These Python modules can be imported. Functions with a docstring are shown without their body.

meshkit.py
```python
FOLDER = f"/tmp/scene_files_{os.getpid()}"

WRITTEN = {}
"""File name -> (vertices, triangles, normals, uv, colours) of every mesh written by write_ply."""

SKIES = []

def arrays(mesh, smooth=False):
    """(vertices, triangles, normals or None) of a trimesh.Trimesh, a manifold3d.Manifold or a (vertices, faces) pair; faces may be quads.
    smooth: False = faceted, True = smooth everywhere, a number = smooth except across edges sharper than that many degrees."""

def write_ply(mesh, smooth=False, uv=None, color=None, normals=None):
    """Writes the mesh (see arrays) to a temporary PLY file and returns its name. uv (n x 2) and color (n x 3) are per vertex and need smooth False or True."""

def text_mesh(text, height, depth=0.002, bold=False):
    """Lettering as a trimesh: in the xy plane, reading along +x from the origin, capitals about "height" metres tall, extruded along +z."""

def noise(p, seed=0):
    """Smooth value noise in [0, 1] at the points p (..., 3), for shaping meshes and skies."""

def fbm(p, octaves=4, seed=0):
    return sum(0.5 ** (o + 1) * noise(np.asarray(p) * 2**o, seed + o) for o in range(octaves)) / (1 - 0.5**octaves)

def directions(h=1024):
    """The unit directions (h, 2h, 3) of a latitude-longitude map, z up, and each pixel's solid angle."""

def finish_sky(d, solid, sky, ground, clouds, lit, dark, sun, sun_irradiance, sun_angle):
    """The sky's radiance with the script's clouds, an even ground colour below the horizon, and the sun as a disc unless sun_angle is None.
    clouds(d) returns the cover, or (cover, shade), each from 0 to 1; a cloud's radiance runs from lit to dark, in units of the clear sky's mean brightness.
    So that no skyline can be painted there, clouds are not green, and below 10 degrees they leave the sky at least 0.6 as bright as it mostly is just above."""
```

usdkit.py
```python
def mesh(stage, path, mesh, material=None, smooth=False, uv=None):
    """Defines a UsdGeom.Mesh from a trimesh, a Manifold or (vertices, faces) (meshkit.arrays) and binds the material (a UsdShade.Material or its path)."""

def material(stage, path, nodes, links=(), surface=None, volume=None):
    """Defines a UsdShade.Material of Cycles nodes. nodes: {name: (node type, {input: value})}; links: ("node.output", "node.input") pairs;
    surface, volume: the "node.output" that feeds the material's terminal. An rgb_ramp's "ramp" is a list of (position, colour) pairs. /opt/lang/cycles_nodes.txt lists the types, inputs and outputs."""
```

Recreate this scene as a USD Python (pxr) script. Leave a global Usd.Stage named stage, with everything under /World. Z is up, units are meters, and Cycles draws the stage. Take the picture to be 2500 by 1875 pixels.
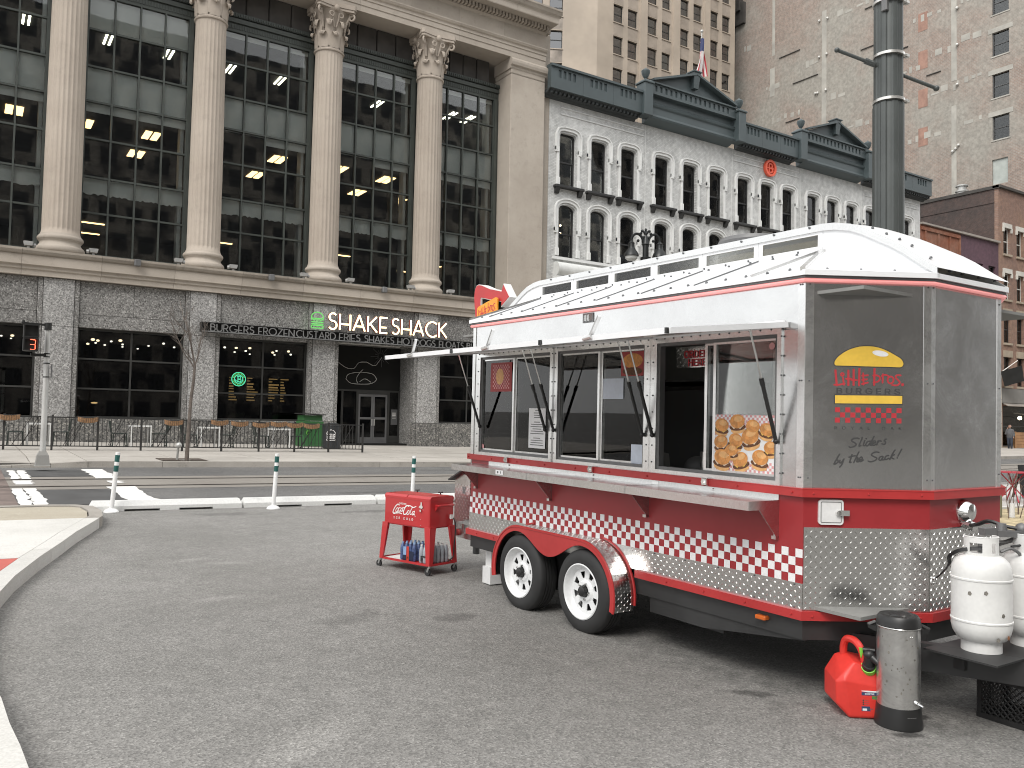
import math, random
import numpy as np, trimesh
import usdkit, meshkit
from shapely import affinity
from shapely.geometry import Polygon, LineString, Point, box as sbox, MultiPolygon
from shapely.ops import unary_union
from pxr import Usd, UsdGeom, UsdLux, UsdShade, Gf, Sdf

EXPO, SUN_I, SKY_S, CLOUD_D, CLOUD_L = 0.8, 0.35, 0.1, (7.6, 7.7, 7.8), (11.5, 11.4, 11.3)   # exposure, light and cloud levels
stage = Usd.Stage.CreateInMemory()
UsdGeom.SetStageUpAxis(stage, 'Z'); UsdGeom.SetStageMetersPerUnit(stage, 1.0)
W = UsdGeom.Xform.Define(stage, '/World'); UsdGeom.Scope.Define(stage, '/World/Looks')
stage.SetDefaultPrim(W.GetPrim())
rnd = random.Random(7)
# ------------------------------------------------------------------ camera, sky, sun, exposure
PITCH, ROLL, YAW = math.radians(2.394), math.radians(1.1045), math.radians(56.79)
def campose():
    f0 = np.array([math.cos(YAW), math.sin(YAW), 0]); r0 = np.array([math.sin(YAW), -math.cos(YAW), 0]); z = np.array([0, 0, 1.0])
    fw = math.cos(PITCH)*f0 + math.sin(PITCH)*z; u0 = -math.sin(PITCH)*f0 + math.cos(PITCH)*z
    return math.cos(ROLL)*r0 + math.sin(ROLL)*u0, -math.sin(ROLL)*r0 + math.cos(ROLL)*u0, fw
cam = UsdGeom.Camera.Define(stage, '/World/camera')
_r, _u, _f = campose()
cam.AddTransformOp().Set(Gf.Matrix4d(*_r, 0, *_u, 0, *(-_f), 0, 0, 0, 1.62, 1))
cam.CreateHorizontalApertureAttr(36.0); cam.CreateVerticalApertureAttr(27.0)
cam.CreateFocalLengthAttr(36.0*2044/2500); cam.CreateClippingRangeAttr(Gf.Vec2f(0.05, 1000))
cam.CreateExposureAttr(EXPO)
SUN_DIR = np.array([-0.62, -0.42, 0.80]); SUN_DIR = SUN_DIR/np.linalg.norm(SUN_DIR)
sun = UsdLux.DistantLight.Define(stage, '/World/sun')
sun.CreateNormalizeAttr(True); sun.CreateIntensityAttr(SUN_I); sun.CreateAngleAttr(28.0); sun.CreateColorAttr(Gf.Vec3f(1.0, 0.965, 0.92))
_z = SUN_DIR; _x = np.cross([0, 0, 1.0], _z); _x /= np.linalg.norm(_x); _y = np.cross(_z, _x)
sun.AddTransformOp().Set(Gf.Matrix4d(*_x, 0, *_y, 0, *_z, 0, 0, 0, 60, 1))
dome = UsdLux.DomeLight.Define(stage, '/World/sky'); dome.CreateIntensityAttr(1.0)
dm = usdkit.material(stage, '/World/Looks/sky_look', {
    'sky': ('sky_texture', {'sky_type': 'single_scattering', 'sun_disc': False, 'sun_elevation': float(math.asin(SUN_DIR[2])), 'sun_rotation': float(math.atan2(SUN_DIR[0], SUN_DIR[1]))}),
    'tc': ('texture_coordinate', {}),
    'n': ('noise_texture', {'scale': 2.2, 'detail': 5.0, 'roughness': 0.55}),
    'cl': ('rgb_ramp', {'ramp': [(0.3, CLOUD_D), (0.7, CLOUD_L)]}),
    'mx': ('mix', {'mix_type': 'mix', 'fac': 0.9}),
    'bg': ('background_shader', {'strength': SKY_S})},
    [('tc.generated', 'n.vector'), ('n.fac', 'cl.fac'), ('sky.color', 'mx.color1'), ('cl.color', 'mx.color2'), ('mx.color', 'bg.color')], surface='bg.background')
UsdShade.MaterialBindingAPI.Apply(dome.GetPrim()).Bind(dm)
dome.GetPrim().SetCustomDataByKey('kind', 'structure')
# ------------------------------------------------------------------ helpers
def nrm(v): v = np.asarray(v, float); return v/np.linalg.norm(v)
class MB:
    """Collects shapes into one mesh."""
    def __init__(s, T=None): s.V, s.F, s.n, s.T = [], [], 0, T
    def add(s, v, f):
        v = np.asarray(v, float).reshape(-1, 3); f = np.asarray(f, int)
        if f.shape[1] == 4: f = np.vstack([f[:, [0, 1, 2]], f[:, [0, 2, 3]]])
        if s.T is not None: v = v @ s.T[:3, :3].T + s.T[:3, 3]
        s.V.append(v); s.F.append(f + s.n); s.n += len(v); return s
    def tm(s, m): return s.add(m.vertices, m.faces)
    def hexa(s, p):  # 8 points: bottom ring 0-3 ccw, top ring 4-7
        return s.add(p, [[3, 2, 1, 0], [4, 5, 6, 7], [0, 1, 5, 4], [1, 2, 6, 5], [2, 3, 7, 6], [3, 0, 4, 7]])
    def box(s, x0, x1, y0, y1, z0, z1):
        return s.hexa([(x0, y0, z0), (x1, y0, z0), (x1, y1, z0), (x0, y1, z0), (x0, y0, z1), (x1, y0, z1), (x1, y1, z1), (x0, y1, z1)])
    def cbox(s, x0, x1, y0, y1, z0, z1, c=0.01):
        p = []
        for x, sx in ((x0, 1), (x1, -1)):
            for y, sy in ((y0, 1), (y1, -1)):
                for z, sz in ((z0, 1), (z1, -1)):
                    p += [(x+sx*c, y+sy*c, z), (x+sx*c, y, z+sz*c), (x, y+sy*c, z+sz*c)]
        return s.tm(trimesh.Trimesh(p).convex_hull)
    def hull(s, p): return s.tm(trimesh.Trimesh(np.asarray(p, float)).convex_hull)
    def bar(s, p, q, w, h=None, up=(0, 0, 1)):
        p, q = np.asarray(p, float), np.asarray(q, float); h = w if h is None else h
        d = nrm(q-p); up = np.asarray(up, float)
        if abs(d @ up) > .98: up = np.array([1.0, 0, 0]) if abs(d[0]) < .9 else np.array([0, 1.0, 0])
        a = nrm(np.cross(d, up))*w/2; b = nrm(np.cross(a, d))*h/2
        return s.hexa([p-a-b, p+a-b, q+a-b, q-a-b, p-a+b, p+a+b, q+a+b, q-a+b])
    def cyl(s, p, q, r0, r1=None, n=12, caps=True):
        p, q = np.asarray(p, float), np.asarray(q, float); r1 = r0 if r1 is None else r1
        d = nrm(q-p); a = nrm(np.cross(d, [0, 0, 1] if abs(d[2]) < .9 else [1, 0, 0])); b = np.cross(d, a)
        t = np.arange(n)*2*np.pi/n; c = np.outer(np.cos(t), a)+np.outer(np.sin(t), b)
        v = np.vstack([p+c*r0, q+c*r1]); i = np.arange(n); j = (i+1) % n
        f = np.stack([i, j, j+n, i+n], 1).tolist()
        f = [[a_, b_, c_] for a_, b_, c_, d_ in f]+[[a_, c_, d_] for a_, b_, c_, d_ in f]
        if caps:
            v = np.vstack([v, p, q]); f += [[2*n, y, x] for x, y in zip(i, j)]+[[2*n+1, x+n, y+n] for x, y in zip(i, j)]
        return s.add(v, f)
    def tube(s, pts, r, n=6, caps=True, closed=False):
        p = np.asarray(pts, float); m = len(p); r = np.broadcast_to(np.asarray(r, float), (m,))
        t = np.roll(p, -1, 0)-np.roll(p, 1, 0) if closed else np.gradient(p, axis=0)
        t = t/(np.linalg.norm(t, axis=1, keepdims=True)+1e-12)
        a = np.zeros((m, 3)); a[0] = nrm(np.cross(t[0], [0, 0, 1] if abs(t[0][2]) < .9 else [1, 0, 0]))
        for k in range(1, m):
            w = a[k-1]-t[k]*(a[k-1] @ t[k]); a[k] = w/(np.linalg.norm(w)+1e-12)
        b = np.cross(t, a); an = np.arange(n)*2*np.pi/n
        v = (p[:, None]+r[:, None, None]*(np.cos(an)[None, :, None]*a[:, None]+np.sin(an)[None, :, None]*b[:, None])).reshape(-1, 3)
        f = []
        for k in range(m if closed else m-1):
            k2 = (k+1) % m
            for i in range(n):
                j = (i+1) % n; f.append([k*n+i, k*n+j, k2*n+j, k2*n+i])
        s.add(v, f)
        if caps and not closed:
            i = np.arange(1, n-1)
            s.add(v[:n], [[0, x+1, x] for x in i]); s.add(v[-n:], [[0, x, x+1] for x in i])
        return s
    def lathe(s, prof, c=(0, 0, 0), n=24, ax=None, a0=0, a1=2*np.pi, mod=None):
        """prof: (r, z) from the bottom up; ax: (x, y, z axes)"""
        prof = np.asarray(prof, float); full = abs(a1-a0) > 6.28; k = n if full else n+1
        th = a0+np.arange(k)*(a1-a0)/n
        R = prof[:, 0][:, None]*(np.ones(k)[None] if mod is None else mod(th, prof[:, 1]))
        v = np.stack([R*np.cos(th), R*np.sin(th), np.broadcast_to(prof[:, 1][:, None], R.shape)], -1).reshape(-1, 3)
        if ax is not None: v = v @ np.array(ax, float)
        f = []
        for a in range(len(prof)-1):
            for i in range(n):
                j = (i+1) % k; f.append([a*k+i, a*k+j, (a+1)*k+j, (a+1)*k+i])
        return s.add(v+np.asarray(c, float), f)
    def ext(s, poly, o, u, v, d):
        """shapely polygon extruded by d along u x v from the frame (o, u, v)"""
        o, u, v = (np.asarray(x, float) for x in (o, u, v)); w = np.cross(u, v)
        for g in getattr(poly, 'geoms', [poly]):
            if g.is_empty or g.area < 1e-9 or g.geom_type != 'Polygon': continue
            m = trimesh.creation.extrude_polygon(g, abs(d), engine='earcut')
            q = m.vertices; z = q[:, 2] if d > 0 else q[:, 2]+d
            f = m.faces
            s.add(o+np.outer(q[:, 0], u)+np.outer(q[:, 1], v)+np.outer(z, w), f)
        return s
    def ball(s, c, r, n=2, sc=(1, 1, 1)):
        m = trimesh.creation.icosphere(subdivisions=n, radius=1.0)
        return s.add(m.vertices*np.asarray(sc)*r+np.asarray(c), m.faces)
    def mesh(s): return np.vstack(s.V), np.vstack(s.F)
_names = {}
def uniq(parent, name):
    k = (parent, name); i = _names.get(k, 0); _names[k] = i+1
    return f'{parent}/{name}' + (f'_{i:03d}' if i else '')
def pth(p): return '/World' if p is None else str((p.GetPrim() if hasattr(p, 'GetPrim') else p).GetPath())
def obj(name, mb, m, parent=None, smooth=32, label=None, kind=None):
    v, f = mb.mesh() if isinstance(mb, MB) else mb
    g = usdkit.mesh(stage, uniq(pth(parent), name), (v, f), MATS[m] if isinstance(m, str) else m, smooth=smooth)
    if label: g.GetPrim().SetCustomDataByKey('label', label)
    if kind: g.GetPrim().SetCustomDataByKey('kind', kind)
    return g.GetPrim()
def tag(p, label=None, cat=None, group=None, kind=None):
    for k, v in (('label', label), ('category', cat), ('group', group), ('kind', kind)):
        if v: p.SetCustomDataByKey(k, v)
    return p
def mat4(loc=(0, 0, 0), rz=0.0, axes=None):
    M = np.eye(4); M[:3, 3] = loc
    M[:3, :3] = np.array(axes, float).T if axes is not None else [[math.cos(rz), -math.sin(rz), 0], [math.sin(rz), math.cos(rz), 0], [0, 0, 1]]
    return M
def thing(name, label, cat, M=None, group=None, kind=None):
    x = UsdGeom.Xform.Define(stage, uniq('/World', name))
    if M is not None: x.AddTransformOp().Set(Gf.Matrix4d(*[float(a) for a in np.asarray(M).T.ravel()]))
    return tag(x.GetPrim(), label, cat, group, kind)
def dup(src, name, label, M, group=None):
    d = src.GetCustomData(); r = thing(name, label, d['category'], M, group or d.get('group'))
    r.GetReferences().AddInternalReference(src.GetPath()); r.SetInstanceable(True); return r
def g(x, y): return -0.0135*min(x, 20.0) + 0.012*y   # the ground: falls along the street, rises across it
def sheet(mb, poly, dz, nx=1):
    """polygon (x, y) laid on the ground"""
    for p in getattr(poly, 'geoms', [poly]):
        for part in (p.intersection(sbox(-500, -500, 20, 500)), p.intersection(sbox(20, -500, 500, 500))):
            for q in getattr(part, 'geoms', [part]):
                if q.geom_type != 'Polygon' or q.area < 1e-7: continue
                v, f = trimesh.creation.triangulate_polygon(q, engine='earcut')
                mb.add([(a, b, g(a, b)+dz) for a, b in v], f)
    return mb
# ------------------------------------------------------------------ materials
MATS = {}
def sc(c, k): return tuple(float(min(1, x*k)) for x in c)
def pm(name, col, rough=.5, metal=0.0, var=.12, vs=1.5, bump=0.0, bs=60, col2=None, lo=.35, hi=.65, spec=.5, coat=0.0, emit=0.0, ecol=None, fine=.08, fs=45, ds=.004):
    c2 = col2 or sc(col, 1+var); c1 = sc(col, 1-var) if col2 is None else col
    N = {'g': ('geometry', {}), 'n': ('noise_texture', {'scale': float(vs), 'detail': 5.0, 'roughness': .6}), 'r': ('rgb_ramp', {'ramp': [(lo, c1), (hi, c2)]}),
         'n2': ('noise_texture', {'scale': float(fs), 'detail': 3.0}), 'r2': ('rgb_ramp', {'ramp': [(.3, (1-fine,)*3), (.7, (1.0,)*3)]}), 'm': ('mix', {'mix_type': 'multiply', 'fac': 1.0}),
         'rr': ('map_range', {'from_min': .3, 'from_max': .7, 'to_min': max(.03, rough-.06), 'to_max': rough+.06}),
         'p': ('principled_bsdf', {'metallic': float(metal), 'specular_ior_level': float(spec), 'coat_weight': float(coat), 'emission_strength': float(emit), 'emission_color': ecol or col})}
    L = [('g.position', 'n.vector'), ('g.position', 'n2.vector'), ('n.fac', 'r.fac'), ('n2.fac', 'r2.fac'), ('r.color', 'm.color1'), ('r2.color', 'm.color2'), ('m.color', 'p.base_color'), ('n.fac', 'rr.value'), ('rr.result', 'p.roughness')]
    if bump:
        N['nb'] = ('noise_texture', {'scale': float(bs), 'detail': 4.0}); N['b'] = ('bump', {'strength': float(bump), 'distance': float(ds)})
        L += [('g.position', 'nb.vector'), ('nb.fac', 'b.height'), ('b.normal', 'p.normal')]
    MATS[name] = usdkit.material(stage, '/World/Looks/'+name, N, L, surface='p.BSDF')
def em(name, col, s):
    MATS[name] = usdkit.material(stage, '/World/Looks/'+name, {'e': ('emission', {'color': col, 'strength': float(s)})}, [], surface='e.emission')
def glass(name, tint, rough=.02, ior=1.5, gl=(1, 1, 1), wob=0.0):
    N = {'t': ('transparent_bsdf', {'color': tint}), 'g': ('glossy_bsdf', {'color': gl, 'roughness': float(rough)}), 'f': ('fresnel', {'IOR': float(ior)}), 'm': ('mix_closure', {})}
    L = [('f.fac', 'm.fac'), ('t.BSDF', 'm.closure1'), ('g.BSDF', 'm.closure2')]
    if wob:
        N.update({'q': ('geometry', {}), 'nb': ('noise_texture', {'scale': .9, 'detail': 1.0}), 'b': ('bump', {'strength': float(wob), 'distance': .03})})
        L += [('q.position', 'nb.vector'), ('nb.fac', 'b.height'), ('b.normal', 'g.normal')]
    MATS[name] = usdkit.material(stage, '/World/Looks/'+name, N, L, surface='m.closure')
def brick(name, a, b, mortar, plane, rough=.8, bw=.21, rh=.072, patch=None, pscale=.25, bump=.6, mort=.012, plo=.45, phi=.62):
    """running bond; plane 'y': wall along x, 'x': wall along y"""
    N = {'g': ('geometry', {}), 's': ('separate_xyz', {}), 'c': ('combine_xyz', {}), 'k': ('brick_texture', {'color1': a, 'color2': b, 'mortar': mortar, 'scale': 1.0, 'mortar_size': mort, 'mortar_smooth': .3, 'bias': 0.0, 'brick_width': bw, 'row_height': rh}),
         'n': ('noise_texture', {'scale': float(pscale), 'detail': 6.0, 'roughness': .65}), 'r': ('rgb_ramp', {'ramp': [(plo, (0, 0, 0)), (phi, (1, 1, 1))]}), 'm': ('mix', {'mix_type': 'mix'}),
         'n3': ('noise_texture', {'scale': 3.5, 'detail': 5.0}), 'r3': ('rgb_ramp', {'ramp': [(.3, (.72, .72, .72)), (.7, (1.06, 1.06, 1.06))]}), 'm3': ('mix', {'mix_type': 'multiply', 'fac': 1.0}),
         'b': ('bump', {'strength': float(bump), 'distance': .008, 'invert': True}), 'p': ('principled_bsdf', {'roughness': float(rough)})}
    L = [('g.position', 's.vector'), ('s.x' if plane == 'y' else 's.y', 'c.x'), ('s.z', 'c.y'), ('c.vector', 'k.vector'), ('g.position', 'n.vector'), ('g.position', 'n3.vector'), ('n.fac', 'r.fac'), ('k.color', 'm.color1'),
         ('n3.fac', 'r3.fac'), ('m.color', 'm3.color1'), ('r3.color', 'm3.color2'), ('m3.color', 'p.base_color'), ('k.fac', 'b.height'), ('b.normal', 'p.normal'), ('r.color', 'm.fac')]
    N['m'][1]['color2'] = patch or a
    MATS[name] = usdkit.material(stage, '/World/Looks/'+name, N, L, surface='p.BSDF')
def granite(name, base, dark, light, scale=55, rough=.45):
    N = {'g': ('geometry', {}), 'v': ('voronoi_texture', {'scale': float(scale), 'feature': 'f1'}), 'w': ('white_noise_texture', {}), 'r': ('rgb_ramp', {'ramp': [(0, dark), (.3, sc(base, .8)), (.6, base), (.85, sc(base, 1.3)), (1, light)]}),
         'v2': ('voronoi_texture', {'scale': scale*2.3}), 'r2': ('rgb_ramp', {'ramp': [(.1, (.75, .75, .75)), (.6, (1.1, 1.1, 1.1))]}), 'm': ('mix', {'mix_type': 'multiply', 'fac': 1.0}),
         'n': ('noise_texture', {'scale': .5, 'detail': 4.0}), 'r3': ('rgb_ramp', {'ramp': [(.3, (.82, .82, .82)), (.7, (1.08, 1.08, 1.08))]}), 'm3': ('mix', {'mix_type': 'multiply', 'fac': 1.0}),
         'p': ('principled_bsdf', {'roughness': float(rough)})}
    L = [('g.position', 'v.vector'), ('g.position', 'v2.vector'), ('g.position', 'n.vector'), ('v.position', 'w.vector'), ('w.value', 'r.fac'), ('v2.distance', 'r2.fac'), ('r.color', 'm.color1'), ('r2.color', 'm.color2'), ('n.fac', 'r3.fac'), ('m.color', 'm3.color1'), ('r3.color', 'm3.color2'), ('m3.color', 'p.base_color')]
    MATS[name] = usdkit.material(stage, '/World/Looks/'+name, N, L, surface='p.BSDF')
def asphalt(name, a, b, stains=(), warm=(1, 1, 1), spk=1.0, rough=.85):
    N = {'g': ('geometry', {}), 'n': ('noise_texture', {'scale': .35, 'detail': 6.0, 'roughness': .62}), 'r': ('rgb_ramp', {'ramp': [(.32, a), (.68, b)]}),
         'v': ('voronoi_texture', {'scale': 95.0}), 'w': ('white_noise_texture', {}), 'rw': ('rgb_ramp', {'ramp': [(0, (.62,)*3), (.5, (.95,)*3), (.9, (1.12,)*3), (1, (2.0*spk,)*3)]}), 'm': ('mix', {'mix_type': 'multiply', 'fac': 1.0}),
         'n2': ('noise_texture', {'scale': 6.0, 'detail': 6.0, 'roughness': .7}), 'r2': ('rgb_ramp', {'ramp': [(.3, (.86,)*3), (.7, (1.1,)*3)]}), 'm2': ('mix', {'mix_type': 'multiply', 'fac': 1.0}),
         'n4': ('noise_texture', {'scale': 1.1, 'detail': 7.0, 'roughness': .75, 'distortion': .6}), 'r4': ('rgb_ramp', {'ramp': [(.6, (1, 1, 1)), (.75, (.78, .77, .76))]}), 'm4': ('mix', {'mix_type': 'multiply', 'fac': 1.0}),
         'b': ('bump', {'strength': .5, 'distance': .006}), 'p': ('principled_bsdf', {'roughness': rough, 'specular_ior_level': .35})}
    L = [('g.position', x+'.vector') for x in ('n', 'v', 'n2', 'n4')] + [('n.fac', 'r.fac'), ('v.position', 'w.vector'), ('w.value', 'rw.fac'), ('r.color', 'm.color1'), ('rw.color', 'm.color2'), ('n2.fac', 'r2.fac'), ('m.color', 'm2.color1'), ('r2.color', 'm2.color2'),
         ('n4.fac', 'r4.fac'), ('m2.color', 'm4.color1'), ('r4.color', 'm4.color2'), ('v.distance', 'b.height'), ('b.normal', 'p.normal')]
    last = 'm4.color'
    for i, (x, y, rx, ry, rz, dk) in enumerate(stains):     # oil and water marks on the ground, each with a place and ragged outline of its own
        N[f'mp{i}'] = ('mapping', {'mapping_type': 'texture', 'location': (x, y, 0.0), 'rotation': (0.0, 0.0, rz), 'scale': (rx, ry, 100.0)}); N[f'vl{i}'] = ('vector_math', {'math_type': 'length'})
        N[f'ad{i}'] = ('math', {'math_type': 'multiply_add', 'value2': 1.5}); N[f'sr{i}'] = ('rgb_ramp', {'ramp': [(.45, (dk,)*3), (.9, (1, 1, 1))]}); N[f'sm{i}'] = ('mix', {'mix_type': 'multiply', 'fac': 1.0}); N[f'sub{i}'] = ('math', {'math_type': 'subtract', 'value2': .75})
        L += [('g.position', f'mp{i}.vector'), (f'mp{i}.vector', f'vl{i}.vector1'), ('n2.fac', f'ad{i}.value1'), (f'vl{i}.value', f'ad{i}.value3'), (f'ad{i}.value', f'sub{i}.value1'), (f'sub{i}.value', f'sr{i}.fac'), (last, f'sm{i}.color1'), (f'sr{i}.color', f'sm{i}.color2')]
        last = f'sm{i}.color'
    L.append((last, 'p.base_color'))
    MATS[name] = usdkit.material(stage, '/World/Looks/'+name, N, L, surface='p.BSDF')
def conc(name, a, b, rough=.85, vs=.8, bump=.25, dirt=.75):
    N = {'g': ('geometry', {}), 'oi': ('object_info', {}), 'n': ('noise_texture', {'scale': float(vs), 'detail': 7.0, 'roughness': .7}), 'r': ('rgb_ramp', {'ramp': [(.3, a), (.7, b)]}),
         'n2': ('noise_texture', {'scale': 70.0, 'detail': 3.0}), 'r2': ('rgb_ramp', {'ramp': [(.3, (.86,)*3), (.7, (1.08,)*3)]}), 'm': ('mix', {'mix_type': 'multiply', 'fac': 1.0}),
         'n3': ('noise_texture', {'scale': 2.7, 'detail': 7.0, 'roughness': .75}), 'r3': ('rgb_ramp', {'ramp': [(.55, (1, 1, 1)), (.75, (dirt,)*3)]}), 'm3': ('mix', {'mix_type': 'multiply', 'fac': 1.0}),
         'ro': ('rgb_ramp', {'ramp': [(0, (.9,)*3), (1, (1.06,)*3)]}), 'm5': ('mix', {'mix_type': 'multiply', 'fac': 1.0}),
         'b': ('bump', {'strength': float(bump), 'distance': .004}), 'p': ('principled_bsdf', {'roughness': float(rough), 'specular_ior_level': .35})}
    L = [('g.position', x+'.vector') for x in ('n', 'n2', 'n3')] + [('n.fac', 'r.fac'), ('n2.fac', 'r2.fac'), ('r.color', 'm.color1'), ('r2.color', 'm.color2'), ('n3.fac', 'r3.fac'), ('m.color', 'm3.color1'), ('r3.color', 'm3.color2'),
         ('oi.random', 'ro.fac'), ('m3.color', 'm5.color1'), ('ro.color', 'm5.color2'), ('m5.color', 'p.base_color'), ('n2.fac', 'b.height'), ('b.normal', 'p.normal')]
    MATS[name] = usdkit.material(stage, '/World/Looks/'+name, N, L, surface='p.BSDF')
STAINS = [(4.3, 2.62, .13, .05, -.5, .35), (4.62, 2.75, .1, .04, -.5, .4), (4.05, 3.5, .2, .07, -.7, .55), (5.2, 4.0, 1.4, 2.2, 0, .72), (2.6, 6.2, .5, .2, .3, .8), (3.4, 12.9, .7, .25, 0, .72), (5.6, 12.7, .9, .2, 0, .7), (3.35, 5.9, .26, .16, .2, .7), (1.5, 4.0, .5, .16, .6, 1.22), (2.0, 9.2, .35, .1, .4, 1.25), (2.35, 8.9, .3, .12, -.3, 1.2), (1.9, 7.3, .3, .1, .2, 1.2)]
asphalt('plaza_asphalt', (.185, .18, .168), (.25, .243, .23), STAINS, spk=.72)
asphalt('road_asphalt', (.11, .108, .105), (.165, .162, .156), [(2, 20.5, 1.2, .7, 0, .55), (2.0, 16.3, 1.0, 1.0, 0, .6), (7, 15.6, 1.6, .25, 0, .7), (12, 21.4, 2.5, .4, 0, .75)], spk=.9)
conc('concrete_walk', (.36, .335, .30), (.47, .445, .405))
conc('concrete_kerb', (.27, .25, .22), (.38, .355, .32), dirt=.6)
conc('concrete_pale', (.46, .45, .42), (.58, .57, .54), dirt=.85)
conc('concrete_tan', (.36, .32, .25), (.46, .42, .34), dirt=.85)
conc('concrete_track', (.225, .205, .182), (.29, .27, .24), dirt=.7)
conc('limestone', (.36, .315, .265), (.47, .42, .36), rough=.8, vs=.35, dirt=.8)
conc('limestone_dark', (.24, .21, .175), (.35, .31, .26), rough=.8, vs=.6, dirt=.55)
conc('limestone_column', (.35, .30, .25), (.45, .395, .335), rough=.8, vs=.3, dirt=.85)
granite('granite', (.21, .205, .195), (.07, .065, .06), (.42, .41, .39), 26)
granite('granite_pale', (.30, .295, .285), (.14, .135, .13), (.5, .49, .47), 26)
granite('granite_rough', (.15, .145, .135), (.04, .04, .038), (.36, .34, .30), 22, .7)
pm('red_tactile', (.42, .10, .08), .8, var=.1)
pm('white_marking', (.72, .71, .68), .8, col2=(.52, .51, .48), vs=2.5, lo=.62, hi=.75, fine=.15)
pm('rail_steel', (.13, .11, .095), .45, .6)
pm('groove_dark', (.035, .03, .026), .9)
pm('dark_paver', (.16, .125, .11), .85, var=.25, vs=3)
pm('patch_asphalt', (.075, .075, .074), .7, var=.2, vs=1)
pm('bronze_frame', (.045, .045, .042), .45, .3, var=.15)
pm('window_green', (.055, .063, .056), .5, .2, var=.15, bump=.3, bs=25)
pm('iron_black', (.02, .02, .019), .5, .3)
pm('iron_fence', (.032, .031, .03), .55, .2)
pm('dark_room', (.02, .02, .019), .9, spec=.1)
pm('office_wall', (.055, .054, .05), .9, var=.4, vs=.6, spec=.1)
pm('office_ceiling', (.11, .11, .10), .9, spec=.1)
pm('panel_white', (.80, .81, .80), .6, col2=(.62, .635, .63), vs=.8, lo=.45, hi=.8)
pm('blind_white', (.72, .72, .69), .7, var=.06)
pm('dark_stone', (.06, .055, .05), .8, var=.3, vs=1.2)
pm('lamp_casing', (.35, .35, .34), .5)
pm('grey_metal', (.16, .16, .16), .5, .4)
glass('pane_dark', (.86, .88, .87), .015, 1.5, wob=.05)
glass('pane_shop', (.40, .41, .40), .015, 1.45)
glass('pane_clear', (.80, .82, .81), .01, 1.45)
em('light_warm', (1.0, .66, .30), 2.2)
em('light_cool', (1.0, .97, .78), 3.2)
em('bulb_warm', (1.0, .80, .52), 6.0)
em('bulb_white', (1.0, .93, .8), 5.0)
em('sign_glow', (1.0, .86, .52), 1.7)
em('neon_green', (.16, .62, .14), .75)
em('neon_teal', (.10, .75, .42), .8)
em('led_red', (1.0, .10, .05), 2.4)
em('menu_glow', (1.0, .60, .22), .7)
pm('letter_grey', (.22, .22, .215), .45, .3)
pm('line_silver', (.62, .61, .58), .4, .2)
pm('line_grey', (.10, .10, .10), .5, .2)
pm('sign_rust', (.20, .05, .03), .6)
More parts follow.
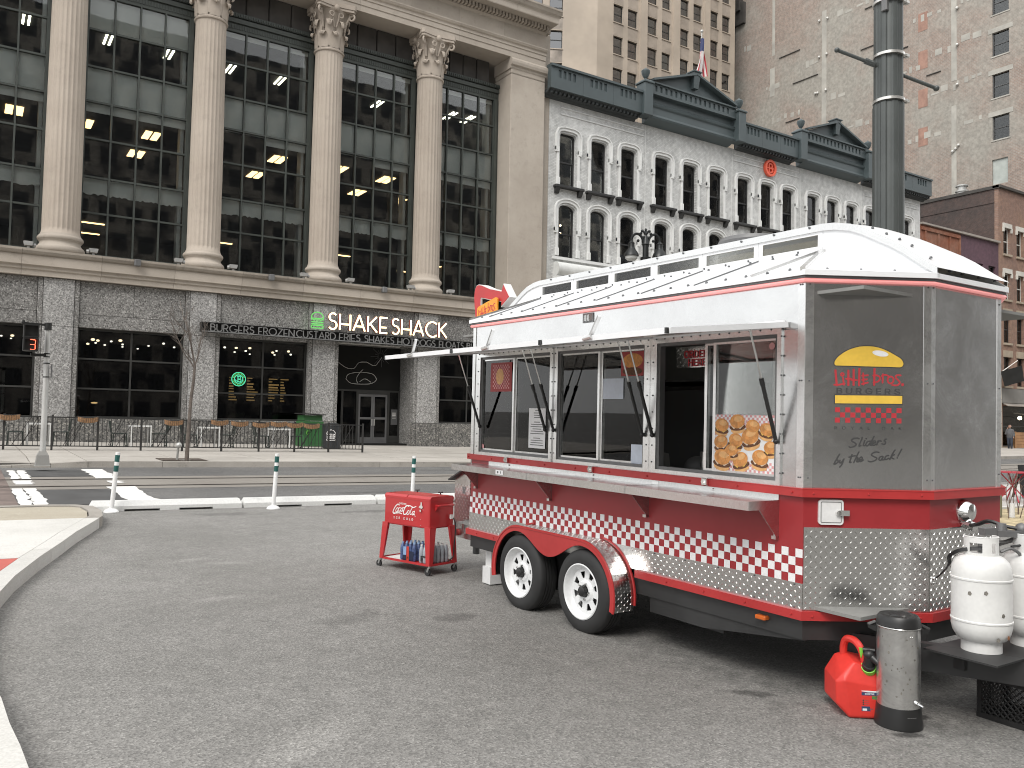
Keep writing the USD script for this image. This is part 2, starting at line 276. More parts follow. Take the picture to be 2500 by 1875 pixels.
# ------------------------------------------------------------------ ground, road, track, kerbs
mb = MB()
sheet(mb, sbox(-120, -120, 200, 150), 0)
tag(obj('ground', mb, 'plaza_asphalt', smooth=False), 'worn pale grey asphalt of the plaza in the foreground', 'ground', kind='structure')
mb = MB(); sheet(mb, sbox(-60, 13.95, 62, 22.9), .004); tag(obj('road', mb, 'road_asphalt', smooth=False), 'asphalt street running past the stone building', 'road', kind='structure')
mb = MB(); sheet(mb, sbox(-60, 17.15, 62, 19.95), .008); tag(obj('track_bed', mb, 'concrete_track', smooth=False), 'concrete strip that carries the streetcar rails', 'track', kind='structure')
trk = thing('streetcar_track', 'pair of steel streetcar rails set flush in the street', 'rails')
for y in (17.75, 19.3):
    a, b, c = MB(), MB(), MB()
    sheet(a, sbox(-60, y-.035, 62, y+.035), .016); sheet(b, sbox(-60, y-.10, 62, y-.035), .012); sheet(b, sbox(-60, y+.035, 62, y+.08), .012)
    obj('rail', a, 'rail_steel', trk, smooth=False); obj('rail_groove', b, 'groove_dark', trk, smooth=False)
cw = thing('crosswalk', 'worn white crosswalk lines across the street at the left', 'crosswalk', kind='structure')
rg = np.random.default_rng(5)
def ragged(x0, x1, y0, y1, j=.03):
    n = 14; ys = np.linspace(y0, y1, n)
    return Polygon([(x0+rg.normal(0, j*.5), y) for y in ys]+[(x1+rg.normal(0, j), y) for y in ys[::-1]]).buffer(0)
for (x0, x1, y0, y1) in [(.87, 1.03, 19.42, 21.8), (1.05, 1.22, 19.42, 21.8), (.86, 1.19, 18.2, 19.1), (.78, .955, 14.55, 17.4), (.97, 1.15, 14.6, 17.4), (2.38, 2.83, 19.45, 22.1), (2.50, 2.75, 18.3, 18.85), (2.33, 2.78, 14.3, 17.55)]:
    a = MB(); sheet(a, ragged(x0, x1, y0, y1), .014); obj('stripe', a, 'white_marking', cw, smooth=False)
mb = MB(); sheet(mb, sbox(-7, 13.6, .76, 22.3), .010); tag(obj('paver_strip', mb, 'dark_paver', smooth=False), 'brownish brick paving beside the crosswalk', 'paving', kind='structure')
mb = MB(); sheet(mb, sbox(1.2, 19.98, 2.35, 21.9), .010); sheet(mb, sbox(1.17, 14.6, 2.3, 17.1), .010); tag(obj('road_patch', mb, 'patch_asphalt', smooth=False), 'dark damp asphalt patches inside the crosswalk', 'road', kind='structure')
# far kerb and sidewalk, slab by slab
def kh(x, y=22.9):
    h = .15 if x > 2.6 else .15*max(.12, (x-.2)/2.4); return h+(.15-h)*min(1, max(0, (y-22.9)/2.0))
kerb = thing('kerb', 'concrete kerb along the far side of the street', 'kerb', kind='structure')
xs = [-14, -9, -5, -2, .2, 1.0, 1.8, 2.6, 4.31, 7.3, 10.3, 13.3, 16.3, 19.9, 23, 27, 31, 36, 41, 46, 51, 56, 62]
for a, b in zip(xs[:-1], xs[1:]):
    a, b = a+.006, b-.006; m = MB(); p = []
    for z0 in (0, 1):
        for x, y in ((a, 22.72), (b, 22.72), (b, 22.95), (a, 22.95)):
            p.append((x, y + (.03 if z0 and y < 22.9 else 0), g(x, y)+(kh(x)+.002 if z0 else -.2)))
    m.hexa(p); obj('kerb_stone', m, 'concrete_kerb', kerb, smooth=False)
walk = thing('sidewalk', 'pale concrete sidewalk in front of the stone building', 'sidewalk', kind='structure')
xe = [-14, -10, -6, -3, -.8, .2, 1.4, 2.6, 4.85, 7.2, 9.5, 11.8, 14.1, 16.4, 18.7, 21, 24, 28, 32, 36, 41, 46, 51, 56, 62]
ye = [22.96, 24.9, 27.75, 30.6, 33.55]
for a, b in zip(xe[:-1], xe[1:]):
    for c, d in zip(ye[:-1], ye[1:]):
        m = MB(); q = ((a+.012, c+.012), (b-.012, c+.012), (b-.012, d-.012), (a+.012, d-.012)); j = rnd.uniform(-.003, .003)
        m.hexa([(x, y, g(x, y)-.2) for x, y in q]+[(x, y, g(x, y)+kh(x, y)+j) for x, y in q]); obj('slab', m, 'concrete_walk', walk, smooth=False)
m = MB()
sheet(m, sbox(13.3, 33.5, 16.7, 35.0), .15); sheet(m, sbox(-14, 22.99, 62, 33.6), .09)
obj('joint_bed', m, 'concrete_kerb', walk, smooth=False)
# near island with its curved kerb
OUT = [(-6, 13.56), (.48, 13.56), (1.03, 13.58), (1.40, 13.5), (1.60, 13.26), (1.64, 12.7), (1.58, 12.1), (1.36, 11.4), (1.13, 10.7), (.93, 10.0), (.66, 9.1), (.42, 8.2), (.29, 7.55), (.2, 6.8), (.14, 5.9), (.18, 5.2), (.215, 4.9), (.235, 4.5), (.262, 4.2), (.28, 3.9), (.33, 3.2), (.4, 2.2), (.5, .8), (.6, -1), (-6, -1)]
outp = Polygon(OUT); inn = outp.buffer(-.16); kr = outp.difference(inn)
isl = thing('island', 'concrete traffic island with a curved kerb at the left', 'pavement', kind='structure')
def slab(poly, zb, zt, name, mat, bev=0):
    m = MB()
    for q in getattr(poly, 'geoms', [poly]):
        t = trimesh.creation.extrude_polygon(q, 1.0, engine='earcut'); v = t.vertices.copy()
        v[:, 2] = [g(x, y)+(zt if z > .5 else zb) for x, y, z in v]; m.add(v, t.faces)
    obj(name, m, mat, isl, smooth=20)
for k, (a, b) in enumerate([(-1, 3.4), (3.4, 6.9), (6.9, 9.55), (9.55, 11.9), (11.9, 14)]):
    slab(kr.intersection(sbox(.05 if k == 4 else -7, a+.005, 9, b-.005)), -.1, .135, 'kerb_stone', 'concrete_kerb' if k == 4 else 'concrete_pale')
slab(kr.intersection(sbox(-6, 13, .04, 14)), -.1, .12, 'kerb_stone', 'concrete_kerb')
inn2 = inn.buffer(-.018)
slab(inn, -.1, .10, 'joint_bed', 'groove_dark')
slab(inn2.intersection(sbox(-6, 12.0, 9, 14)), -.1, .122, 'slab', 'concrete_tan')
slab(inn2.intersection(sbox(-6, 9.15, 9, 11.99)), -.1, .126, 'slab', 'concrete_pale')
slab(inn2.intersection(sbox(-6, 7.0, 9, 9.14)), -.1, .124, 'tactile_plate', 'red_tactile')
slab(inn2.intersection(sbox(-6, 3.4, 9, 6.99)), -.1, .126, 'slab', 'concrete_pale'); slab(inn2.intersection(sbox(-6, -1, 9, 3.39)), -.1, .126, 'slab', 'concrete_pale')
# ------------------------------------------------------------------ stroke lettering
def arc(cx, cy, rx, ry, a0, a1, n=14):
    t = np.radians(np.linspace(a0, a1, n)); return [(cx+rx*math.cos(a), cy+ry*math.sin(a)) for a in t]
FONT = {'A': (.78, [[(0, 0), (.39, 1), (.78, 0)], [(.13, .30), (.65, .30)]]), 'B': (.56, [[(0, 0), (0, 1)], [(0, 1), (.26, 1)]+arc(.26, .79, .22, .21, 90, -90)+[(0, .58)], [(0, .58), (.28, .58)]+arc(.28, .29, .28, .29, 90, -90)+[(0, 0)]]),
 'C': (.82, [arc(.5, .5, .5, .5, 48, 312, 24)]), 'D': (.76, [[(0, 0), (0, 1), (.26, 1)]+arc(.26, .5, .5, .5, 90, -90, 20)+[(0, 0)]]), 'E': (.5, [[(.5, 1), (0, 1), (0, 0), (.5, 0)], [(0, .36), (.44, .36)]]),
 'F': (.48, [[(.48, 1), (0, 1), (0, 0)], [(0, .40), (.42, .40)]]), 'G': (.94, [arc(.5, .5, .5, .5, 48, 340, 26)+[(.97, .40), (.6, .40)]]), 'H': (.68, [[(0, 0), (0, 1)], [(.68, 0), (.68, 1)], [(0, .36), (.68, .36)]]),
 'I': (.0, [[(0, 0), (0, 1)]]), 'K': (.62, [[(0, 0), (0, 1)], [(.58, 1), (.02, .42)], [(.14, .54), (.62, 0)]]), 'L': (.46, [[(0, 1), (0, 0), (.46, 0)]]), 'N': (.74, [[(0, 0), (0, 1), (.74, 0), (.74, 1)]]),
 'O': (1.0, [arc(.5, .5, .5, .5, 0, 360, 32)]), 'R': (.56, [[(0, 0), (0, 1), (.26, 1)]+arc(.26, .73, .26, .27, 90, -90)+[(0, .46)], [(.24, .46), (.56, 0)]]),
 'S': (.52, [arc(.27, .76, .23, .24, 35, 262, 18)+arc(.25, .26, .26, .26, 82, -145, 18)]), 'T': (.6, [[(0, 1), (.6, 1)], [(.3, 1), (.3, 0)]]), 'U': (.66, [[(0, 1), (0, .33)]+arc(.33, .33, .33, .33, 180, 360)+[(.66, 1)]]), 'Z': (.66, [[(.04, 1), (.64, 1), (0, 0), (.66, 0)]])}
def stroke(lines, w, cap=1): return unary_union([LineString(l).buffer(w/2, cap_style=cap, join_style=1, quad_segs=4) if len(l) > 1 else Point(l[0]).buffer(w/2) for l in lines])
def word(text, h, width=None, w=.1, gap=.2):
    """list of (letter, polygon) along +x; scaled to width"""
    x, out = 0.0, []
    for c in text:
        if c == ' ': x += .42; continue
        adv, ls = FONT[c]; out.append((c, stroke([[(x+a, b) for a, b in l] for l in ls], w, 2))); x += adv+gap
    k = (width/(x-gap)) if width else h
    return [(c, affinity.scale(p, k, h, origin=(0, 0))) for c, p in out]
def spline(pts, n=8):
    p = np.asarray(pts, float)
    if len(p) < 3: return [tuple(a) for a in p]
    e = np.vstack([2*p[0]-p[1], p, 2*p[-1]-p[-2]]); out = []
    for i in range(1, len(e)-2):
        for t in np.arange(n)/n:
            a, b, c, d = e[i-1], e[i], e[i+1], e[i+2]; out.append(tuple(.5*((2*b)+(-a+c)*t+(2*a-5*b+4*c-d)*t*t+(-a+3*b-3*c+d)*t**3)))
    return out+[tuple(p[-1])]
def txt(text, height, depth=.002, spacing=None, bold=False):
    """capitals as a trimesh starting at x = 0; spacing: extra gap between letters"""
    if spacing is None: return meshkit.text_mesh(text, height, depth, bold)
    x, out = 0.0, []
    for c in text:
        if c == ' ': x += height*.35+spacing; continue
        m = meshkit.text_mesh(c, height, depth, bold); m.apply_translation([x-m.bounds[0][0], 0, 0]); out.append(m); x = m.bounds[1][0]+spacing
    return trimesh.util.concatenate(out)
def put(mb, m, o, u, v, sx=1.0):
    w = np.cross(u, v); q = m.vertices
    return mb.add(np.asarray(o, float)+np.outer(q[:, 0]*sx, u)+np.outer(q[:, 1], v)+np.outer(q[:, 2], w), m.faces)
# ------------------------------------------------------------------ the stone building with columns
X1, Y1, Z1 = (1, 0, 0), (0, 1, 0), (0, 0, 1)
NB = thing('stone_building', 'limestone building with giant fluted columns over a grey granite ground floor', 'building')
CX = [-2.2, 2.70, 7.65, 12.55, 17.42]
def stones(name, mat, x0, x1, step, prof, parent=NB, jit=0):
    """a course of separate stones: profile (y, z) extruded along x"""
    n = max(1, round((x1-x0)/step)); e = np.linspace(x0, x1, n+1)
    for a, b in zip(e[:-1], e[1:]):
        m = MB(); m.ext(Polygon(prof), (a+.004, 0, 0), Y1, Z1, b-a-.008); obj(name, m, mat, parent, smooth=False)
# granite
def gpanel(x0, x1, y, z0, z1, mat='granite', th=.25, name='granite_panel'):
    m = MB(); m.cbox(x0+.005, x1-.005, y, y+th, z0+.005, z1-.005, .012); obj(name, m, mat, NB, smooth=False)
for c in CX:
    for z0, z1, mt in ((-.1, 1.36, 'granite_rough'), (1.36, 4.6, 'granite_pale'), (4.6, 6.30, 'granite_pale')):
        gpanel(c-.49, c+.49, 33.58, z0, z1, mt); gpanel(c-.66, c-.49, 33.62, z0, z1, 'granite' if z0 > 0 else mt); gpanel(c+.49, c+.66, 33.62, z0, z1, 'granite' if z0 > 0 else mt)
gpanel(21.3, 22.4, 33.6, -.1, 6.3, 'granite_pale'); gpanel(22.4, 24, 33.62, -.1, 6.3, 'granite_pale')
BAYS = [(a+.66, b-.66) for a, b in zip(CX[:-1], CX[1:])]+[(CX[4]+.66, 21.3)]
for i, (a, b) in enumerate(BAYS):
    n = 3; e = np.linspace(a, b, n+1)
    for p, q in ((a, (a+b)/2), ((a+b)/2, b)): gpanel(p, q, 33.70, 5.1, 6.3); 
    if i == 3: gpanel(a, b, 33.72, 4.72, 5.1)
    else:
        gpanel(a, b, 33.70, 4.62, 5.1)
        for p, q in zip(e[:-1], e[1:]): gpanel(p, q, 33.68, -.1, 1.36, 'granite_rough')
m = MB(); m.box(-6, -2.9, 33.7, 34.2, -.2, 19.1); m.box(-6, 24, 34.2, 34.6, 4.7, 7.3); obj('wall', m, 'granite', NB, smooth=False)
# storefront windows
for i, (a, b) in enumerate(BAYS):
    if i == 3: continue
    m = MB(); c = (a+b)/2; y = 33.95
    m.box(a, a+.06, y-.05, y+.09, 1.36, 4.62); m.box(b-.06, b, y-.05, y+.09, 1.36, 4.62); m.box(a+.06, b-.06, y-.05, y+.09, 1.36, 1.43); m.box(a+.06, b-.06, y-.05, y+.09, 4.55, 4.62)
    for z in (2.43, 3.51): m.box(a+.06, b-.06, y-.045, y+.08, z-.03, z+.03)
    m.box(c-.03, c+.03, y-.04, y+.07, 1.43, 4.55)
    fr = obj('storefront_window', m, 'bronze_frame', NB, smooth=False)
    for x0, x1 in ((a+.06, c-.03), (c+.03, b-.06)):
        for z0, z1 in ((1.43, 2.40), (2.46, 3.48), (3.54, 4.55)):
            p = MB(); p.box(x0, x1, y, y+.012, z0, z1); obj('pane', p, 'pane_shop', fr, smooth=False)
m = MB(); m.box(-6, 21.3, 41, 41.2, 0, 6); m.box(-6, 21.3, 34.3, 41, 4.75, 4.85); m.box(-6, 21.3, 34.1, 41, .2, .42); m.box(13.05, 13.2, 34.3, 41, .3, 4.75); m.box(21.2, 21.3, 34.3, 41, .3, 4.75); m.box(-6, -5.9, 34, 41, .3, 4.8)
obj('shop_interior', m, 'dark_room', NB, smooth=False)
for (x, y, s) in [(1.44, 36.4, 1), (1.46, 37.9, .6), (4.1, 35.9, 1.2), (4.32, 36.3, 1), (4.2, 38.4, 1), (4.4, 37.6, .8), (4.8, 36.3, .8), (4.85, 38.5, .8), (5.03, 35.6, 1.1), (5.4, 37.6, .8), (5.6, 39, .7), (6.38, 37.5, .8), (6.3, 39.6, .7), (6.65, 35.8, .9), (7.39, 37.5, .8), (9.5, 35.7, 1), (9.98, 35.4, 1), (9.05, 35.8, .9), (10.1, 38.2, .8), (10.3, 37.15, .9), (9.3, 38.6, .7), (11.48, 37.1, 1), (11.8, 35.9, 1), (12.5, 37.7, .9), (11.0, 39, .7), (12.0, 38.5, .8), (11.3, 36, .8), (2.0, 37.6, .7), (.9, 38.9, .8), (1.1, 36.8, .7)]:
    m = MB(); m.ball((x, y, 4.38), .055*s, 1, (1.15, 1.15, .8)); obj('pendant_lamp', m, 'bulb_white' if s < 1 else 'bulb_warm', NB)
for (x, z) in ((.95, 1.98), (4.15, 1.93)):
    m = MB(); m.ball((x, 35.2, z), .12, 1, (1, 1, .28)); obj('table_lamp', m, 'light_warm', NB)
for k, x in enumerate((9.95, 10.75, 11.75, 12.3)):      # lit menu boards deep in the shop
    m = MB(); m.box(x, x+.62, 38.6, 38.66, 2.1, 3.35); bd = obj('menu_board', m, 'dark_room', NB, smooth=False)
    for j in range(9):
        m = MB(); z = 3.25-j*.125; m.box(x+.05, x+.05+.14+.38*rnd.random(), 38.59, 38.598, z-.028*(1.6 if j in (2, 3) else .7), z+.02); obj('menu_line', m, 'menu_glow', bd, smooth=False)
# entrance recess in the fourth bay
a, b = BAYS[3]
for q_ in (a, b): m = MB(); m.box(q_-.02, q_+.02, 33.86, 35.0, .2, 4.72); obj('entrance_side', m, 'granite', NB, smooth=False)
m = MB(); m.box(a+.02, b-.02, 34.97, 35.05, 2.80, 4.74); m.box(a+.02, b-.02, 33.8, 35.05, 4.74, 4.80); obj('transom_panel', m, 'dark_room', NB, smooth=False)
m = MB(); m.box(a+.05, b-.6, 33.84, 33.9, 4.70, 4.735); obj('light_track', m, 'line_silver', NB, smooth=False)
m = MB(); y = 34.93
for x0, x1, z0, z1 in ((a+.02, b-.02, 2.72, 2.80), (13.9, 14.0, .4, 2.72), (14.62, 14.72, .4, 2.72), (16.13, 16.23, .4, 2.72), (b-.1, b-.02, .4, 2.72), (14.72, 16.13, 2.62, 2.72), (16.23, b-.1, .42, .75)): m.box(x0, x1, y, y+.1, z0, z1)
fr = obj('entrance_frame', m, 'bronze_frame', NB, smooth=False)
p = MB(); p.box(14.0, 14.62, y+.04, y+.05, .42, 2.72); obj('pane', p, 'pane_shop', fr, smooth=False); p = MB(); p.box(16.23, b-.1, y+.04, y+.05, .75, 2.72); obj('pane', p, 'pane_shop', fr, smooth=False)
for x0, x1 in ((14.73, 15.42), (15.43, 16.12)):
    m = MB()
    for q in ((x0, x0+.08, .42, 2.61), (x1-.08, x1, .42, 2.61), (x0+.08, x1-.08, 2.5, 2.61), (x0+.08, x1-.08, .42, .68), (x0+.08, x1-.08, 1.48, 1.58)): m.box(q[0], q[1], y+.02, y+.07, q[2], q[3])
    d = obj('door', m, 'grey_metal', NB, smooth=False)
    for z0, z1 in ((.68, 1.48), (1.58, 2.5)): p = MB(); p.box(x0+.08, x1-.08, y+.04, y+.05, z0, z1); obj('pane', p, 'pane_shop', d, smooth=False)
    p = MB(); p.bar((x0+.05 if x0 > 15 else x1-.05, y-.03, 1.2), (x0+.05 if x0 > 15 else x1-.05, y-.03, 1.5), .03); obj('handle', p, 'line_silver', d)
m = MB(); m.box(16.3, 16.62, y-.02, y, 1.25, 1.95); nt = obj('door_notice', m, 'line_grey', NB, smooth=False)
for j in range(5): p = MB(); p.box(16.36, 16.54, y-.024, y-.021, 1.78-.06*j, 1.80-.06*j+(.02 if j in (1, 2) else 0)); obj('notice_line', p, 'line_silver', nt, smooth=False)
# line drawing on the transom panel: a plain sunburst and loops
def lines(parent, name, mat, ls, r, o, u, v):
    m = MB(); o, u, v = (np.asarray(x, float) for x in (o, u, v))
    for l in ls: m.tube([o+u*p[0]+v*p[1] for p in l], r, 5)
    return obj(name, m, mat, parent)
loops = [spline([(.55, .3), (.8, .12), (1.3, .1), (1.75, .14), (2.0, .32), (1.85, .55), (1.5, .62), (1.0, .6), (.65, .5), (.55, .3)]), spline([(1.1, .14), (1.05, .35), (1.2, .6), (1.35, .75)]), spline([(1.2, .2), (1.45, .34), (1.75, .2)]), spline([(.2, 1.0), (.55, .8), (.9, .78), (1.15, 1.05), (1.5, 1.1)]), spline([(1.5, 1.1), (1.9, .95), (2.1, 1.15), (2.25, 1.35)])]
lines(NB, 'line_drawing', 'line_silver', loops, .012, (13.55, 34.95, 2.95), X1, Z1)
lines(NB, 'sunburst', 'line_grey', [[(2.2+.12*math.cos(t), 1.5+.12*math.sin(t)), (2.2+rr*math.cos(t), 1.5+rr*math.sin(t))] for t, rr in [(k*math.pi/8+.1, .3 if k % 2 else .5) for k in range(16)]], .010, (13.55, 34.95, 2.85), X1, Z1)
# belt course
stones('belt_stone', 'limestone', -6, 24, 2.45, [(34.3, 6.31), (33.46, 6.31), (33.46, 6.49), (33.40, 6.52), (33.40, 6.62), (33.30, 6.66), (33.30, 6.99), (34.3, 6.99)])
stones('belt_cap', 'limestone_dark', -6, 24, 2.45, [(34.9, 6.995), (33.29, 6.995), (33.22, 7.03), (33.16, 7.12), (33.16, 7.2), (34.9, 7.2)])
stones('window_sill', 'limestone', -2.9, 21.5, 2.45, [(34.9, 7.2), (34.30, 7.2), (34.30, 7.38), (34.5, 7.42), (34.9, 7.42)])
# columns
def flutes(th, z):
    d = .055*np.sqrt(np.abs(np.sin(12*th)))[None] * np.clip((z-7.98)/.12, 0, 1)[:, None]*np.clip((17.0-z)/.15, 0, 1)[:, None]
    return 1.0-.075+.075*1.0-d*1.1
def column(c):
    m = MB(); y = 34.0
    zz = [7.9, 7.97, 8.05, 8.12, 9.5, 11.5, 13.5, 15.5, 16.9, 17.0, 17.05]
    rr = [.66, .63, .62, .62, .62, .615, .605, .59, .58, .58, .58]
    m.lathe(list(zip(rr, zz)), (c, y, 0), 120, mod=flutes)
    col = obj('column', m, 'limestone_column', NB, smooth=50)
    m = MB(); pr = [(.60, 7.2), (.76, 7.2)]+[(.70+.10*math.cos(t), 7.34+.13*math.sin(t)) for t in np.linspace(-1.3, 1.4, 9)]+[(.715, 7.48), (.70, 7.50), (.665, 7.55), (.66, 7.60), (.68, 7.63), (.70, 7.65)]+[(.675+.075*math.cos(t), 7.75+.09*math.sin(t)) for t in np.linspace(-1.3, 1.4, 8)]+[(.68, 7.86), (.66, 7.9), (.60, 7.92)]
    m.lathe(pr, (c, y, 0), 48); obj('base', m, 'limestone', col, smooth=40)
    m = MB(); m.lathe([(.58, 17.04), (.63, 17.06), (.645, 17.11), (.62, 17.15), (.59, 17.17)], (c, y, 0), 40); m.lathe([(.57, 17.17), (.57, 17.9), (.60, 18.3), (.68, 18.6), (.80, 18.78)], (c, y, 0), 32)
    def leaf(th, z0, h, w, r0, out):
        T = np.array([math.cos(th), math.sin(th), 0]); S = np.array([-math.sin(th), math.cos(th), 0]); path = [(0, 0), (.02, .3), (.045, .6), (.09, .84), (.17, .98), (.26, 1.0), (.33, .93), (.34, .82), (.29, .76)]
        wd = [1, 1.02, 1, .95, .85, .78, .66, .5, .3]; v = []
        for (a, b), k in zip(path, wd):
            p = np.array([c, y, z0+b*h])+T*(r0+a*out); k *= w/2
            v += [p+T*.035, p+S*k-T*.03, p-T*.05, p-S*k-T*.03]
        f = []
        for i in range(len(path)-1):
            for j in range(4): f.append([i*4+j, i*4+(j+1) % 4, i*4+4+(j+1) % 4, i*4+4+j])
        m.add(v, f); n = len(v); m.add(v[-4:], [[0, 1, 2, 3]])
        m.ball(np.array([c, y, z0+.93*h])+T*(r0+.27*out), .075, 1, (1.1, 1.1, .9))
    for k in range(8): leaf(k*math.pi/4, 17.17, .62, .40, .60, .62)
    for k in range(8): leaf((k+.5)*math.pi/4, 17.25, 1.05, .36, .58, .72)
    for k in range(4):
        th = math.pi/4+k*math.pi/2; T = np.array([math.cos(th), math.sin(th), 0]); q = [np.array([c, y, 18.0])+T*.66, np.array([c, y, 18.35])+T*.74, np.array([c, y, 18.62])+T*.9]
        for a in np.linspace(2.2, -5.5, 22): rr = .05+.125*(a+5.5)/7.7; q.append(np.array([c, y, 18.60])+T*(.98+rr*math.cos(a))+np.array([0, 0, rr*math.sin(a)]))
        m.tube(q, np.linspace(.05, .035, len(q)), 6)
        th = k*math.pi/2; T = np.array([math.cos(th), math.sin(th), 0]); m.ball(np.array([c, y, 18.82])+T*.78, .12, 1, (1, 1, 1.2))
        S = np.array([-math.sin(th), math.cos(th), 0])
        for sg in (-1, 1):
            q = [np.array([c, y, 18.05])+T*.64+S*sg*.05, np.array([c, y, 18.4])+T*.70+S*sg*.12]+[np.array([c, y, 18.55])+T*.76+S*sg*(.2+.1*math.cos(a))+np.array([0, 0, .1*math.sin(a)]) for a in np.linspace(2.6, -2.2, 9)]
            m.tube(q, .03, 5)
    pts = []
    for k in range(4):
        a0 = math.pi/4+k*math.pi/2; p, q = np.array([math.cos(a0-.06), math.sin(a0-.06)])*1.13, np.array([math.cos(a0+.06), math.sin(a0+.06)])*1.13
        r = np.array([math.cos(a0+math.pi/2-.06), math.sin(a0+math.pi/2-.06)])*1.13; pts += [tuple(p), tuple(q)]
        for t in np.linspace(.1, .9, 7): e = q*(1-t)+r*t; e = e*(1-.13*math.sin(math.pi*t)); pts.append(tuple(e))
    P = Polygon(pts).buffer(0)
    m.ext(P, (c, y, 18.78), X1, Y1, .10); m.ext(affinity.scale(P, 1.04, 1.04), (c, y, 18.89), X1, Y1, .19)
    obj('capital', m, 'limestone_column', col, smooth=45)
    for sx in (-1, 1):
        m = MB(); o = np.array([c+sx*1.02, 33.42, 7.32]); m.hull([o+np.array([dx*k, dy*k, dz]) for dz, k in ((0, .8), (.14, 1.0)) for dx, dy in ((-.15, -.13), (.15, -.13), (.15, .13), (-.15, .13))]); m.box(o[0]-.04, o[0]+.04, 33.38, 33.46, 7.2, 7.32); m.cyl(o+np.array([-sx*.14, 0, .03]), o+np.array([-sx*.22, .02, .03]), .07, .07, 8); obj('floodlight', m, 'lamp_casing', NB, smooth=False)
for c in CX: column(c)
for c in (5.15, 10.1, 15.0, -.0):
    m = MB(); m.cbox(c-.11, c+.11, 33.0, 33.2, 6.95, 7.2, .03); obj('camera_box', m, 'grey_metal', NB, smooth=False)
# corner pier
m = MB(); m.cbox(21.5, 23.5, 33.44, 34.9, 7.2, 18.3, .02); obj('pier', m, 'limestone', NB, smooth=False)
for z in (17.16, 18.32): m = MB(); m.box(21.515, 23.485, 33.455, 34.9, z, z+.03); obj('pier_joint', m, 'limestone_dark', NB, smooth=False)
m = MB(); m.cbox(21.5, 23.5, 33.44, 34.9, 18.35, 18.55, .012); m.ext(Polygon([(34.9, 18.55), (33.44, 18.55), (33.40, 18.60), (33.40, 18.68), (33.30, 18.72), (33.26, 18.84), (33.26, 18.95), (33.40, 19.09), (34.9, 19.09)]), (21.44, 0, 0), Y1, Z1, 2.14); obj('pier_capital', m, 'limestone', NB, smooth=False)
m = MB(); m.box(23.5, 24.0, 33.75, 36, 0, 20.9); obj('return_wall', m, 'limestone', NB, smooth=False)
# window walls of the upper storeys
ZT = [7.42, 9.0, 10.35, 11.80, 13.20, 14.53, 15.94, 17.28]
CB = [(a+b)/2 for a, b in zip(CX[:-1], CX[1:])]+[19.52]
for i, c in enumerate(CB):
    hw = 1.80 if i < 4 else 1.72; e = np.linspace(c-hw, c+hw, 5); y = 34.6; m = MB()
    lo, hi = (CX[i], CX[i+1]) if i < 4 else (CX[4], 21.52)
    m.box(lo-.0+(.0), e[0]-.02, y-.06, y+.2, 7.42, 17.28); m.box(e[4]+.02, hi, y-.06, y+.2, 7.42, 17.28)
    m.box(e[0]-.14, e[0]-.02, y-.14, y-.06, 7.42, 17.28); m.box(e[4]+.02, e[4]+.14, y-.14, y-.06, 7.42, 17.28)
    for x in e: m.box(x-.03, x+.03, y-.09, y+.06, 7.42, 17.28)
    for z in ZT: m.box(e[0], e[4], y-.07, y+.05, z-.035, z+.035)
    fr = obj('window_bay', m, 'window_green', NB, smooth=False)
    for r in range(7):
        for k in range(4):
            p = MB(); w = rnd.uniform(-.004, .004); p.box(e[k]+.03, e[k+1]-.03, y+w, y+w+.008, ZT[r]+.035, ZT[r+1]-.035); obj('pane', p, 'pane_dark', fr, smooth=False)
            if r == 4: p = MB(); p.box(e[k]+.02, e[k+1]-.02, y+.1, y+.13, ZT[r]-.05, ZT[r+1]+.02); obj('spandrel_panel', p, 'panel_white', fr, smooth=False)
            if r == 6: p = MB(); z0 = ZT[6]+.02 if i == 1 else 17.06; p.box(e[k]+.02, e[k+1]-.02, y+.12, y+.14, z0, 17.26); obj('blind', p, 'blind_white', fr, smooth=False)
            if r == 3 and not (i in (2, 3) and k < 2): p = MB(); p.box(e[k]+.02, e[k+1]-.02, y+.13, y+.15, 12.86, 13.16); obj('blind', p, 'panel_white', fr, smooth=False)
            if r == 1:
                xs_ = np.linspace(e[k]+.02, e[k+1]-.02, 12); p = MB(); p.ext(Polygon([(x, 9.74+rnd.uniform(-.03, .05)) for x in xs_]+[(xs_[-1], 10.34), (xs_[0], 10.34)]), (0, y+.14, 0), X1, Z1, -.02); obj('valance', p, 'panel_white', fr, smooth=False)
    p = MB(); p.box(e[4]-.16, e[4]-.03, y+.3, y+.75, 7.5, 13.0); p.box(e[4]-.16, e[4]-.03, y+.3, y+.75, 14.5, 17.2); obj('reveal', p, 'panel_white', fr, smooth=False)
    for z0, z1, dy in ((17.28, 17.62, -.05), (17.62, 17.80, -.12), (17.84, 18.02, -.16)): p = MB(); p.box(lo+.3, hi-(.3 if i < 4 else 0), y+dy, y+.2, z0, z1); obj('head_band', p, 'window_green', fr, smooth=False)
    p = MB()
    for x in np.arange(lo+.62, hi-(.55 if i < 4 else .1), .105): p.box(x, x+.05, y-.20, y-.16, 17.86, 17.98); p.box(x, x+.06, y-.075, y-.05, 17.38, 17.56)
    obj('band_ornament', p, 'window_green', fr, smooth=False, kind='stuff')
    for k in range(4): a_, b_ = lo+.55+(hi-lo-1.1)*k/4, lo+.55+(hi-lo-1.1)*(k+1)/4; p = MB(); p.cbox(a_+.02, b_-.02, y-.04, y+.2, 18.04, 19.08, .03); obj('dark_stone_panel', p, 'dark_stone', NB, smooth=False)
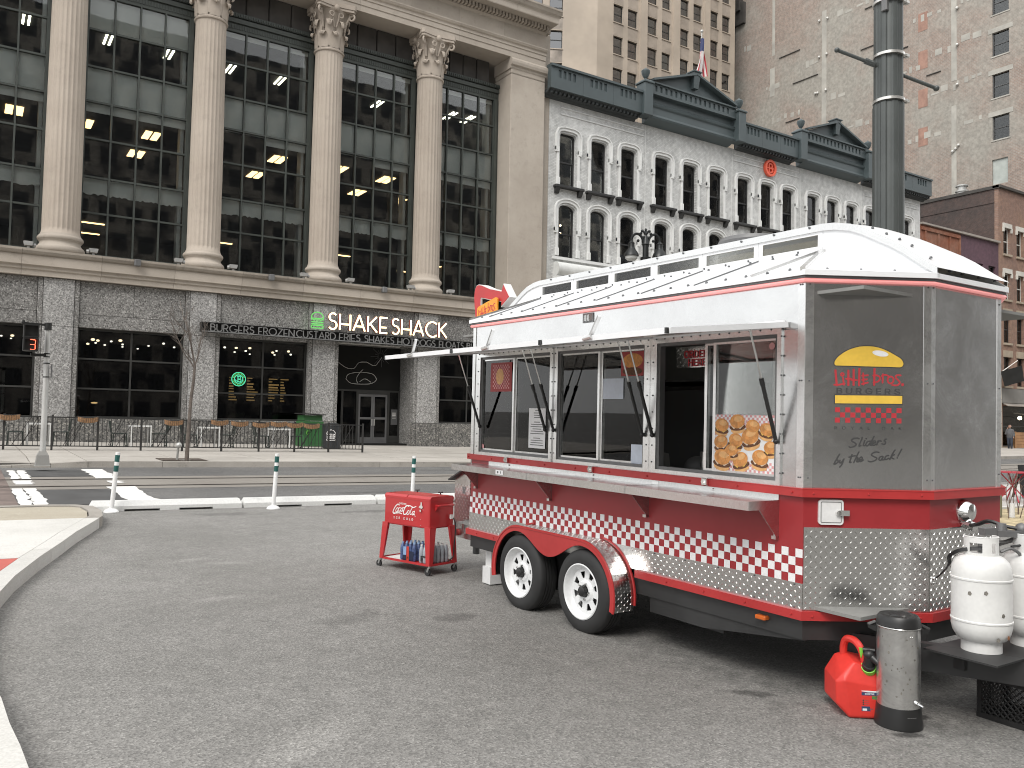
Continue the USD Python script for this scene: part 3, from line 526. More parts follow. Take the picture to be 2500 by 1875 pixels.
# rooms behind the glass, with their lit lamps
m = MB(); m.box(-2.5, 22, 44.5, 44.7, 7.3, 17.4)
for z0, z1 in ((10.02, 10.3), (13.12, 14.3), (17.12, 17.5), (7.2, 7.4)): m.box(-2.5, 22, 34.85, 44.5, z0, z1)
for x in (-2.5, 22): m.box(x-.1, x, 34.8, 44.6, 7.3, 17.4)
m.box(8, 8.5, 38.3, 38.8, 7.4, 17.2); m.box(13, 13.4, 39, 39.5, 7.4, 17.2); m.box(17.6, 18, 38.3, 38.8, 7.4, 17.2)
obj('office_room', m, 'office_wall', NB, smooth=False)
def lamp(x, y, z, kind):
    m = MB()
    if kind == 'b':
        for d in (-.17, .17): m.box(x+d-.13, x+d+.13, y-.55, y+.55, z-.03, z)
    elif kind == 'c':
        for d in (-.1, .1): m.box(x+d-.045, x+d+.045, y-.6, y+.6, z-.03, z)
    else: m.box(x-.5, x+.5, y-.09, y+.09, z-.03, z)
    obj('ceiling_light', m, 'light_cool' if kind == 'c' else 'light_warm', NB, smooth=False)
for x, y in [(3.6, 37.05), (6.1, 37.05), (11.4, 37.05), (16.7, 37.05), (14.2, 36.8), (6.0, 40.1), (11.3, 40.1), (16.5, 40.1), (18.9, 40.3), (1.2, 37.05)]: lamp(x, y, 13.1, 'b')
for x, y in [(1.5, 37.9), (4.46, 38.0), (6.85, 38.0), (9.45, 38.0), (11.7, 37.95), (16.6, 38.0), (21.3, 37.2), (20.3, 37.3), (19.3, 37.6)]: lamp(x, y, 17.1, 'c')
for x, y in [(4.5, 41.3), (4.6, 43.8), (16.2, 41.3), (21.5, 40.9), (20.8, 43.6), (10.3, 42)]: lamp(x, y, 10.0, 'a')
# entablature
stones('architrave', 'limestone', -6, 23.5, 4.9, [(34.75, 19.1), (33.42, 19.1), (33.42, 19.36), (33.385, 19.37), (33.385, 19.60), (33.35, 19.61), (33.35, 19.74), (33.28, 19.78), (33.22, 19.86), (33.22, 19.90), (34.75, 19.90)])
stones('frieze', 'limestone', -6, 23.5, 2.45, [(34.75, 19.90), (33.42, 19.90), (33.42, 20.66), (33.36, 20.72), (33.30, 20.76), (34.75, 20.76)])
for k in range(160):
    x = 23.42-.185*k
    if x < -6: break
    m = MB(); m.box(x-.105, x, 33.06, 33.30, 20.78, 20.99); obj('dentil', m, 'limestone', NB, smooth=False)
stones('cornice', 'limestone', -6, 23.7, 2.45, [(34.75, 20.77), (33.30, 20.77), (33.30, 21.0), (32.62, 21.0), (32.60, 20.96), (32.58, 21.0), (32.58, 21.22), (32.54, 21.26), (34.75, 21.26)])
stones('cornice_cap', 'limestone_dark', -6, 23.75, 2.45, [(34.75, 21.265), (32.54, 21.265), (32.46, 21.34), (32.40, 21.46), (32.36, 21.5), (32.36, 21.58), (34.75, 21.62)])
m = MB(); m.box(-6, 24, 34.75, 45, 19.1, 21.5); obj('roof', m, 'limestone_dark', NB, smooth=False)
# shop signs
SG = thing('shop_sign', 'lit SHAKE SHACK letters with a green neon burger on the granite', 'sign')
k = 0; gap = {0: 12.57, 5: 15.45}; x = None
def letters(text, x0, x1, z0, h, y, mat, parent, w, d, name='letter', backing=None, shift=0):
    for c, p in word(text, h, x1-x0, w):
        m = MB(); m.ext(p, (x0, y, z0), X1, Z1, d); L = obj(name, m, mat, parent, smooth=False)
        if backing: m = MB(); m.ext(p.buffer(.012), (x0, y+d*0+.005, z0), X1, Z1, -.09); obj('letter_side', m, backing, L, smooth=False)
letters('SHAKE', 12.57, 15.22, 5.22, .66, 33.2, 'sign_glow', SG, .105, .02, backing='sign_rust'); letters('SHACK', 15.45, 18.15, 5.22, .66, 33.2, 'sign_glow', SG, .105, .02, backing='sign_rust')
def burger_lines(w, h):
    k = h/.67; return [[(a*w/.55, b*k) for a, b in l] for l in [arc(.275, .42, .26, .24, 0, 180)+[(.015, .40), (.535, .40), (.535, .42)], [(.02, .33)]+[(.06+.07*i, .31 if i % 2 else .37) for i in range(7)]+[(.53, .33)], [(.02, .25), (.53, .25)], [(.02, .17), (.53, .17)], [(.04, .11), (.51, .11), (.53, .08), (.53, .03), (.5, .0), (.05, .0), (.02, .03), (.02, .08), (.04, .11)]]]
lines(SG, 'burger_outline', 'neon_green', burger_lines(.55, .67), .022, (11.81, 33.2, 5.21), X1, Z1)
BS = thing('canopy_sign', 'dark band of grey capitals listing BURGERS, FROZEN CUSTARD, FRIES above the entrance', 'sign')
m = MB(); m.box(7.5, 21.2, 33.16, 33.5, 4.745, 4.765); m.box(7.5, 21.2, 33.22, 33.5, 5.10, 5.12); m.box(7.5, 7.53, 33.18, 33.5, 4.765, 5.10); m.box(7.53, 21.2, 33.42, 33.46, 4.765, 5.10); obj('frame', m, 'iron_black', BS, smooth=False)
m = MB(); m.box(7.5, 21.2, 33.15, 33.17, 4.74, 4.775); obj('edge_strip', m, 'letter_grey', BS, smooth=False)
for t, a_, b_ in (('BURGERS', 7.85, 9.50), ('FROZEN', 9.69, 11.13), ('CUSTARD', 11.23, 12.89), ('FRIES', 13.07, 13.99), ('SHAKES', 14.2, 15.56), ('HOT', 15.75, 16.53), ('DOGS', 16.60, 17.59), ('FLOATS', 17.8, 19.05), ('BURGERS', 19.24, 20.9)): letters(t, a_, b_, 4.79, .27, 33.24, 'letter_grey', BS, .12, .03)
NS = thing('neon_window_sign', 'round green neon sign with a script letter in the restaurant window', 'sign')
o, y = np.array([9.15, 33.88, 3.0]), 33.88
lines(NS, 'ring', 'neon_teal', [arc(0, 0, .27, .27, 0, 360, 30), arc(0, 0, .165, .165, 0, 360, 24)], .014, o, X1, Z1)
lines(NS, 'script_letter', 'neon_teal', [spline([(-.03, .11), (-.03, -.10)]), spline([(-.06, .1), (.06, .11), (.05, .01), (-.02, .0), (.09, -.03), (.05, -.11), (-.10, -.07), (-.13, -.02)])], .013, o, X1, Z1)
lines(NS, 'ring_lettering', 'neon_green', [[(.195*math.cos(t), .195*math.sin(t)), (.24*math.cos(t+.08), .24*math.sin(t+.08))] for t in np.linspace(.3, 2.84, 11)]+[[(.195*math.cos(t), .195*math.sin(t)), (.24*math.cos(t-.08), .24*math.sin(t-.08))] for t in np.linspace(3.4, 6.0, 10)], .012, o, X1, Z1)
m = MB(); m.cyl((9.15, 33.93, 3.0), (9.15, 33.9, 3.0), .3, .3, 24); obj('backing', m, 'dark_room', NS)
# ------------------------------------------------------------------ the white brick building
brick('white_brick', (.60, .605, .59), (.53, .535, .52), (.42, .42, .41), 'y', rough=.55, bw=.22, rh=.075, patch=(.64, .645, .63), bump=.9, mort=.010)
pm('white_trim', (.66, .665, .65), .5, var=.05)
pm('teal_metal', (.060, .078, .082), .5, var=.12, vs=.7)
pm('teal_dark', (.028, .033, .034), .6, var=.2)
pm('sash_black', (.022, .022, .022), .45)
pm('orange_sign', (.72, .11, .055), .5)
pm('awning_white', (.62, .63, .61), .6)
WB = thing('white_brick_building', 'white painted brick building with dark green cornice and pediments', 'building')
UW = [25.2, 27.23, 29.25, 31.68, 33.8, 35.9, 38.23, 40.27, 42.24, 44.62, 46.6, 48.6, 50.7, 52.8, 54.95]
HW = .52
def arched(x, z0, z1, rise, hw=HW, n=10): return Polygon([(x-hw, z0), (x+hw, z0)]+[(x+hw*math.cos(t), z1+rise*math.sin(t)) for t in np.linspace(0, math.pi, n)])
def segm(x, z0, z1, r, hw=HW): return Polygon([(x-hw, z0), (x+hw, z0), (x+hw, z1-r), (x+hw-r*.35, z1-r*.3), (x+hw-r*1.4, z1), (x-hw+r*1.4, z1), (x-hw+r*.35, z1-r*.3), (x-hw, z1-r)])
wall = sbox(24.0, 0, 56.6, 17.75).difference(unary_union([segm(x, 13.4, 16.15, .16) for x in UW]+[arched(x, 9.82, 12.24, .26) for x in UW]+[sbox(24.6+3.2*k, .9, 27.2+3.2*k, 5.6) for k in range(10)]))
m = MB(); m.ext(wall, (0, 34.0, 0), X1, Z1, .30); obj('wall', m, 'white_brick', WB, smooth=False)
m = MB(); m.box(24.0, 56.6, 35.5, 45, 0, 17.9); m.box(56.3, 56.6, 33.9, 45, 0, 18); m.box(24, 24.02, 34, 45, 0, 18); obj('back_wall', m, 'dark_room', WB, smooth=False)
for k, x in enumerate([30.42, 37.2, 43.4, 49.7]): m = MB(); m.box(x-.015, x+.015, 33.685, 33.72, 0, 17.7); obj('wall_seam', m, 'white_trim', WB, smooth=False)
def wwin(x, z0, z1, up):
    op = segm(x, z0, z1, .16) if up else arched(x, z0, z1, .26)
    m = MB(); zm = z0+(z1-z0)*(.47 if up else .5); inner = op.buffer(-.085)
    fr = op.difference(inner).union(sbox(x-HW+.05, zm-.035, x+HW-.05, zm+.035)); m.ext(fr, (0, 33.96, 0), X1, Z1, .07); w = obj('window', m, 'sash_black', WB, smooth=False)
    for a, b in ((z0, zm), (zm, z1+.5)):
        p = MB(); p.ext(inner.intersection(sbox(x-2, a, x+2, b)), (0, 33.93+(.02 if a == z0 else 0), 0), X1, Z1, .008); obj('pane', p, 'pane_dark', w, smooth=False)
    ho = op.buffer(.30, join_style=1 if not up else 2).difference(op.buffer(.10, join_style=1 if not up else 2)).intersection(sbox(x-3, z1-.95 if up else z1-1.15, x+3, z1+2))
    p = MB(); p.ext(ho, (0, 33.70, 0), X1, Z1, .07); h2 = op.buffer(.30).difference(op.buffer(.24)).intersection(sbox(x-3, z1-.95 if up else z1-1.15, x+3, z1+2)); p.ext(h2, (0, 33.63, 0), X1, Z1, .05)
    for s in (-1, 1):
        zb = z1-(1.0 if up else 1.2); p.box(x+s*.72-.10, x+s*.72+.10, 33.60, 33.7, zb-.04, zb+.22); p.cbox(x+s*.66-.11, x+s*.66+.11, 33.58, 33.7, z0+.02, z0+.42, .02); p.box(x+s*.66-.06, x+s*.66+.06, 33.64, 33.7, z0+.42, zb)
    obj('hood', p, 'white_trim', w, smooth=30)
    if up:
        p = MB(); p.cbox(x-.90, x+.90, 33.42, 33.72, z0-.13, z0-.0, .02)
        for s in (-.72, .72): p.hull([(x+s+dx, y, z) for dx in (-.12, .12) for y, z in ((33.46, z0-.13), (33.70, z0-.13), (33.62, z0-.42), (33.70, z0-.42))])
        obj('sill', p, 'sash_black', w, smooth=False)
for x in UW: wwin(x, 13.4, 16.15, True); wwin(x, 9.82, 12.24, False)
for x, z in [(25.1, 15.2), (25.0, 14.75), (25.3, 11.6), (25.3, 11.2), (27.0, 11.7), (27.0, 11.2), (26.95, 10.75), (31.9, 14.6), (31.9, 14.45), (44.5, 15.5), (44.5, 14.9), (44.5, 14.4), (32.0, 11.8), (32.1, 11.2), (27.2, 10.3)]:
    m = MB(); m.ball((x, 34.4, z), .05, 1); obj('pendant_lamp', m, 'bulb_warm', WB)
for z in (9.66, 17.05, 17.38):
    for a, b in (((24.3, 56.6),) if z < 10 else ((24.7, 30.3), (37.3, 43.2), (49.9, 56.2))):
        m = MB(); m.box(a, b, 33.60 if z < 10 else 33.66, 33.72, z, z+(.14 if z < 10 else .04)); obj('string_course', m, 'white_trim', WB, smooth=False)
m = MB(); m.cyl((24.4, 33.55, 9.15), (31.5, 33.55, 9.15), .36, .36, 20); obj('rolled_awning', m, 'awning_white', WB, smooth=60)
m = MB(); m.box(24.35, 31.6, 33.3, 33.7, 8.65, 8.78); obj('awning_box', m, 'white_trim', WB, smooth=False)
def para(a, b):
    m = MB(); m.ext(Polygon([(33.7, 17.70), (33.62, 17.70), (33.55, 17.78), (33.35, 17.80), (33.10, 17.98), (33.7, 17.98)]), (a, 0, 0), Y1, Z1, b-a); cb = obj('cornice_soffit', m, 'teal_dark', WB, smooth=False)
    m = MB()
    for x in np.arange(a+.12, b-.1, .26): m.box(x, x+.12, 33.14, 33.40, 17.80, 17.96)
    obj('bracket_row', m, 'teal_dark', cb, smooth=False, kind='stuff')
    n = 3; e = np.linspace(a, b, n+1)
    for p, q in zip(e[:-1], e[1:]):
        P = sbox(p+.006, 17.98, q-.006, 19.05); c = (p+q)/2; hs = [sbox(c+d-.09, 18.55, c+d+.09, 18.95) for d in (-.45, -.15, .15, .45)]
        m = MB(); m.ext(P.difference(unary_union(hs)), (0, 33.06, 0), X1, Z1, .06); m.box(p+.006, q-.006, 33.06, 33.3, 17.98, 19.05); obj('parapet_panel', m, 'teal_metal', WB, smooth=False)
    m = MB(); m.box(a, b, 32.90, 33.4, 19.05, 19.12); m.box(a, b, 32.94, 33.35, 19.12, 19.18); obj('parapet_cap', m, 'teal_metal', WB, smooth=False)
for a, b in ((23.55, 29.55), (37.4, 42.3), (49.6, 56.9)): para(a, b)
def post(x, urn=True):
    m = MB(); m.cbox(x-.30, x+.30, 32.80, 33.5, 17.90, 19.62, .02); m.cbox(x-.36, x+.36, 32.74, 33.55, 19.62, 19.72, .02); m.hull([(x+sx*.33, 33.14+sy*.38, 19.72) for sx in (-1, 1) for sy in (-1, 1)]+[(x+sx*.16, 33.14+sy*.18, 19.86) for sx in (-1, 1) for sy in (-1, 1)]); p = obj('parapet_post', m, 'teal_metal', WB, smooth=False)
    if urn: m = MB(); m.lathe([(.07, 19.85), (.06, 19.93), (.13, 20.0), (.22, 20.18), (.24, 20.34), (.20, 20.40), (.10, 20.44), (.05, 20.50), (0, 20.54)], (x, 33.1, 0), 16); obj('urn', m, 'teal_metal', p)
for x in (29.83, 37.08, 42.65, 49.5): post(x)
def pediment(a, b):
    c = (a+b)/2; m = MB(); m.ext(Polygon([(33.7, 17.72), (33.55, 17.75), (33.1, 17.93), (33.05, 18.02), (33.16, 18.08), (33.2, 18.2), (33.2, 18.55), (33.12, 18.62), (33.08, 18.72), (33.25, 18.78), (33.3, 18.9), (33.3, 19.18), (33.02, 19.22), (33.02, 19.30), (33.7, 19.30)]), (a, 0, 0), Y1, Z1, b-a); obj('entablature', m, 'teal_metal', WB, smooth=False)
    hs = [sbox(x, 19.40, x+.17, 19.72) for x in np.arange(a+.35, b-.4, .37)]
    m = MB(); m.ext(sbox(a, 19.30, b, 19.80).difference(unary_union(hs)), (0, 33.12, 0), X1, Z1, .06); m.box(a, b, 33.12, 33.4, 19.30, 19.80); m.box(a, b, 32.96, 33.4, 19.80, 19.88); obj('balustrade', m, 'teal_metal', WB, smooth=False)
    m = MB(); m.ext(Polygon([(a+.2, 19.88), (b-.2, 19.88), (c, 20.95)]), (0, 33.35, 0), X1, Z1, .15)
    for s in (-1, 1): m.bar((c, 33.12, 21.0), (c+s*((b-a)/2-.1), 33.12, 19.95), .55, .11, up=(0, 0, 1))
    obj('pediment', m, 'teal_metal', WB, smooth=False)
    m = MB(); m.hull([(c+sx*w, y, z) for sx in (-1, 1) for w, z, y in ((.26, 21.1, 32.85), (.17, 20.2, 32.95), (.26, 21.1, 33.4), (.17, 20.2, 33.4))]); m.box(c-.32, c+.32, 32.8, 33.45, 21.1, 21.16); obj('keystone', m, 'teal_metal', WB, smooth=False)
pediment(30.13, 36.78); pediment(42.95, 49.2)
# round letter sign
OS = thing('round_sign', 'round orange letter B sign on the white brick wall', 'sign')
m = MB(); o = (40.39, 33.66, 17.12); R_ = Point(0, 0).buffer(.5, quad_segs=16).difference(Point(0, 0).buffer(.36, quad_segs=16)); R_ = affinity.scale(R_, 1, 1.02)
m.ext(R_, (o[0], 33.66, o[2]), X1, Z1, .18); obj('ring', m, 'orange_sign', OS, smooth=30)
bl = affinity.translate(stroke([[(-.12, -.26), (-.12, .26)], [(-.12, .26)]+arc(.02, .13, .14, .13, 90, -90)+[(-.12, 0)], [(-.12, 0)]+arc(.04, -.13, .15, .13, 90, -90)+[(-.12, -.26)]], .085, 2), 0, 0)
m = MB(); m.ext(unary_union([bl, sbox(-.40, -.03, .40, .03)]), (o[0], 33.66, o[2]), X1, Z1, .14); obj('letter', m, 'orange_sign', OS, smooth=False)
# flag on the roof
pm('flag_red', (.42, .05, .06), .8); pm('flag_white', (.66, .62, .60), .8); pm('flag_blue', (.03, .04, .11), .8); pm('pole_silver', (.5, .5, .48), .4, .5)
FL = thing('flag', 'limp American flag on a pole above the pediment', 'flag')
m = MB(); m.cyl((36.88, 36, 17.9), (36.98, 36, 25.5), .035, .03, 8); m.ball((36.98, 36, 25.6), .09, 1); obj('flagpole', m, 'pole_silver', FL)
def flagpt(s, t):   # s along the hoist from the top, t across the fly: hangs in folds beside the pole
    x = 36.95 + (-.05-.68*s**1.3)*(1-abs(2*t-.9))*.9*(1 if t < .45 else .12) + (.38*s**.6*(t-.45)/.55 if t > .45 else 0)
    return (x, 36-.12+.16*math.sin(t*9+s*2)+.1*t, 25.15-2.35*s-.2*t*(1-s))
for k in range(13):
    m = MB(); t0, t1 = k/13, (k+1)/13; ss = np.linspace(0, 1, 12); v = []
    for s in ss: v += [flagpt(s, t0), flagpt(s, (t0+t1)/2), flagpt(s, t1)]
    f = [];
    for i in range(11):
        for j in range(2): a = i*3+j; f.append([a, a+1, a+4, a+3])
    cut = 4 if True else 0
    F = np.array(f); bl_ = F[:2*cut] if k < 11 else F[:0]
    if len(bl_): mm = MB(); mm.add(v, bl_); obj('canton_fold', mm, 'flag_blue', FL, smooth=60)
    mm = MB(); mm.add(v, F[2*cut:] if k < 11 else F); obj('stripe', mm, 'flag_red' if k % 2 == 0 else 'flag_white', FL, smooth=60)
# ------------------------------------------------------------------ beige tower
pm('tower_stone', (.40, .34, .275), .8, var=.12, vs=.25, bump=.1, bs=8)
pm('tower_spandrel', (.335, .285, .235), .8, var=.2, vs=.5)
pm('tower_stained', (.27, .235, .20), .85, var=.4, vs=.6)
glass('pane_sky', (.25, .25, .25), .01, 2.6)
TW = thing('office_tower', 'tall beige stone office tower behind the white building', 'building')
COLS = [(58.27, 59.66), (60.35, 61.77), (63.29, 64.74), (65.49, 66.82), (68.36, 69.74), (70.5, 71.9), (73.3, 74.65), (75.35, 76.7)]
ROWS = [40.48-3.58*3+3.58*k for k in range(8)]   # window tops
def tface(o, u, cols, rows, width, ztop, stain=None):
    """a face of the tower: origin o at the left foot, u along the face"""
    o, u = np.asarray(o, float), np.asarray(u, float); n = np.cross(u, Z1)
    P = sbox(0, 0, width, ztop).difference(unary_union([sbox(a, t-2.04, b, t) for a, b in cols for t in rows]))
    m = MB(); m.ext(P, o-n*.45, u, Z1, .45); obj('wall', m, 'tower_stone', TW, smooth=False)
    for k in range(0, len(cols), 2):
        a, b = cols[k][0], cols[k][1]; c, d = cols[k+1]
        for p, q in ((a, b), (c, d)):
            for j, t in enumerate(rows[:-1]): m = MB(); m.ext(sbox(p, t+.10, q, rows[j+1]-2.14), o+n*.0, u, Z1, .012); obj('spandrel', m, 'tower_stained' if stain else 'tower_spandrel', TW, smooth=False)
    edges = [0]+[(cols[k][1]+cols[k+1][0])/2 for k in range(1, len(cols)-1, 2)]+[width]
    for k in range(1, len(cols)-1, 2): m = MB(); m.ext(sbox(cols[k][1]+.25, 0, cols[k+1][0]-.25, ztop), o, u, Z1, .28); obj('pier', m, 'tower_stone', TW, smooth=False)
    for a, b in cols:
        for t in rows:
            fr = sbox(a, t-2.04, b, t).difference(sbox(a+.07, t-1.97, b-.07, t-1.06)).difference(sbox(a+.07, t-.98, b-.07, t-.07)); m = MB(); m.ext(fr, o-n*.30, u, Z1, .08); w = obj('window', m, 'bronze_frame', TW, smooth=False)
            for z0, z1 in ((t-1.97, t-1.06), (t-.98, t-.07)): p = MB(); p.ext(sbox(a+.07, z0, b-.07, z1), o-n*.27, u, Z1, .01); obj('pane', p, 'pane_sky', w, smooth=False)
            if rnd.random() < .75 and not stain: p = MB(); p.ext(sbox(a+.07, t-(.95 if rnd.random() < .5 else 1.7), b-.07, t-.05), o-n*.40, u, Z1, .02); obj('blind', p, 'blind_white', w, smooth=False)
            p = MB(); p.ext(sbox(a-.05, t-2.14, b+.05, t-2.04), o-n*.1, u, Z1, .2); obj('sill', p, 'tower_stone', w, smooth=False)
tface((56.0, 70, 0), X1, [(a-56, b-56) for a, b in COLS], ROWS, 21.6, 62)
uB = nrm((.885, -.465, 0)); oB = np.array([56.0, 70, 0])-uB*14
tface(oB, uB, [(6.6, 8.0), (8.75, 10.2)], [r-.35 for r in ROWS], 14, 62, stain=True)
m = MB(); m.box(56.5, 77.6, 70.46, 95, 0, 61); m.hull([tuple(oB+np.array([0.4, .8, z]))for z in (0, 61)]+[(56.3, 70.9, z) for z in (0, 61)]+[(56, 95, z) for z in (0, 61)]+[(44, 95, z) for z in (0, 61)]); obj('core', m, 'dark_room', TW, smooth=False)
# ------------------------------------------------------------------ tall brick party wall
brick('party_brick', (.335, .245, .20), (.285, .225, .19), (.36, .33, .29), 'x', bw=.42, rh=.145, patch=(.345, .325, .285), pscale=.11, bump=.5, mort=.022, plo=.40, phi=.6)
pm('render_strip', (.40, .385, .345), .9, var=.15, vs=.8); pm('brick_patch', (.33, .20, .155), .9, var=.2); pm('pale_window', (.40, .43, .40), .5)
PB = thing('brick_tower', 'high windowless side wall of worn patched brick', 'building')
PW = [(39.45, 41.0, 43.42-4.05*k+4.05*2) for k in range(6)]
P = sbox(25, 0, 73, 80).difference(unary_union([sbox(a, t-2.3, b, t) for a, b, t in PW])).difference(sbox(39.6, 24.7, 41.06, 27.1))
m = MB(); m.ext(affinity.scale(P, -1, 1, origin=(0, 0)), (81.4, 0, 0), (0, -1, 0), Z1, .4); obj('wall', m, 'party_brick', PB, smooth=False)
m = MB(); m.box(82.2, 110, 25, 73, 0, 79); m.box(81, 83, 73, 73.5, 0, 80); obj('core', m, 'dark_room', PB, smooth=False)
for a, b, t in PW:
    m = MB(); m.box(81.18, 81.26, a, b, t-1.2, t-1.13); m.box(81.15, 81.3, a, a+.08, t-2.3, t); m.box(81.15, 81.3, b-.08, b, t-2.3, t); w = obj('window', m, 'line_grey', PB, smooth=False)
    p = MB(); p.box(81.24, 81.25, a+.08, b-.08, t-2.3, t); obj('pane', p, 'pane_dark', w, smooth=False); p = MB(); p.box(80.95, 81.1, a-.1, b+.1, t-2.42, t-2.3); obj('sill', p, 'render_strip', w, smooth=False); p = MB(); p.box(80.97, 81.0, a-.35, b+.35, t, t+.45); obj('lintel', p, 'render_strip', w, smooth=False)
m = MB(); m.box(81.15, 81.2, 39.6, 41.06, 24.7, 27.1); obj('boarded_window', m, 'pale_window', PB, smooth=False)
def wp(n, y0, y1, z0, z1, mat, d=.02): m = MB(); m.box(81-d, 81.01, y0, y1, z0, z1); obj(n, m, mat, PB, smooth=False)
for y0, y1, z0, z1 in [(44.4, 44.95, 36.0, 46), (44.45, 44.95, 24, 33.5), (66.7, 67.1, 46.5, 54), (59.4, 60.0, 35, 49.2), (66.7, 67.4, 41.5, 45.0)]: wp('render_strip', y0, y1, z0, z1, 'render_strip')
for y0, y1, z in [(42.0, 44.0, 39.6), (45, 47, 39.2), (48.2, 52, 38.5), (57, 59, 38.6), (42, 44.4, 35.6), (44.5, 48, 35.2), (60.5, 62.2, 43.4), (66, 68, 42.5), (70.4, 71.6, 48.6), (63, 67, 38.2), (42, 44, 31.4), (46, 52, 31.0), (54, 57.5, 34.5), (39, 44, 43.6), (46, 49, 43.5), (54, 58, 47.8)]:
    x = y0
    while x < y1: w = rnd.uniform(.25, .9); wp('mortar_patch', x, min(x+w, y1), z+rnd.uniform(-.2, .1), z+rnd.uniform(.2, .75), 'render_strip', .015+rnd.uniform(0, .008)); x += w+rnd.uniform(.05, .6)
for y, z in [(47.9, 40.2), (47.9, 36.2), (47.9, 32.2), (47.9, 44.2)]: wp('filled_opening', y-.5, y+.5, z-1.9, z, 'brick_patch', .02)
for y, z in [(60.3, 48.2), (59.2, 48.1), (60.3, 43.95), (59.3, 43.97), (60.8, 39.85), (60.5, 39.82), (59.4, 39.82), (44.3, 43.2), (44.3, 39.5), (44.3, 35.5), (44.5, 29.1), (44.2, 29.4), (44.8, 28.9)]:
    m = MB(); m.ball((80.85, y, z), .14, 1); obj('wall_anchor', m, 'line_silver', PB)
for y0, y1, z in [(52, 54.5, 47.2), (63, 66, 45.8), (60.5, 64, 42.0), (52, 55, 42.8), (63, 65, 37.6), (51, 53, 38.4), (46, 47.5, 37.4), (49.5, 51, 41.2)]: m = MB(); m.box(80.88, 81, y0, y1, z, z+.08); obj('ledge_fragment', m, 'dark_stone', PB, smooth=False)
m = MB(); m.box(80.6, 81.2, 71.3, 73.2, 52.3, 55.0); m.box(80.3, 81, 71.8, 73.2, 54, 56); obj('cornice_fragment', m, 'dark_stone', PB, smooth=False)
# ------------------------------------------------------------------ low brick row at the right
brick('red_brick', (.27, .145, .10), (.225, .12, .088), (.25, .20, .17), 'y', patch=(.30, .19, .135), pscale=.4)
brick('dark_brick', (.075, .052, .045), (.10, .06, .05), (.09, .075, .068), 'x', patch=(.055, .045, .042), pscale=.3)
brick('orange_brick', (.30, .125, .07), (.26, .11, .065), (.25, .16, .12), 'y', patch=(.24, .085, .045), pscale=.7)
brick('purple_brick', (.115, .062, .082), (.10, .056, .075), (.09, .05, .065), 'y', patch=(.12, .065, .085))
pm('lintel_white', (.58, .56, .51), .7); pm('lintel_tan', (.36, .30, .23), .8); pm('band_grey', (.20, .195, .185), .7, var=.1); pm('coping', (.30, .27, .24), .8); pm('stone_pale', (.42, .40, .36), .8)
def lowb(name, label, x0, x1, zt, mat, wins, sidemat=None, depth=22):
    b = thing(name, label, 'building'); P = sbox(x0, 0, x1, zt).difference(unary_union([sbox(*w[:4]) for w in wins]))
    m = MB(); m.ext(P, (0, 34.0, 0), X1, Z1, .30); obj('wall', m, mat, b, smooth=False)
    m = MB(); m.box(x0+.05, x1, 34.6, 34+depth, 0, zt-.6); obj('core', m, 'dark_room', b, smooth=False)
    if sidemat: m = MB(); m.box(x0, x0+.3, 34.0, 34+depth, 0, zt-.05); obj('side_wall', m, sidemat, b, smooth=False)
    for w in wins:
        a, z0, c, z1 = w[:4]; m = MB(); fr = sbox(a, z0, c, z1).difference(sbox(a+.09, z0+.09, c-.09, z1-.09)).union(sbox(a, (z0+z1)/2-.04, c, (z0+z1)/2+.04)); m.ext(fr, (0, 33.95, 0), X1, Z1, .06); wi = obj('window', m, 'lintel_white' if w[4] == 'w' else 'sash_black', b, smooth=False)
        p = MB(); p.ext(sbox(a+.09, z0+.09, c-.09, z1-.09), (0, 33.92, 0), X1, Z1, .01); obj('pane', p, 'pane_dark', wi, smooth=False); p = MB(); p.box(a-.12, c+.12, 33.58, 33.75, z0-.16, z0); obj('sill', p, 'lintel_tan', wi, smooth=False)
        if w[4] in 'wt':
            p = MB(); p.box(a-.14, c+.14, 33.60, 33.75, z1-.02, z1+(.34 if w[4] == 'w' else .5))
            if w[4] == 'w': p.box(a-.18, a-.02, 33.58, 33.75, z1-.35, z1); p.box(c+.02, c+.18, 33.58, 33.75, z1-.35, z1)
            obj('lintel', p, 'lintel_white' if w[4] == 'w' else 'lintel_tan', wi, smooth=False)
    return b
WX = [(68.15, 69.2), (70.2, 71.25), (72.3, 73.35), (74.4, 75.45)]
RB = lowb('red_brick_building', 'red brick house with white window lintels at the right edge', 67.4, 80.5, 20.55, 'red_brick', [(a, z0, b, z1, k) for a, b in WX for z0, z1, k in ((15.4, 17.5, 'w'), (11.8, 13.9, 'w'), (8.35, 10.55, 't'), (4.96, 7.25, 't'))]+[(67.9, .2, 79.5, 3.4, 'n')], 'dark_brick', 26)
m = MB(); m.box(67.3, 67.8, 33.6, 60, 20.5, 20.75); m.box(67.3, 80.5, 33.5, 34.1, 20.55, 20.75); obj('coping', m, 'dark_stone', RB, smooth=False)
m = MB(); m.box(67.35, 67.45, 34, 60, 19.4, 19.6); obj('side_band', m, 'dark_brick', RB, smooth=False)
m = MB(); m.box(67.45, 80, 33.5, 33.8, 3.62, 4.75); obj('fascia_band', m, 'band_grey', RB, smooth=False)
m = MB(); m.hull([(67.7, 33.6, 3.62), (80, 33.6, 3.62), (67.7, 33.2, 3.4), (80, 33.2, 3.4), (67.7, 33.6, 3.55), (80, 33.6, 3.55), (67.7, 33.2, 3.36), (80, 33.2, 3.36)]); obj('awning_edge', m, 'coping', RB, smooth=False)
for x, z in [(68.4, 2.75), (70.2, 2.75), (68.2, 2.45)]: m = MB(); m.ball((x, 34.2, z), .12, 1, (1.4, 1, .5)); obj('shop_lamp', m, 'bulb_white', RB)
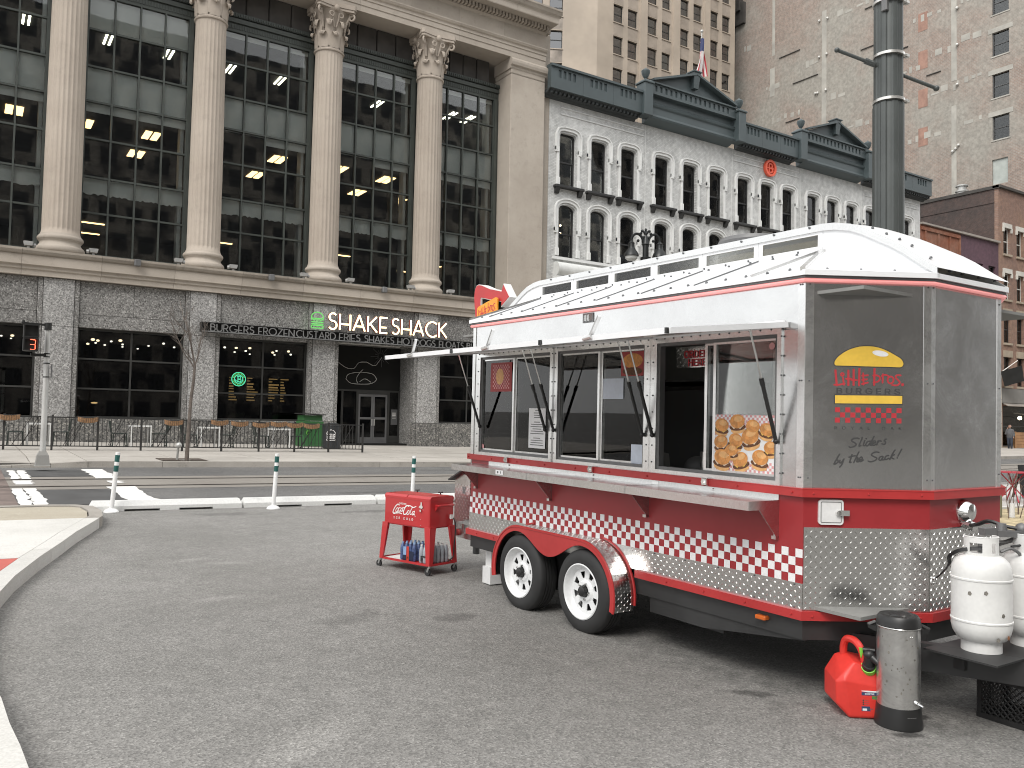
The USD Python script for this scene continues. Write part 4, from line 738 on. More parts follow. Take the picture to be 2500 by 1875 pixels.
VB = lowb('purple_brick_building', 'narrow purple painted brick building between two brick fronts', 61.9, 67.38, 16.1, 'purple_brick', [(a, z0, b, z1, 'n') for a, b in ((62.3, 63.3), (64.07, 65.1), (65.9, 66.95)) for z0, z1 in ((12.0, 14.2), (7.4, 9.6))])
m = MB(); m.box(61.9, 67.38, 33.5, 34.1, 16.1, 16.25); obj('coping', m, 'coping', VB, smooth=False)
m = MB()
for k in range(6): m.box(66.5, 67.3, 33.45, 33.7, .1+k*.95, 1.02+k*.95)
obj('stone_pier', m, 'stone_pale', VB, smooth=False)
OB = lowb('orange_brick_building', 'low orange brick wall beside the purple building', 56.62, 61.88, 16.1, 'orange_brick', [(57.4, 10, 58.4, 12, 'n'), (59.8, 10, 60.8, 12, 'n')])
m = MB(); m.box(56.62, 61.88, 33.5, 34.1, 16.1, 16.22); obj('coping', m, 'coping', OB, smooth=False)
for x in (57.2, 58.9, 60.4, 61.75): m = MB(); m.box(x-.09, x+.09, 33.62, 33.72, 12.8, 15.7); obj('brick_rib', m, 'orange_brick', OB, smooth=False)
m = MB(); m.box(56.7, 61.8, 33.6, 33.72, 15.7, 15.95); obj('corbel_band', m, 'orange_brick', OB, smooth=False)
VT = thing('roof_vent', 'shiny metal flue on the roof of the red brick house', 'vent')
m = MB(); m.lathe([(.38, 20.2), (.38, 20.9), (.55, 20.95), (.55, 21.05), (.40, 21.1), (.40, 21.35), (.52, 21.4), (.52, 21.5), (.36, 21.55), (.36, 21.8), (.5, 21.85), (.5, 21.95), (0, 22.0)], (69.5, 37.7, 0), 14); obj('flue', m, 'pole_silver', VT, smooth=40)
# flag and string lights down the street
BF = thing('banner_flag', 'small black flag on an angled pole on the purple building', 'flag')
m = MB(); m.cyl((66.7, 33.7, 5.6), (68.0, 32.6, 6.9), .03, .03, 6); obj('flagpole', m, 'line_silver', BF)
m = MB(); m.ext(Polygon([(0, 0), (1.6, .5), (1.75, -.7), (.3, -1.15)]), (66.8, 33.3, 6.0), nrm((.8, -.6, 0)), Z1, .02); obj('cloth', m, 'iron_black', BF, smooth=False)
PLB = None
pm('planter_wood', (.36, .19, .085), .7, var=.2, vs=2)
for k, (x0, x1) in enumerate(((64.2, 70.05), (70.3, 76.0))):
    t = thing('wooden_planter', ('long orange wooden patio fence behind the pedestrian', 'orange wooden patio fence at the right picture edge')[k], 'planter', group=None); z = g(68, 31)+.1
    for j in range(5): m = MB(); m.box(x0, x1, 31.0, 31.06, z+.02+j*.23, z+.02+j*.23+.215); obj('board', m, 'planter_wood', t, smooth=False)
    for x in (x0, x1-.1): m = MB(); m.box(x, x+.1, 30.96, 31.1, z, z+1.2); obj('post', m, 'planter_wood', t, smooth=False)
SL = thing('string_lights', 'string of warm bulbs hung above the wooden patio fence', 'lights')
m = MB(); m.tube([(64, 31, 2.75), (68, 31, 2.62), (72, 31, 2.7), (76, 31, 2.62)], .025, 5); obj('wire', m, 'iron_black', SL)
for k in range(9): m = MB(); m.ball((64.9+1.05*k, 31, 2.40), .14, 1); obj('bulb', m, 'bulb_warm', SL)
# office buildings across the square behind the photographer: they stand in the window reflections
brick('far_front', (.055, .058, .06), (.065, .068, .07), (.33, .30, .26), 'y', rough=.6, bw=3.2, rh=3.6, patch=(.05, .05, .055), mort=.75, bump=.0)
OP = thing('opposite_building', 'tall stone office block across the square behind the viewer', 'building')
m = MB(); m.box(-45, 150, -75, -48, -1, 52); obj('wall', m, 'far_front', OP, smooth=False)
OP2 = thing('opposite_house', 'lower office block beyond the square to the left behind the viewer', 'building')
m = MB(); m.box(-110, -85, -40, 70, -1, 10); obj('wall', m, 'band_grey', OP2, smooth=False)
# ------------------------------------------------------------------ big pole and the ornate lamp
pm('pole_paint', (.075, .083, .08), .45, .2, var=.1); pm('steel_band', (.62, .61, .58), .3, .8)
PO = thing('utility_pole', 'thick dark grey fluted pole with a horizontal rod through it, behind the food trailer', 'pole')
def rib(th, z): return 1+.035*np.sign(np.sin(8*th))[None]*np.ones((len(z), 1))
B0, B1 = np.array([12.81, 8.22, g(12.8, 8.2)]), np.array([12.68, 8.08, 10.5]); m = MB()
zz = np.array([0, .3, 1.2, 9.5]); m.lathe([(.34, -.1), (.34, .25), (.30, .3), (.30, 1.1), (.245, 1.2), (.245, 7.05), (.228, 7.05), (.222, 10.6)], (12.76, 8.15, B0[2]), 64, mod=rib); obj('shaft', m, 'pole_paint', PO, smooth=25)
for z in (7.03, 7.80, 8.71): m = MB(); m.cyl((12.745, 8.135, z-.022), (12.745, 8.135, z+.022), .252, .252, 40, caps=True); m.cbox(12.9, 12.98, 7.9, 7.98, z-.03, z+.03, .01); obj('steel_band', m, 'steel_band', PO)
a, b = np.array([11.99, 8.59, 7.89]), np.array([13.40, 7.69, 7.28]); mid = (a+b)/2; sh = np.array([12.745, 8.135, 7.58])-mid
m = MB(); m.cyl(a+sh*0, b, .03, .03, 10); m.ball(a, .045, 1); m.ball(b, .05, 1); m.cyl(mid-(b-a)*.22, mid-(b-a)*.12, .05, .05, 8); obj('rod', m, 'pole_paint', PO)
m = MB(); m.cbox(12.50, 12.58, 8.02, 8.12, 8.5, 8.85, .01); obj('box', m, 'grey_metal', PO)
LP = thing('street_lamp', 'ornate black twin street lamp with bell shaped lanterns in front of the white building', 'street lamp')
pm('lamp_black', (.018, .02, .02), .4, .3); pm('lantern_glass', (.55, .56, .54), .2); c = np.array([21.74, 24.0])
m = MB(); m.lathe([(.3, .25), (.3, .6), (.2, .8), (.13, 1.2), (.09, 3), (.085, 6.2), (.17, 6.3), (.10, 6.4), (.085, 7.4), (.10, 7.5), (.2, 7.95), (.21, 8.02), (.12, 8.05), (.12, 8.5), (.16, 8.53), (.13, 8.58), (.11, 8.7), (.05, 8.9), (.09, 8.95), (.02, 9.05), (.06, 9.1), (0, 9.18)], (c[0], c[1], -.1), 14); obj('post', m, 'lamp_black', LP, smooth=40)
ud = nrm((.86, -.4, 0))
for s in (-1, 1):
    p = [np.array([c[0], c[1], z])+ud*s*r for r, z in ((.08, 8.35), (.12, 8.62), (.25, 8.80), (.40, 8.83), (.52, 8.72), (.56, 8.58), (.53, 8.5))]; m = MB(); m.tube(spline(p, 5), .05, 6)
    for r, z in ((.1, 8.75), (.2, 8.9), (.14, 9.0), (.3, 8.62), (.05, 8.95)): m.ball(np.array([c[0], c[1], z-.05])+ud*s*r, .06, 1)
    obj('arm', m, 'lamp_black', LP)
    q = np.array([c[0], c[1], 0])+ud*s*.56; m = MB(); m.lathe([(.10, 8.05), (.29, 8.02), (.28, 8.06), (.24, 8.16), (.14, 8.3), (.12, 8.36), (.11, 8.5), (.13, 8.52), (.06, 8.58), (.03, 8.66)], (q[0], q[1], -.06), 18); la = obj('lantern', m, 'lamp_black', LP, smooth=40)
    m = MB(); m.lathe([(0, 7.84), (.15, 7.85), (.23, 7.92), (.24, 8.0), (.2, 8.05)], (q[0], q[1], -.06), 16); obj('globe', m, 'lantern_glass', la)
# ------------------------------------------------------------------ the food trailer
def metal(name, col, rough, var=.1, vs=1.2, wave=0.0, aniso=0.0, metal=1.0, smear=None):
    N = {'g': ('geometry', {}), 'n': ('noise_texture', {'scale': float(vs), 'detail': 5.0, 'roughness': .6, 'distortion': .4}), 'r': ('rgb_ramp', {'ramp': [(.3, sc(col, 1-var)), (.7, sc(col, 1+var))]}),
         'n2': ('noise_texture', {'scale': 2.2, 'detail': 6.0, 'roughness': .7, 'distortion': .5}), 'rr': ('map_range', {'from_min': .3, 'from_max': .7, 'to_min': max(.02, rough*.7), 'to_max': rough*1.35}),
         'p': ('principled_bsdf', {'metallic': float(metal)})}
    L = [('g.position', 'n.vector'), ('n.fac', 'r.fac'), ('g.position', 'n2.vector'), ('n2.fac', 'rr.value'), ('rr.result', 'p.roughness'), ('r.color', 'p.base_color')]
    if wave:
        N['nb'] = ('noise_texture', {'scale': 1.6, 'detail': 1.5}); N['b'] = ('bump', {'strength': float(wave), 'distance': .02}); L += [('g.position', 'nb.vector'), ('nb.fac', 'b.height'), ('b.normal', 'p.normal')]
    MATS[name] = usdkit.material(stage, '/World/Looks/'+name, N, L, surface='p.BSDF')
metal('aluminium', (.60, .60, .595), .20, var=.07, wave=.35)
metal('aluminium_trim', (.68, .68, .67), .28, var=.05)
metal('tread_plate', (.62, .615, .60), .22, var=.08, vs=2, wave=.2)
metal('stainless', (.56, .55, .54), .24, var=.08)
metal('chrome', (.75, .75, .74), .12)
pm('trailer_red', (.30, .022, .026), .38, var=.06, spec=.5, fine=.04)
pm('trim_red', (.40, .030, .030), .35, var=.08, spec=.5, fine=.05)
pm('checker_white', (.74, .74, .74), .4, var=.03)
pm('roof_white', (.78, .79, .80), .28, var=.04, vs=.6, spec=.5, fine=.02)
pm('roof_seam', (.16, .165, .17), .6)
pm('screw_grey', (.14, .145, .15), .5, .4)
pm('frame_black', (.026, .026, .026), .5, var=.25, vs=2)
pm('rubber', (.022, .022, .022), .7, var=.25, vs=3, bump=.2, bs=80)
pm('rim_white', (.72, .73, .73), .35, var=.06, fine=.1)
pm('neon_pink', (.78, .30, .29), .3, var=.05, emit=.22, ecol=(1.0, .35, .33))
pm('plastic_black', (.016, .016, .016), .4)
pm('plastic_white', (.70, .70, .69), .35, var=.04)
pm('amber', (.55, .12, .02), .25)
pm('paper', (.74, .74, .74), .6, var=.03); pm('paper_blue', (.55, .60, .68), .6); pm('ink', (.05, .05, .05), .6); pm('ink_red', (.46, .035, .045), .5); pm('ink_yellow', (.76, .50, .07), .45); pm('ink_orange', (.80, .32, .03), .45)
pm('bun', (.62, .27, .075), .55, var=.25, vs=30); pm('bun_light', (.72, .40, .16), .55, var=.15, vs=30); pm('patty', (.13, .055, .025), .7, var=.4, vs=60); pm('cheese', (.76, .50, .10), .5); pm('onion', (.70, .60, .46), .6, var=.2, vs=50); pm('poster_red', (.36, .05, .05), .6); pm('poster_pink', (.62, .30, .30), .6)
pm('inside_wall', (.20, .20, .19), .6, var=.2); pm('inside_dark', (.045, .045, .045), .7); pm('inside_grey', (.30, .30, .29), .5, var=.2); pm('tan_cloth', (.33, .27, .20), .9); pm('sign_unlit', (.20, .20, .20), .4)
em('led_strip', (1.0, .82, .40), 2.6)
glass('trailer_pane', (.72, .73, .72), .01, 1.5, wob=.04)
glass('roof_pane', (.85, .85, .82), .08, 1.45)
TH, TL = math.radians(.57), math.radians(.496)
ty = np.array([-math.sin(TH)*math.cos(TL), math.cos(TH)*math.cos(TL), math.sin(TL)]); tx = np.array([math.cos(TH), math.sin(TH), 0]); tz = np.cross(tx, ty)
TO = np.array([4.2, 4.0, g(4.2, 4.0)]); TM = mat4(TO, axes=(tx, ty, tz))
def tw(p): return TO+p[0]*tx+p[1]*ty+p[2]*tz
TR = thing('food_trailer', 'silver and red food trailer with checkered band, raised awnings and a white roof', 'food trailer', TM)
XN, YN = (-1, 0, 0), (0, -1, 0)
FR = [(0, -.755), (.65, -1.16), (1.48, -1.16), (2.13, -.755)]; RE = [(2.13, 3.09), (1.48, 3.50), (.65, 3.50), (0, 3.09)]
RING = FR+RE
def ringlines(off): return Polygon(RING).buffer(off, join_style=2)
def band(z0, z1, o1, o0=-.02):
    """a strip round the whole body, o1 proud of the wall"""
    m = MB(); m.ext(ringlines(o1).difference(ringlines(o0)), (0, 0, z0), X1, Y1, z1-z0); return m
cd = nrm(np.array([.65, -1.16+.755, 0])); cn = np.cross(cd, Z1); cP = np.array([0, -.755, 0])   # front chamfer: direction, outward normal
CL = .7659
WIN = [(1.80, 2.93), (.63, 1.69), (-.56, .50)]; WZ0, WZ1 = 1.285, 2.19
# walls
P = sbox(-.755, 1.25, 3.09, 2.52).difference(unary_union([sbox(a, WZ0, b, WZ1) for a, b in WIN]))
m = MB(); m.ext(affinity.scale(P, -1, 1, origin=(0, 0)), (.03, 0, 0), YN, Z1, .03); obj('side_wall', m, 'aluminium', TR, smooth=False)
def cham(name, mat, s0, s1, z0, z1, off=0.0, d=.02, parent=TR):
    m = MB(); m.ext(sbox(s0, z0, s1, z1), cP+cn*(off-d if d > 0 else off), cd, Z1, abs(d)); return obj(name, m, mat, parent, smooth=False)
def front(name, mat, x0, x1, z0, z1, off=0.0, d=.02, parent=TR):
    m = MB(); m.ext(sbox(x0, z0, x1, z1), (0, -1.16-off+d, 0), X1, Z1, d); return obj(name, m, mat, parent, smooth=False)
cham('chamfer_wall', 'aluminium', 0, CL, 1.25, 2.52); front('front_wall', 'aluminium', .65, 1.48, 1.25, 2.52)
m = MB(); a = ringlines(0).difference(ringlines(-.02))
m.ext(a.intersection(sbox(.3, 2.9, 5, 5)).union(a.intersection(sbox(1.5, -5, 5, 5))), (0, 0, .53), X1, Y1, 1.99); obj('far_wall', m, 'aluminium', TR, smooth=False)
m = MB(); m.ext(Polygon([(0, 3.09), (.65, 3.5), (.63, 3.5), (0, 3.07)]), (0, 0, .53), X1, Y1, 1.99); obj('rear_corner_wall', m, 'aluminium', TR, smooth=False)
# corner trims
for s0, s1, b0, b1 in ((0, 0, 1, 1),):
    m = MB(); m.box(-.004, 0, -.755, -.705, 1.25, 2.52); obj('corner_trim', m, 'aluminium_trim', TR, smooth=False); cham('corner_trim', 'aluminium_trim', 0, .05, 1.25, 2.52, .004, .004)
    cham('corner_trim', 'aluminium_trim', CL-.045, CL, 1.25, 2.52, .004, .004); front('corner_trim', 'aluminium_trim', .65, .695, 1.25, 2.52, .004, .004); front('corner_trim', 'aluminium_trim', 1.43, 1.48, 1.25, 2.52, .004, .004)
    m = MB(); m.box(-.006, 0, 3.04, 3.09, 1.25, 2.52); obj('corner_trim', m, 'aluminium_trim', TR, smooth=False)
m = MB(); m.box(-.002, 0, -.706, -.60, 2.213, 2.217); obj('wall_seam', m, 'roof_seam', TR, smooth=False)
def rivets(name, pts, n, r=.006, mat='screw_grey', parent=TR, h=.5):
    m = MB(); n = nrm(n)
    for p in pts: p = np.asarray(p, float); m.cyl(p, p+n*r*h*2, r, r*.6, 6)
    return obj(name, m, mat, parent, smooth=False, kind='stuff')
rivets('rivet_row', [(-.004, y, z) for y in (-.735, -.72) for z in (1.32, 1.9, 2.48)]+[cP+cd*s+cn*.004+np.array([0, 0, z]) for s in (.025, CL-.02) for z in (1.32, 1.9, 2.48)]+[(.67, -1.164, z) for z in (1.32, 1.9, 2.48)]+[(1.455, -1.164, z) for z in (1.34, 1.9, 2.45)], cn)
# lower body: red, checker band, tread plate
def sidep(name, mat, y0, y1, z0, z1, off=0.0, d=.02): m = MB(); m.box(-off, -off+d, y0, y1, z0, z1); return obj(name, m, mat, TR, smooth=False)
sidep('red_side_panel', 'trailer_red', -.755, 3.09, .893, 1.21); cham('red_chamfer_panel', 'trailer_red', 0, CL, 1.026, 1.21); front('red_front_panel', 'trailer_red', .65, 1.48, 1.026, 1.21)
m = MB(); m.box(.014, .03, -.755, 3.09, .533, .893); m.ext(sbox(0, .533, CL, 1.026), cP-cn*.03, cd, Z1, .02); m.ext(sbox(.65, .533, 1.48, 1.026), (0, -1.13, 0), X1, Z1, .02); obj('wall_backing', m, 'frame_black', TR, smooth=False)
ck = sidep('checker_band', 'trailer_red', -.755, 3.09, .691, .893, .0, .012)
q = .0505; ncol = 76
for i in range(ncol):       # white vinyl squares, one by one
    for j in range(4):
        if (i+j) % 2 == 1: continue
        y0 = -.755+i*q; y1 = min(y0+q, 3.09); m = MB(); z1 = .893-j*q; m.add([(-.0012, y1, z1-q), (-.0012, y0, z1-q), (-.0012, y0, z1), (-.0012, y1, z1)], [[0, 1, 2, 3]]); obj('white_square', m, 'checker_white', ck, smooth=False)
def treads(m, o, u, v, w, h, p=.030, skip=None, bow=None):
    """raised lozenges of tread plate, alternating in direction"""
    u, v, n = np.asarray(u, float), np.asarray(v, float), np.cross(u, v); o = np.asarray(o, float); i = 0
    for a in np.arange(p*.6, w-p*.3, p):
        i += 1
        for k, b in enumerate(np.arange(p*.5, h-p*.3, p)):
            if skip and skip(a, b): continue
            s = 1 if (i+k) % 2 else -1; d = nrm(u*s+v*1.0)*p*.40; e = nrm(np.cross(n, d))*p*.085; c = o+u*a+v*b; N = n
            m.add([c-d, c+e, c+d, c-e, c-d*.45+N*.0025, c+d*.45+N*.0025], [[0, 4, 1], [4, 5, 1], [1, 5, 2], [2, 5, 3], [5, 4, 3], [3, 4, 0]])
m = MB(); m.box(-.002, .01, -.755, 3.09, .533, .691); treads(m, (-.002, 3.09, .533), YN, Z1, 3.845, .158, .030, skip=lambda a, b: (.75 < a < 2.35 and b < .155)); obj('side_tread_plate', m, 'tread_plate', TR, smooth=False)
m = MB(); m.ext(sbox(.004, .535, CL-.004, 1.026), cP-cn*.01, cd, Z1, .013); treads(m, cP+cn*.003+np.array([0, 0, .535]), cd, Z1, CL, .491, .030); obj('chamfer_tread_plate', m, 'tread_plate', TR, smooth=False)
m = MB(); m.ext(sbox(.654, .535, 1.48, 1.026), (0, -1.15, 0), X1, Z1, .013); treads(m, (.65, -1.163, .535), X1, Z1, .83, .491, .030); obj('front_tread_plate', m, 'tread_plate', TR, smooth=False)
obj('red_belt', band(1.206, 1.252, .032), 'trim_red', TR, smooth=False); obj('red_belt_lip', band(1.252, 1.258, .034, .0), 'trim_red', TR, smooth=False)
for a, b in ((-.8, .68), (2.36, 3.2)): m = MB(); m.ext(ringlines(.028).difference(ringlines(-.02)).intersection(sbox(-1, a if a > 0 else -2, 5, b)), (0, 0, .480), X1, Y1, .053); obj('lower_red_trim', m, 'trim_red', TR, smooth=False)
rivets('trim_rivets', [(-.034, y, 1.23) for y in np.arange(-.7, 3.1, .42)]+[(-.03, y, .507) for y in (-.7, -.35, 0, .35, 2.6, 2.9)]+[cP+cd*s+cn*.032+np.array([0, 0, z]) for s in (.05, .38, .7) for z in (.507, 1.23)], (-1, -.3, 0), .007, 'trim_red')
rivets('plate_screws', [(-.004, y, z) for y in np.arange(-.7, .7, .3) for z in (.545, .68)]+[(-.004, y, .68) for y in (2.5, 2.8)], (-1, 0, 0), .006)
# chassis
m = MB(); m.ext(ringlines(-.015).difference(ringlines(-.12)), (0, 0, .358), X1, Y1, .125); obj('chassis_rail', m, 'frame_black', TR, smooth=False)
m = MB(); m.ext(Polygon([(.57, .40), (.571, .248), (.05, .248), (-.755, .352), (-.755, .40)]), (.03, 0, 0), Y1, Z1, .03); m.box(.06, .3, -.1, .55, .24, .45); obj('side_skirt', m, 'frame_black', TR, smooth=False)
m = MB(); m.box(.05, 2.08, -.7, 3.05, .45, .53); m.box(.65, 1.48, -1.1, 3.45, .45, .53); m.box(.55, .65, -.6, 3.0, .33, .45); m.box(1.48, 1.58, -.6, 3.0, .33, .45); m.cyl((.15, 1.10, .31), (2.0, 1.10, .31), .045, .045, 10); m.cyl((.15, 1.95, .315), (2.0, 1.95, .315), .045, .045, 10); obj('underframe', m, 'frame_black', TR, smooth=False)
m = MB(); m.box(.12, .22, 2.86, 2.96, 0.18, .36); m.box(.10, .24, 2.84, 2.98, .02, .18); obj('jack_block', m, 'plastic_white', TR, smooth=False)
# fender over the two wheels
RO = .392
def arcp(cy, cz, r, a0, a1, n): return [(cy+r*math.cos(t), cz+r*math.sin(t)) for t in np.radians(np.linspace(a0, a1, n))]
outer = arcp(1.10, .31, RO, 192.5, 90, 16)+arcp(1.95, .31, RO, 90, -12.5, 16)
def plate_under(r=.352):
    left = arcp(1.10, .31, r, 192.5, 90, 14); right = arcp(1.95, .31, r, 90, -12.5, 14)
    mid = [(y, .5875+.0745*math.cos(2*math.pi*(y-1.10)/.85)) for y in np.linspace(1.13, 1.92, 20)]
    return left+mid+right
m = MB(); pl = Polygon(outer+plate_under()[::-1]).buffer(0); m.ext(affinity.scale(pl, -1, 1, origin=(0, 0)), (-.188, 0, 0), YN, Z1, .012); obj('fender_face', m, 'trim_red', TR, smooth=False)
m = MB(); m.tube([(-.196, y, z) for y, z in outer], .011, 6); obj('fender_lip', m, 'trim_red', TR)
m = MB(); n = len(outer); v = [(x, y, z) for y, z in outer for x in (-.198, 0.0)]; m.add(v, [[2*i, 2*i+1, 2*i+3, 2*i+2] for i in range(n-1)])
for (y0, z0), (y1, z1) in zip(outer[:-1], outer[1:]):
    L_ = math.hypot(y1-y0, z1-z0)
    if L_ < .06: pass
    u = np.array([0, (y1-y0)/L_, (z1-z0)/L_]); w = np.array([-1.0, 0, 0]); nn = np.cross(u, w)
    if nn[2] < 0 and abs(nn[2]) > .2: w = -w
    cen = np.array([-.1, (y0+y1)/2, (z0+z1)/2]); k = max(1, round(L_/.030))
    up = np.array([0, (cen[1]-min(max(cen[1], 1.10), 1.95)), cen[2]-.31]); up = nrm(up)
    for j in range(k):
        for i in range(6):
            c_ = np.array([-.182+.030*i, y0+(y1-y0)*(j+.5)/k, z0+(z1-z0)*(j+.5)/k])+up*.0005; s = 1 if (i+j+int(y0*50)) % 2 else -1; d = nrm(u*s+w)*.012; e = nrm(np.cross(up, d))*.0026
            m.add([c_-d, c_+e, c_+d, c_-e, c_-d*.45+up*.0025, c_+d*.45+up*.0025], [[0, 4, 1], [4, 5, 1], [1, 5, 2], [2, 5, 3], [5, 4, 3], [3, 4, 0]])
obj('fender_top', m, 'tread_plate', TR, smooth=False)
m = MB(); m.tube([(-.004, y, z) for y, z in arcp(1.10, .31, RO+.012, 186, 95, 18)], .010, 5); m.tube([(-.004, y, z) for y, z in arcp(1.95, .31, RO+.012, 85, 30, 12)], .010, 5); obj('fender_edge', m, 'trim_red', TR)
m = MB(); m.ext(unary_union([Point(1.10, .31).buffer(.385), Point(1.95, .31).buffer(.385), sbox(1.10, .31, 1.95, .69)]).intersection(sbox(0, .2, 3, 1)), (.012, 0, 0), Y1, Z1, .004); obj('wheel_well', m, 'plastic_black', TR, smooth=False)
# wheels
def wheel(cy, cz, rot):
    ax = ((0, 1, 0), (0, 0, 1), (-1, 0, 0))   # lathe z -> -x (outwards)
    R = .318; pr = [(.205, -.10), (.215, -.102), (.25, -.105), (.285, -.098), (.305, -.085), (R-.004, -.075), (R, -.055), (R, -.032), (R-.009, -.030), (R-.009, -.024), (R, -.022), (R, -.004), (R-.009, -.002), (R-.009, .004), (R, .006), (R, .024), (R-.009, .026), (R-.009, .032), (R, .034), (R, .055), (R-.004, .075), (.305, .085), (.292, .094), (.285, .098), (.27, .104), (.25, .106), (.235, .104), (.215, .102), (.205, .095), (.195, .08), (.195, -.08), (.205, -.10)]
    m = MB(); m.lathe(pr, (-.09, cy, cz), 64, ax); w = obj('wheel', m, 'rubber', TR, smooth=35)
    m = MB(); m.lathe([(.190, -.09), (.196, .078), (.204, .09), (.208, .098), (.212, .104), (.204, .108), (.197, .100), (.192, .085), (.184, .06), (.168, .045), (.160, .040), (.158, .035)], (-.09, cy, cz), 48, ax)
    disc = Point(0, 0).buffer(.172, quad_segs=12)
    for k in range(8):
        a = k*math.pi/4+rot; tri = Polygon([(.098, -.010), (.102, -.014), (.143, -.029), (.147, -.024), (.147, .024), (.143, .029), (.102, .014), (.098, .010)]); disc = disc.difference(affinity.rotate(tri, a, origin=(0, 0), use_radians=True))
    disc = disc.difference(Point(0, 0).buffer(.05)); m.ext(disc, (-.09-.045, cy, cz), YN, Z1, .006)
    m.lathe([(.098, .040), (.088, .05), (.078, .062), (.070, .066), (.05, .066), (.045, .06)], (-.09, cy, cz), 32, ax); obj('rim', m, 'rim_white', w, smooth=35)
    m = MB(); m.lathe([(.042, .05), (.042, .085), (.038, .098), (.030, .104), (0, .106)], (-.09, cy, cz), 20, ax); obj('hub_cap', m, 'plastic_black', w, smooth=35)
    for k in range(5): a = k*2*math.pi/5+.4+rot; c_ = np.array([-.09, cy+.060*math.cos(a), cz+.060*math.sin(a)]); m = MB(); m.cyl(c_-np.array([.06, 0, 0]), c_-np.array([.082, 0, 0]), .011, .008, 6); obj('lug_nut', m, 'chrome', w, smooth=False)
    m = MB(); m.lathe([(.0, -.02), (.19, -.02)], (-.09, cy, cz), 24, ax); obj('brake_drum', m, 'plastic_black', w, smooth=False)
wheel(1.95, .313, .15); wheel(1.10, .313, .3)
# counter shelf
m = MB(); m.box(-.275, 0, -.58, 2.985, 1.164, 1.170); m.box(-.278, -.272, -.58, 2.985, 1.115, 1.170); m.box(-.275, -.0, -.583, -.577, 1.115, 1.170); m.box(-.275, -.0, 2.982, 2.988, 1.115, 1.170); ct = obj('counter_shelf', m, 'stainless', TR, smooth=False)
m = MB(); m.box(-.006, 0, -.58, 2.75, 1.170, 1.206); obj('backsplash', m, 'aluminium_trim', ct, smooth=False)
for y in (1.73, .52): m = MB(); m.box(-.2785, 0, y-.0015, y+.0015, 1.1702, 1.1712); m.box(-.279, -.2785, y-.0015, y+.0015, 1.115, 1.17); obj('shelf_seam', m, 'roof_seam', ct, smooth=False)
for y in (-.578, .572, 1.752, 2.945):
    m = MB(); m.ext(Polygon([(0, .933), (-.012, .933), (-.225, 1.16), (0, 1.16)]), (0, y+.003, 0), X1, Z1, .006); m.box(-.03, 0, y-.003, y+.03, .93, .95); m.box(-.002, 0, y, y+.035, .933, 1.16); obj('shelf_bracket', m, 'stainless', ct, smooth=False)
m = MB(); m.box(-.2815, -.279, 2.085, 2.20, 1.128, 1.166); s_ = obj('counter_label', m, 'paper', ct, smooth=False); m = MB(); m.cyl((-.2815, 2.165, 1.148), (-.2825, 2.165, 1.148), .010, .010, 10); m.box(-.2825, -.2815, 2.115, 2.125, 1.138, 1.158); obj('label_print', m, 'ink', s_, smooth=False)
for y in (0.5, -.05, 1.2, 2.4): m = MB(); m.box(-.008, -.006, y-.03, y+.03, 1.175, 1.20) if y == .5 else m.ball((-.008, y, 1.188), .008, 1); obj('shelf_screw' if y != .5 else 'latch_plate', m, 'chrome', ct, smooth=False)
for y in (-.01, 1.19, 2.395):
    m = MB(); m.cbox(-.06, -.033, y-.025, y+.02, 1.212, 1.262, .004); m.cyl((-.06, y, 1.237), (-.068, y, 1.237), .013, .013, 10); obj('latch', m, 'chrome', TR, smooth=False)
# serving windows
for k, (a, b) in enumerate(WIN):
    m = MB(); P = sbox(a-.07, WZ0-.028, b+.07, WZ1+.055).difference(sbox(a, WZ0, b, WZ1)); P = P.intersection(sbox(-.592, 0, 3.0, 9)); m.ext(affinity.scale(P, -1, 1, origin=(0, 0)), (-.0, 0, 0), YN, Z1, .014); fr = obj('serving_window', m, 'aluminium_trim', TR, smooth=False)
    m = MB(); P = sbox(a, WZ0, b, WZ1).difference(sbox(a+.022, WZ0+.022, b-.022, WZ1-.022)); m.ext(affinity.scale(P, -1, 1, origin=(0, 0)), (.05, 0, 0), YN, Z1, .05); obj('inner_frame', m, 'grey_metal', fr, smooth=False)
    rivets('frame_rivets', [(-.014, y, WZ1+.03) for y in np.arange(a-.04, b+.05, .085)]+[(-.014, y, z) for y in (a-.035, b+.035) for z in np.arange(WZ0+.05, WZ1, .12)], (-1, 0, 0), .0065, parent=fr)
    c = {0: 2.38, 1: 1.17, 2: .01}[k]; paneset = [(c, b, .018), (a, c, .030)] if k < 2 else [(a, -.02, .016), (a-.0, .07, .034)]
    for (p0, p1, x) in (paneset if k < 2 else paneset[:1]+[(-.52, .075, .036)]):
        p = MB(); p.box(x, x+.005, p0+.012, p1-.012, WZ0+.03, WZ1-.03); pn = obj('sliding_pane', p, 'trailer_pane', fr, smooth=False)
        p = MB(); P = sbox(p0, WZ0+.012, p1, WZ1-.012).difference(sbox(p0+.024, WZ0+.036, p1-.024, WZ1-.036)); p.ext(affinity.scale(P, -1, 1, origin=(0, 0)), (x+.012, 0, 0), YN, Z1, .018); obj('pane_frame', p, 'aluminium_trim', pn, smooth=False)
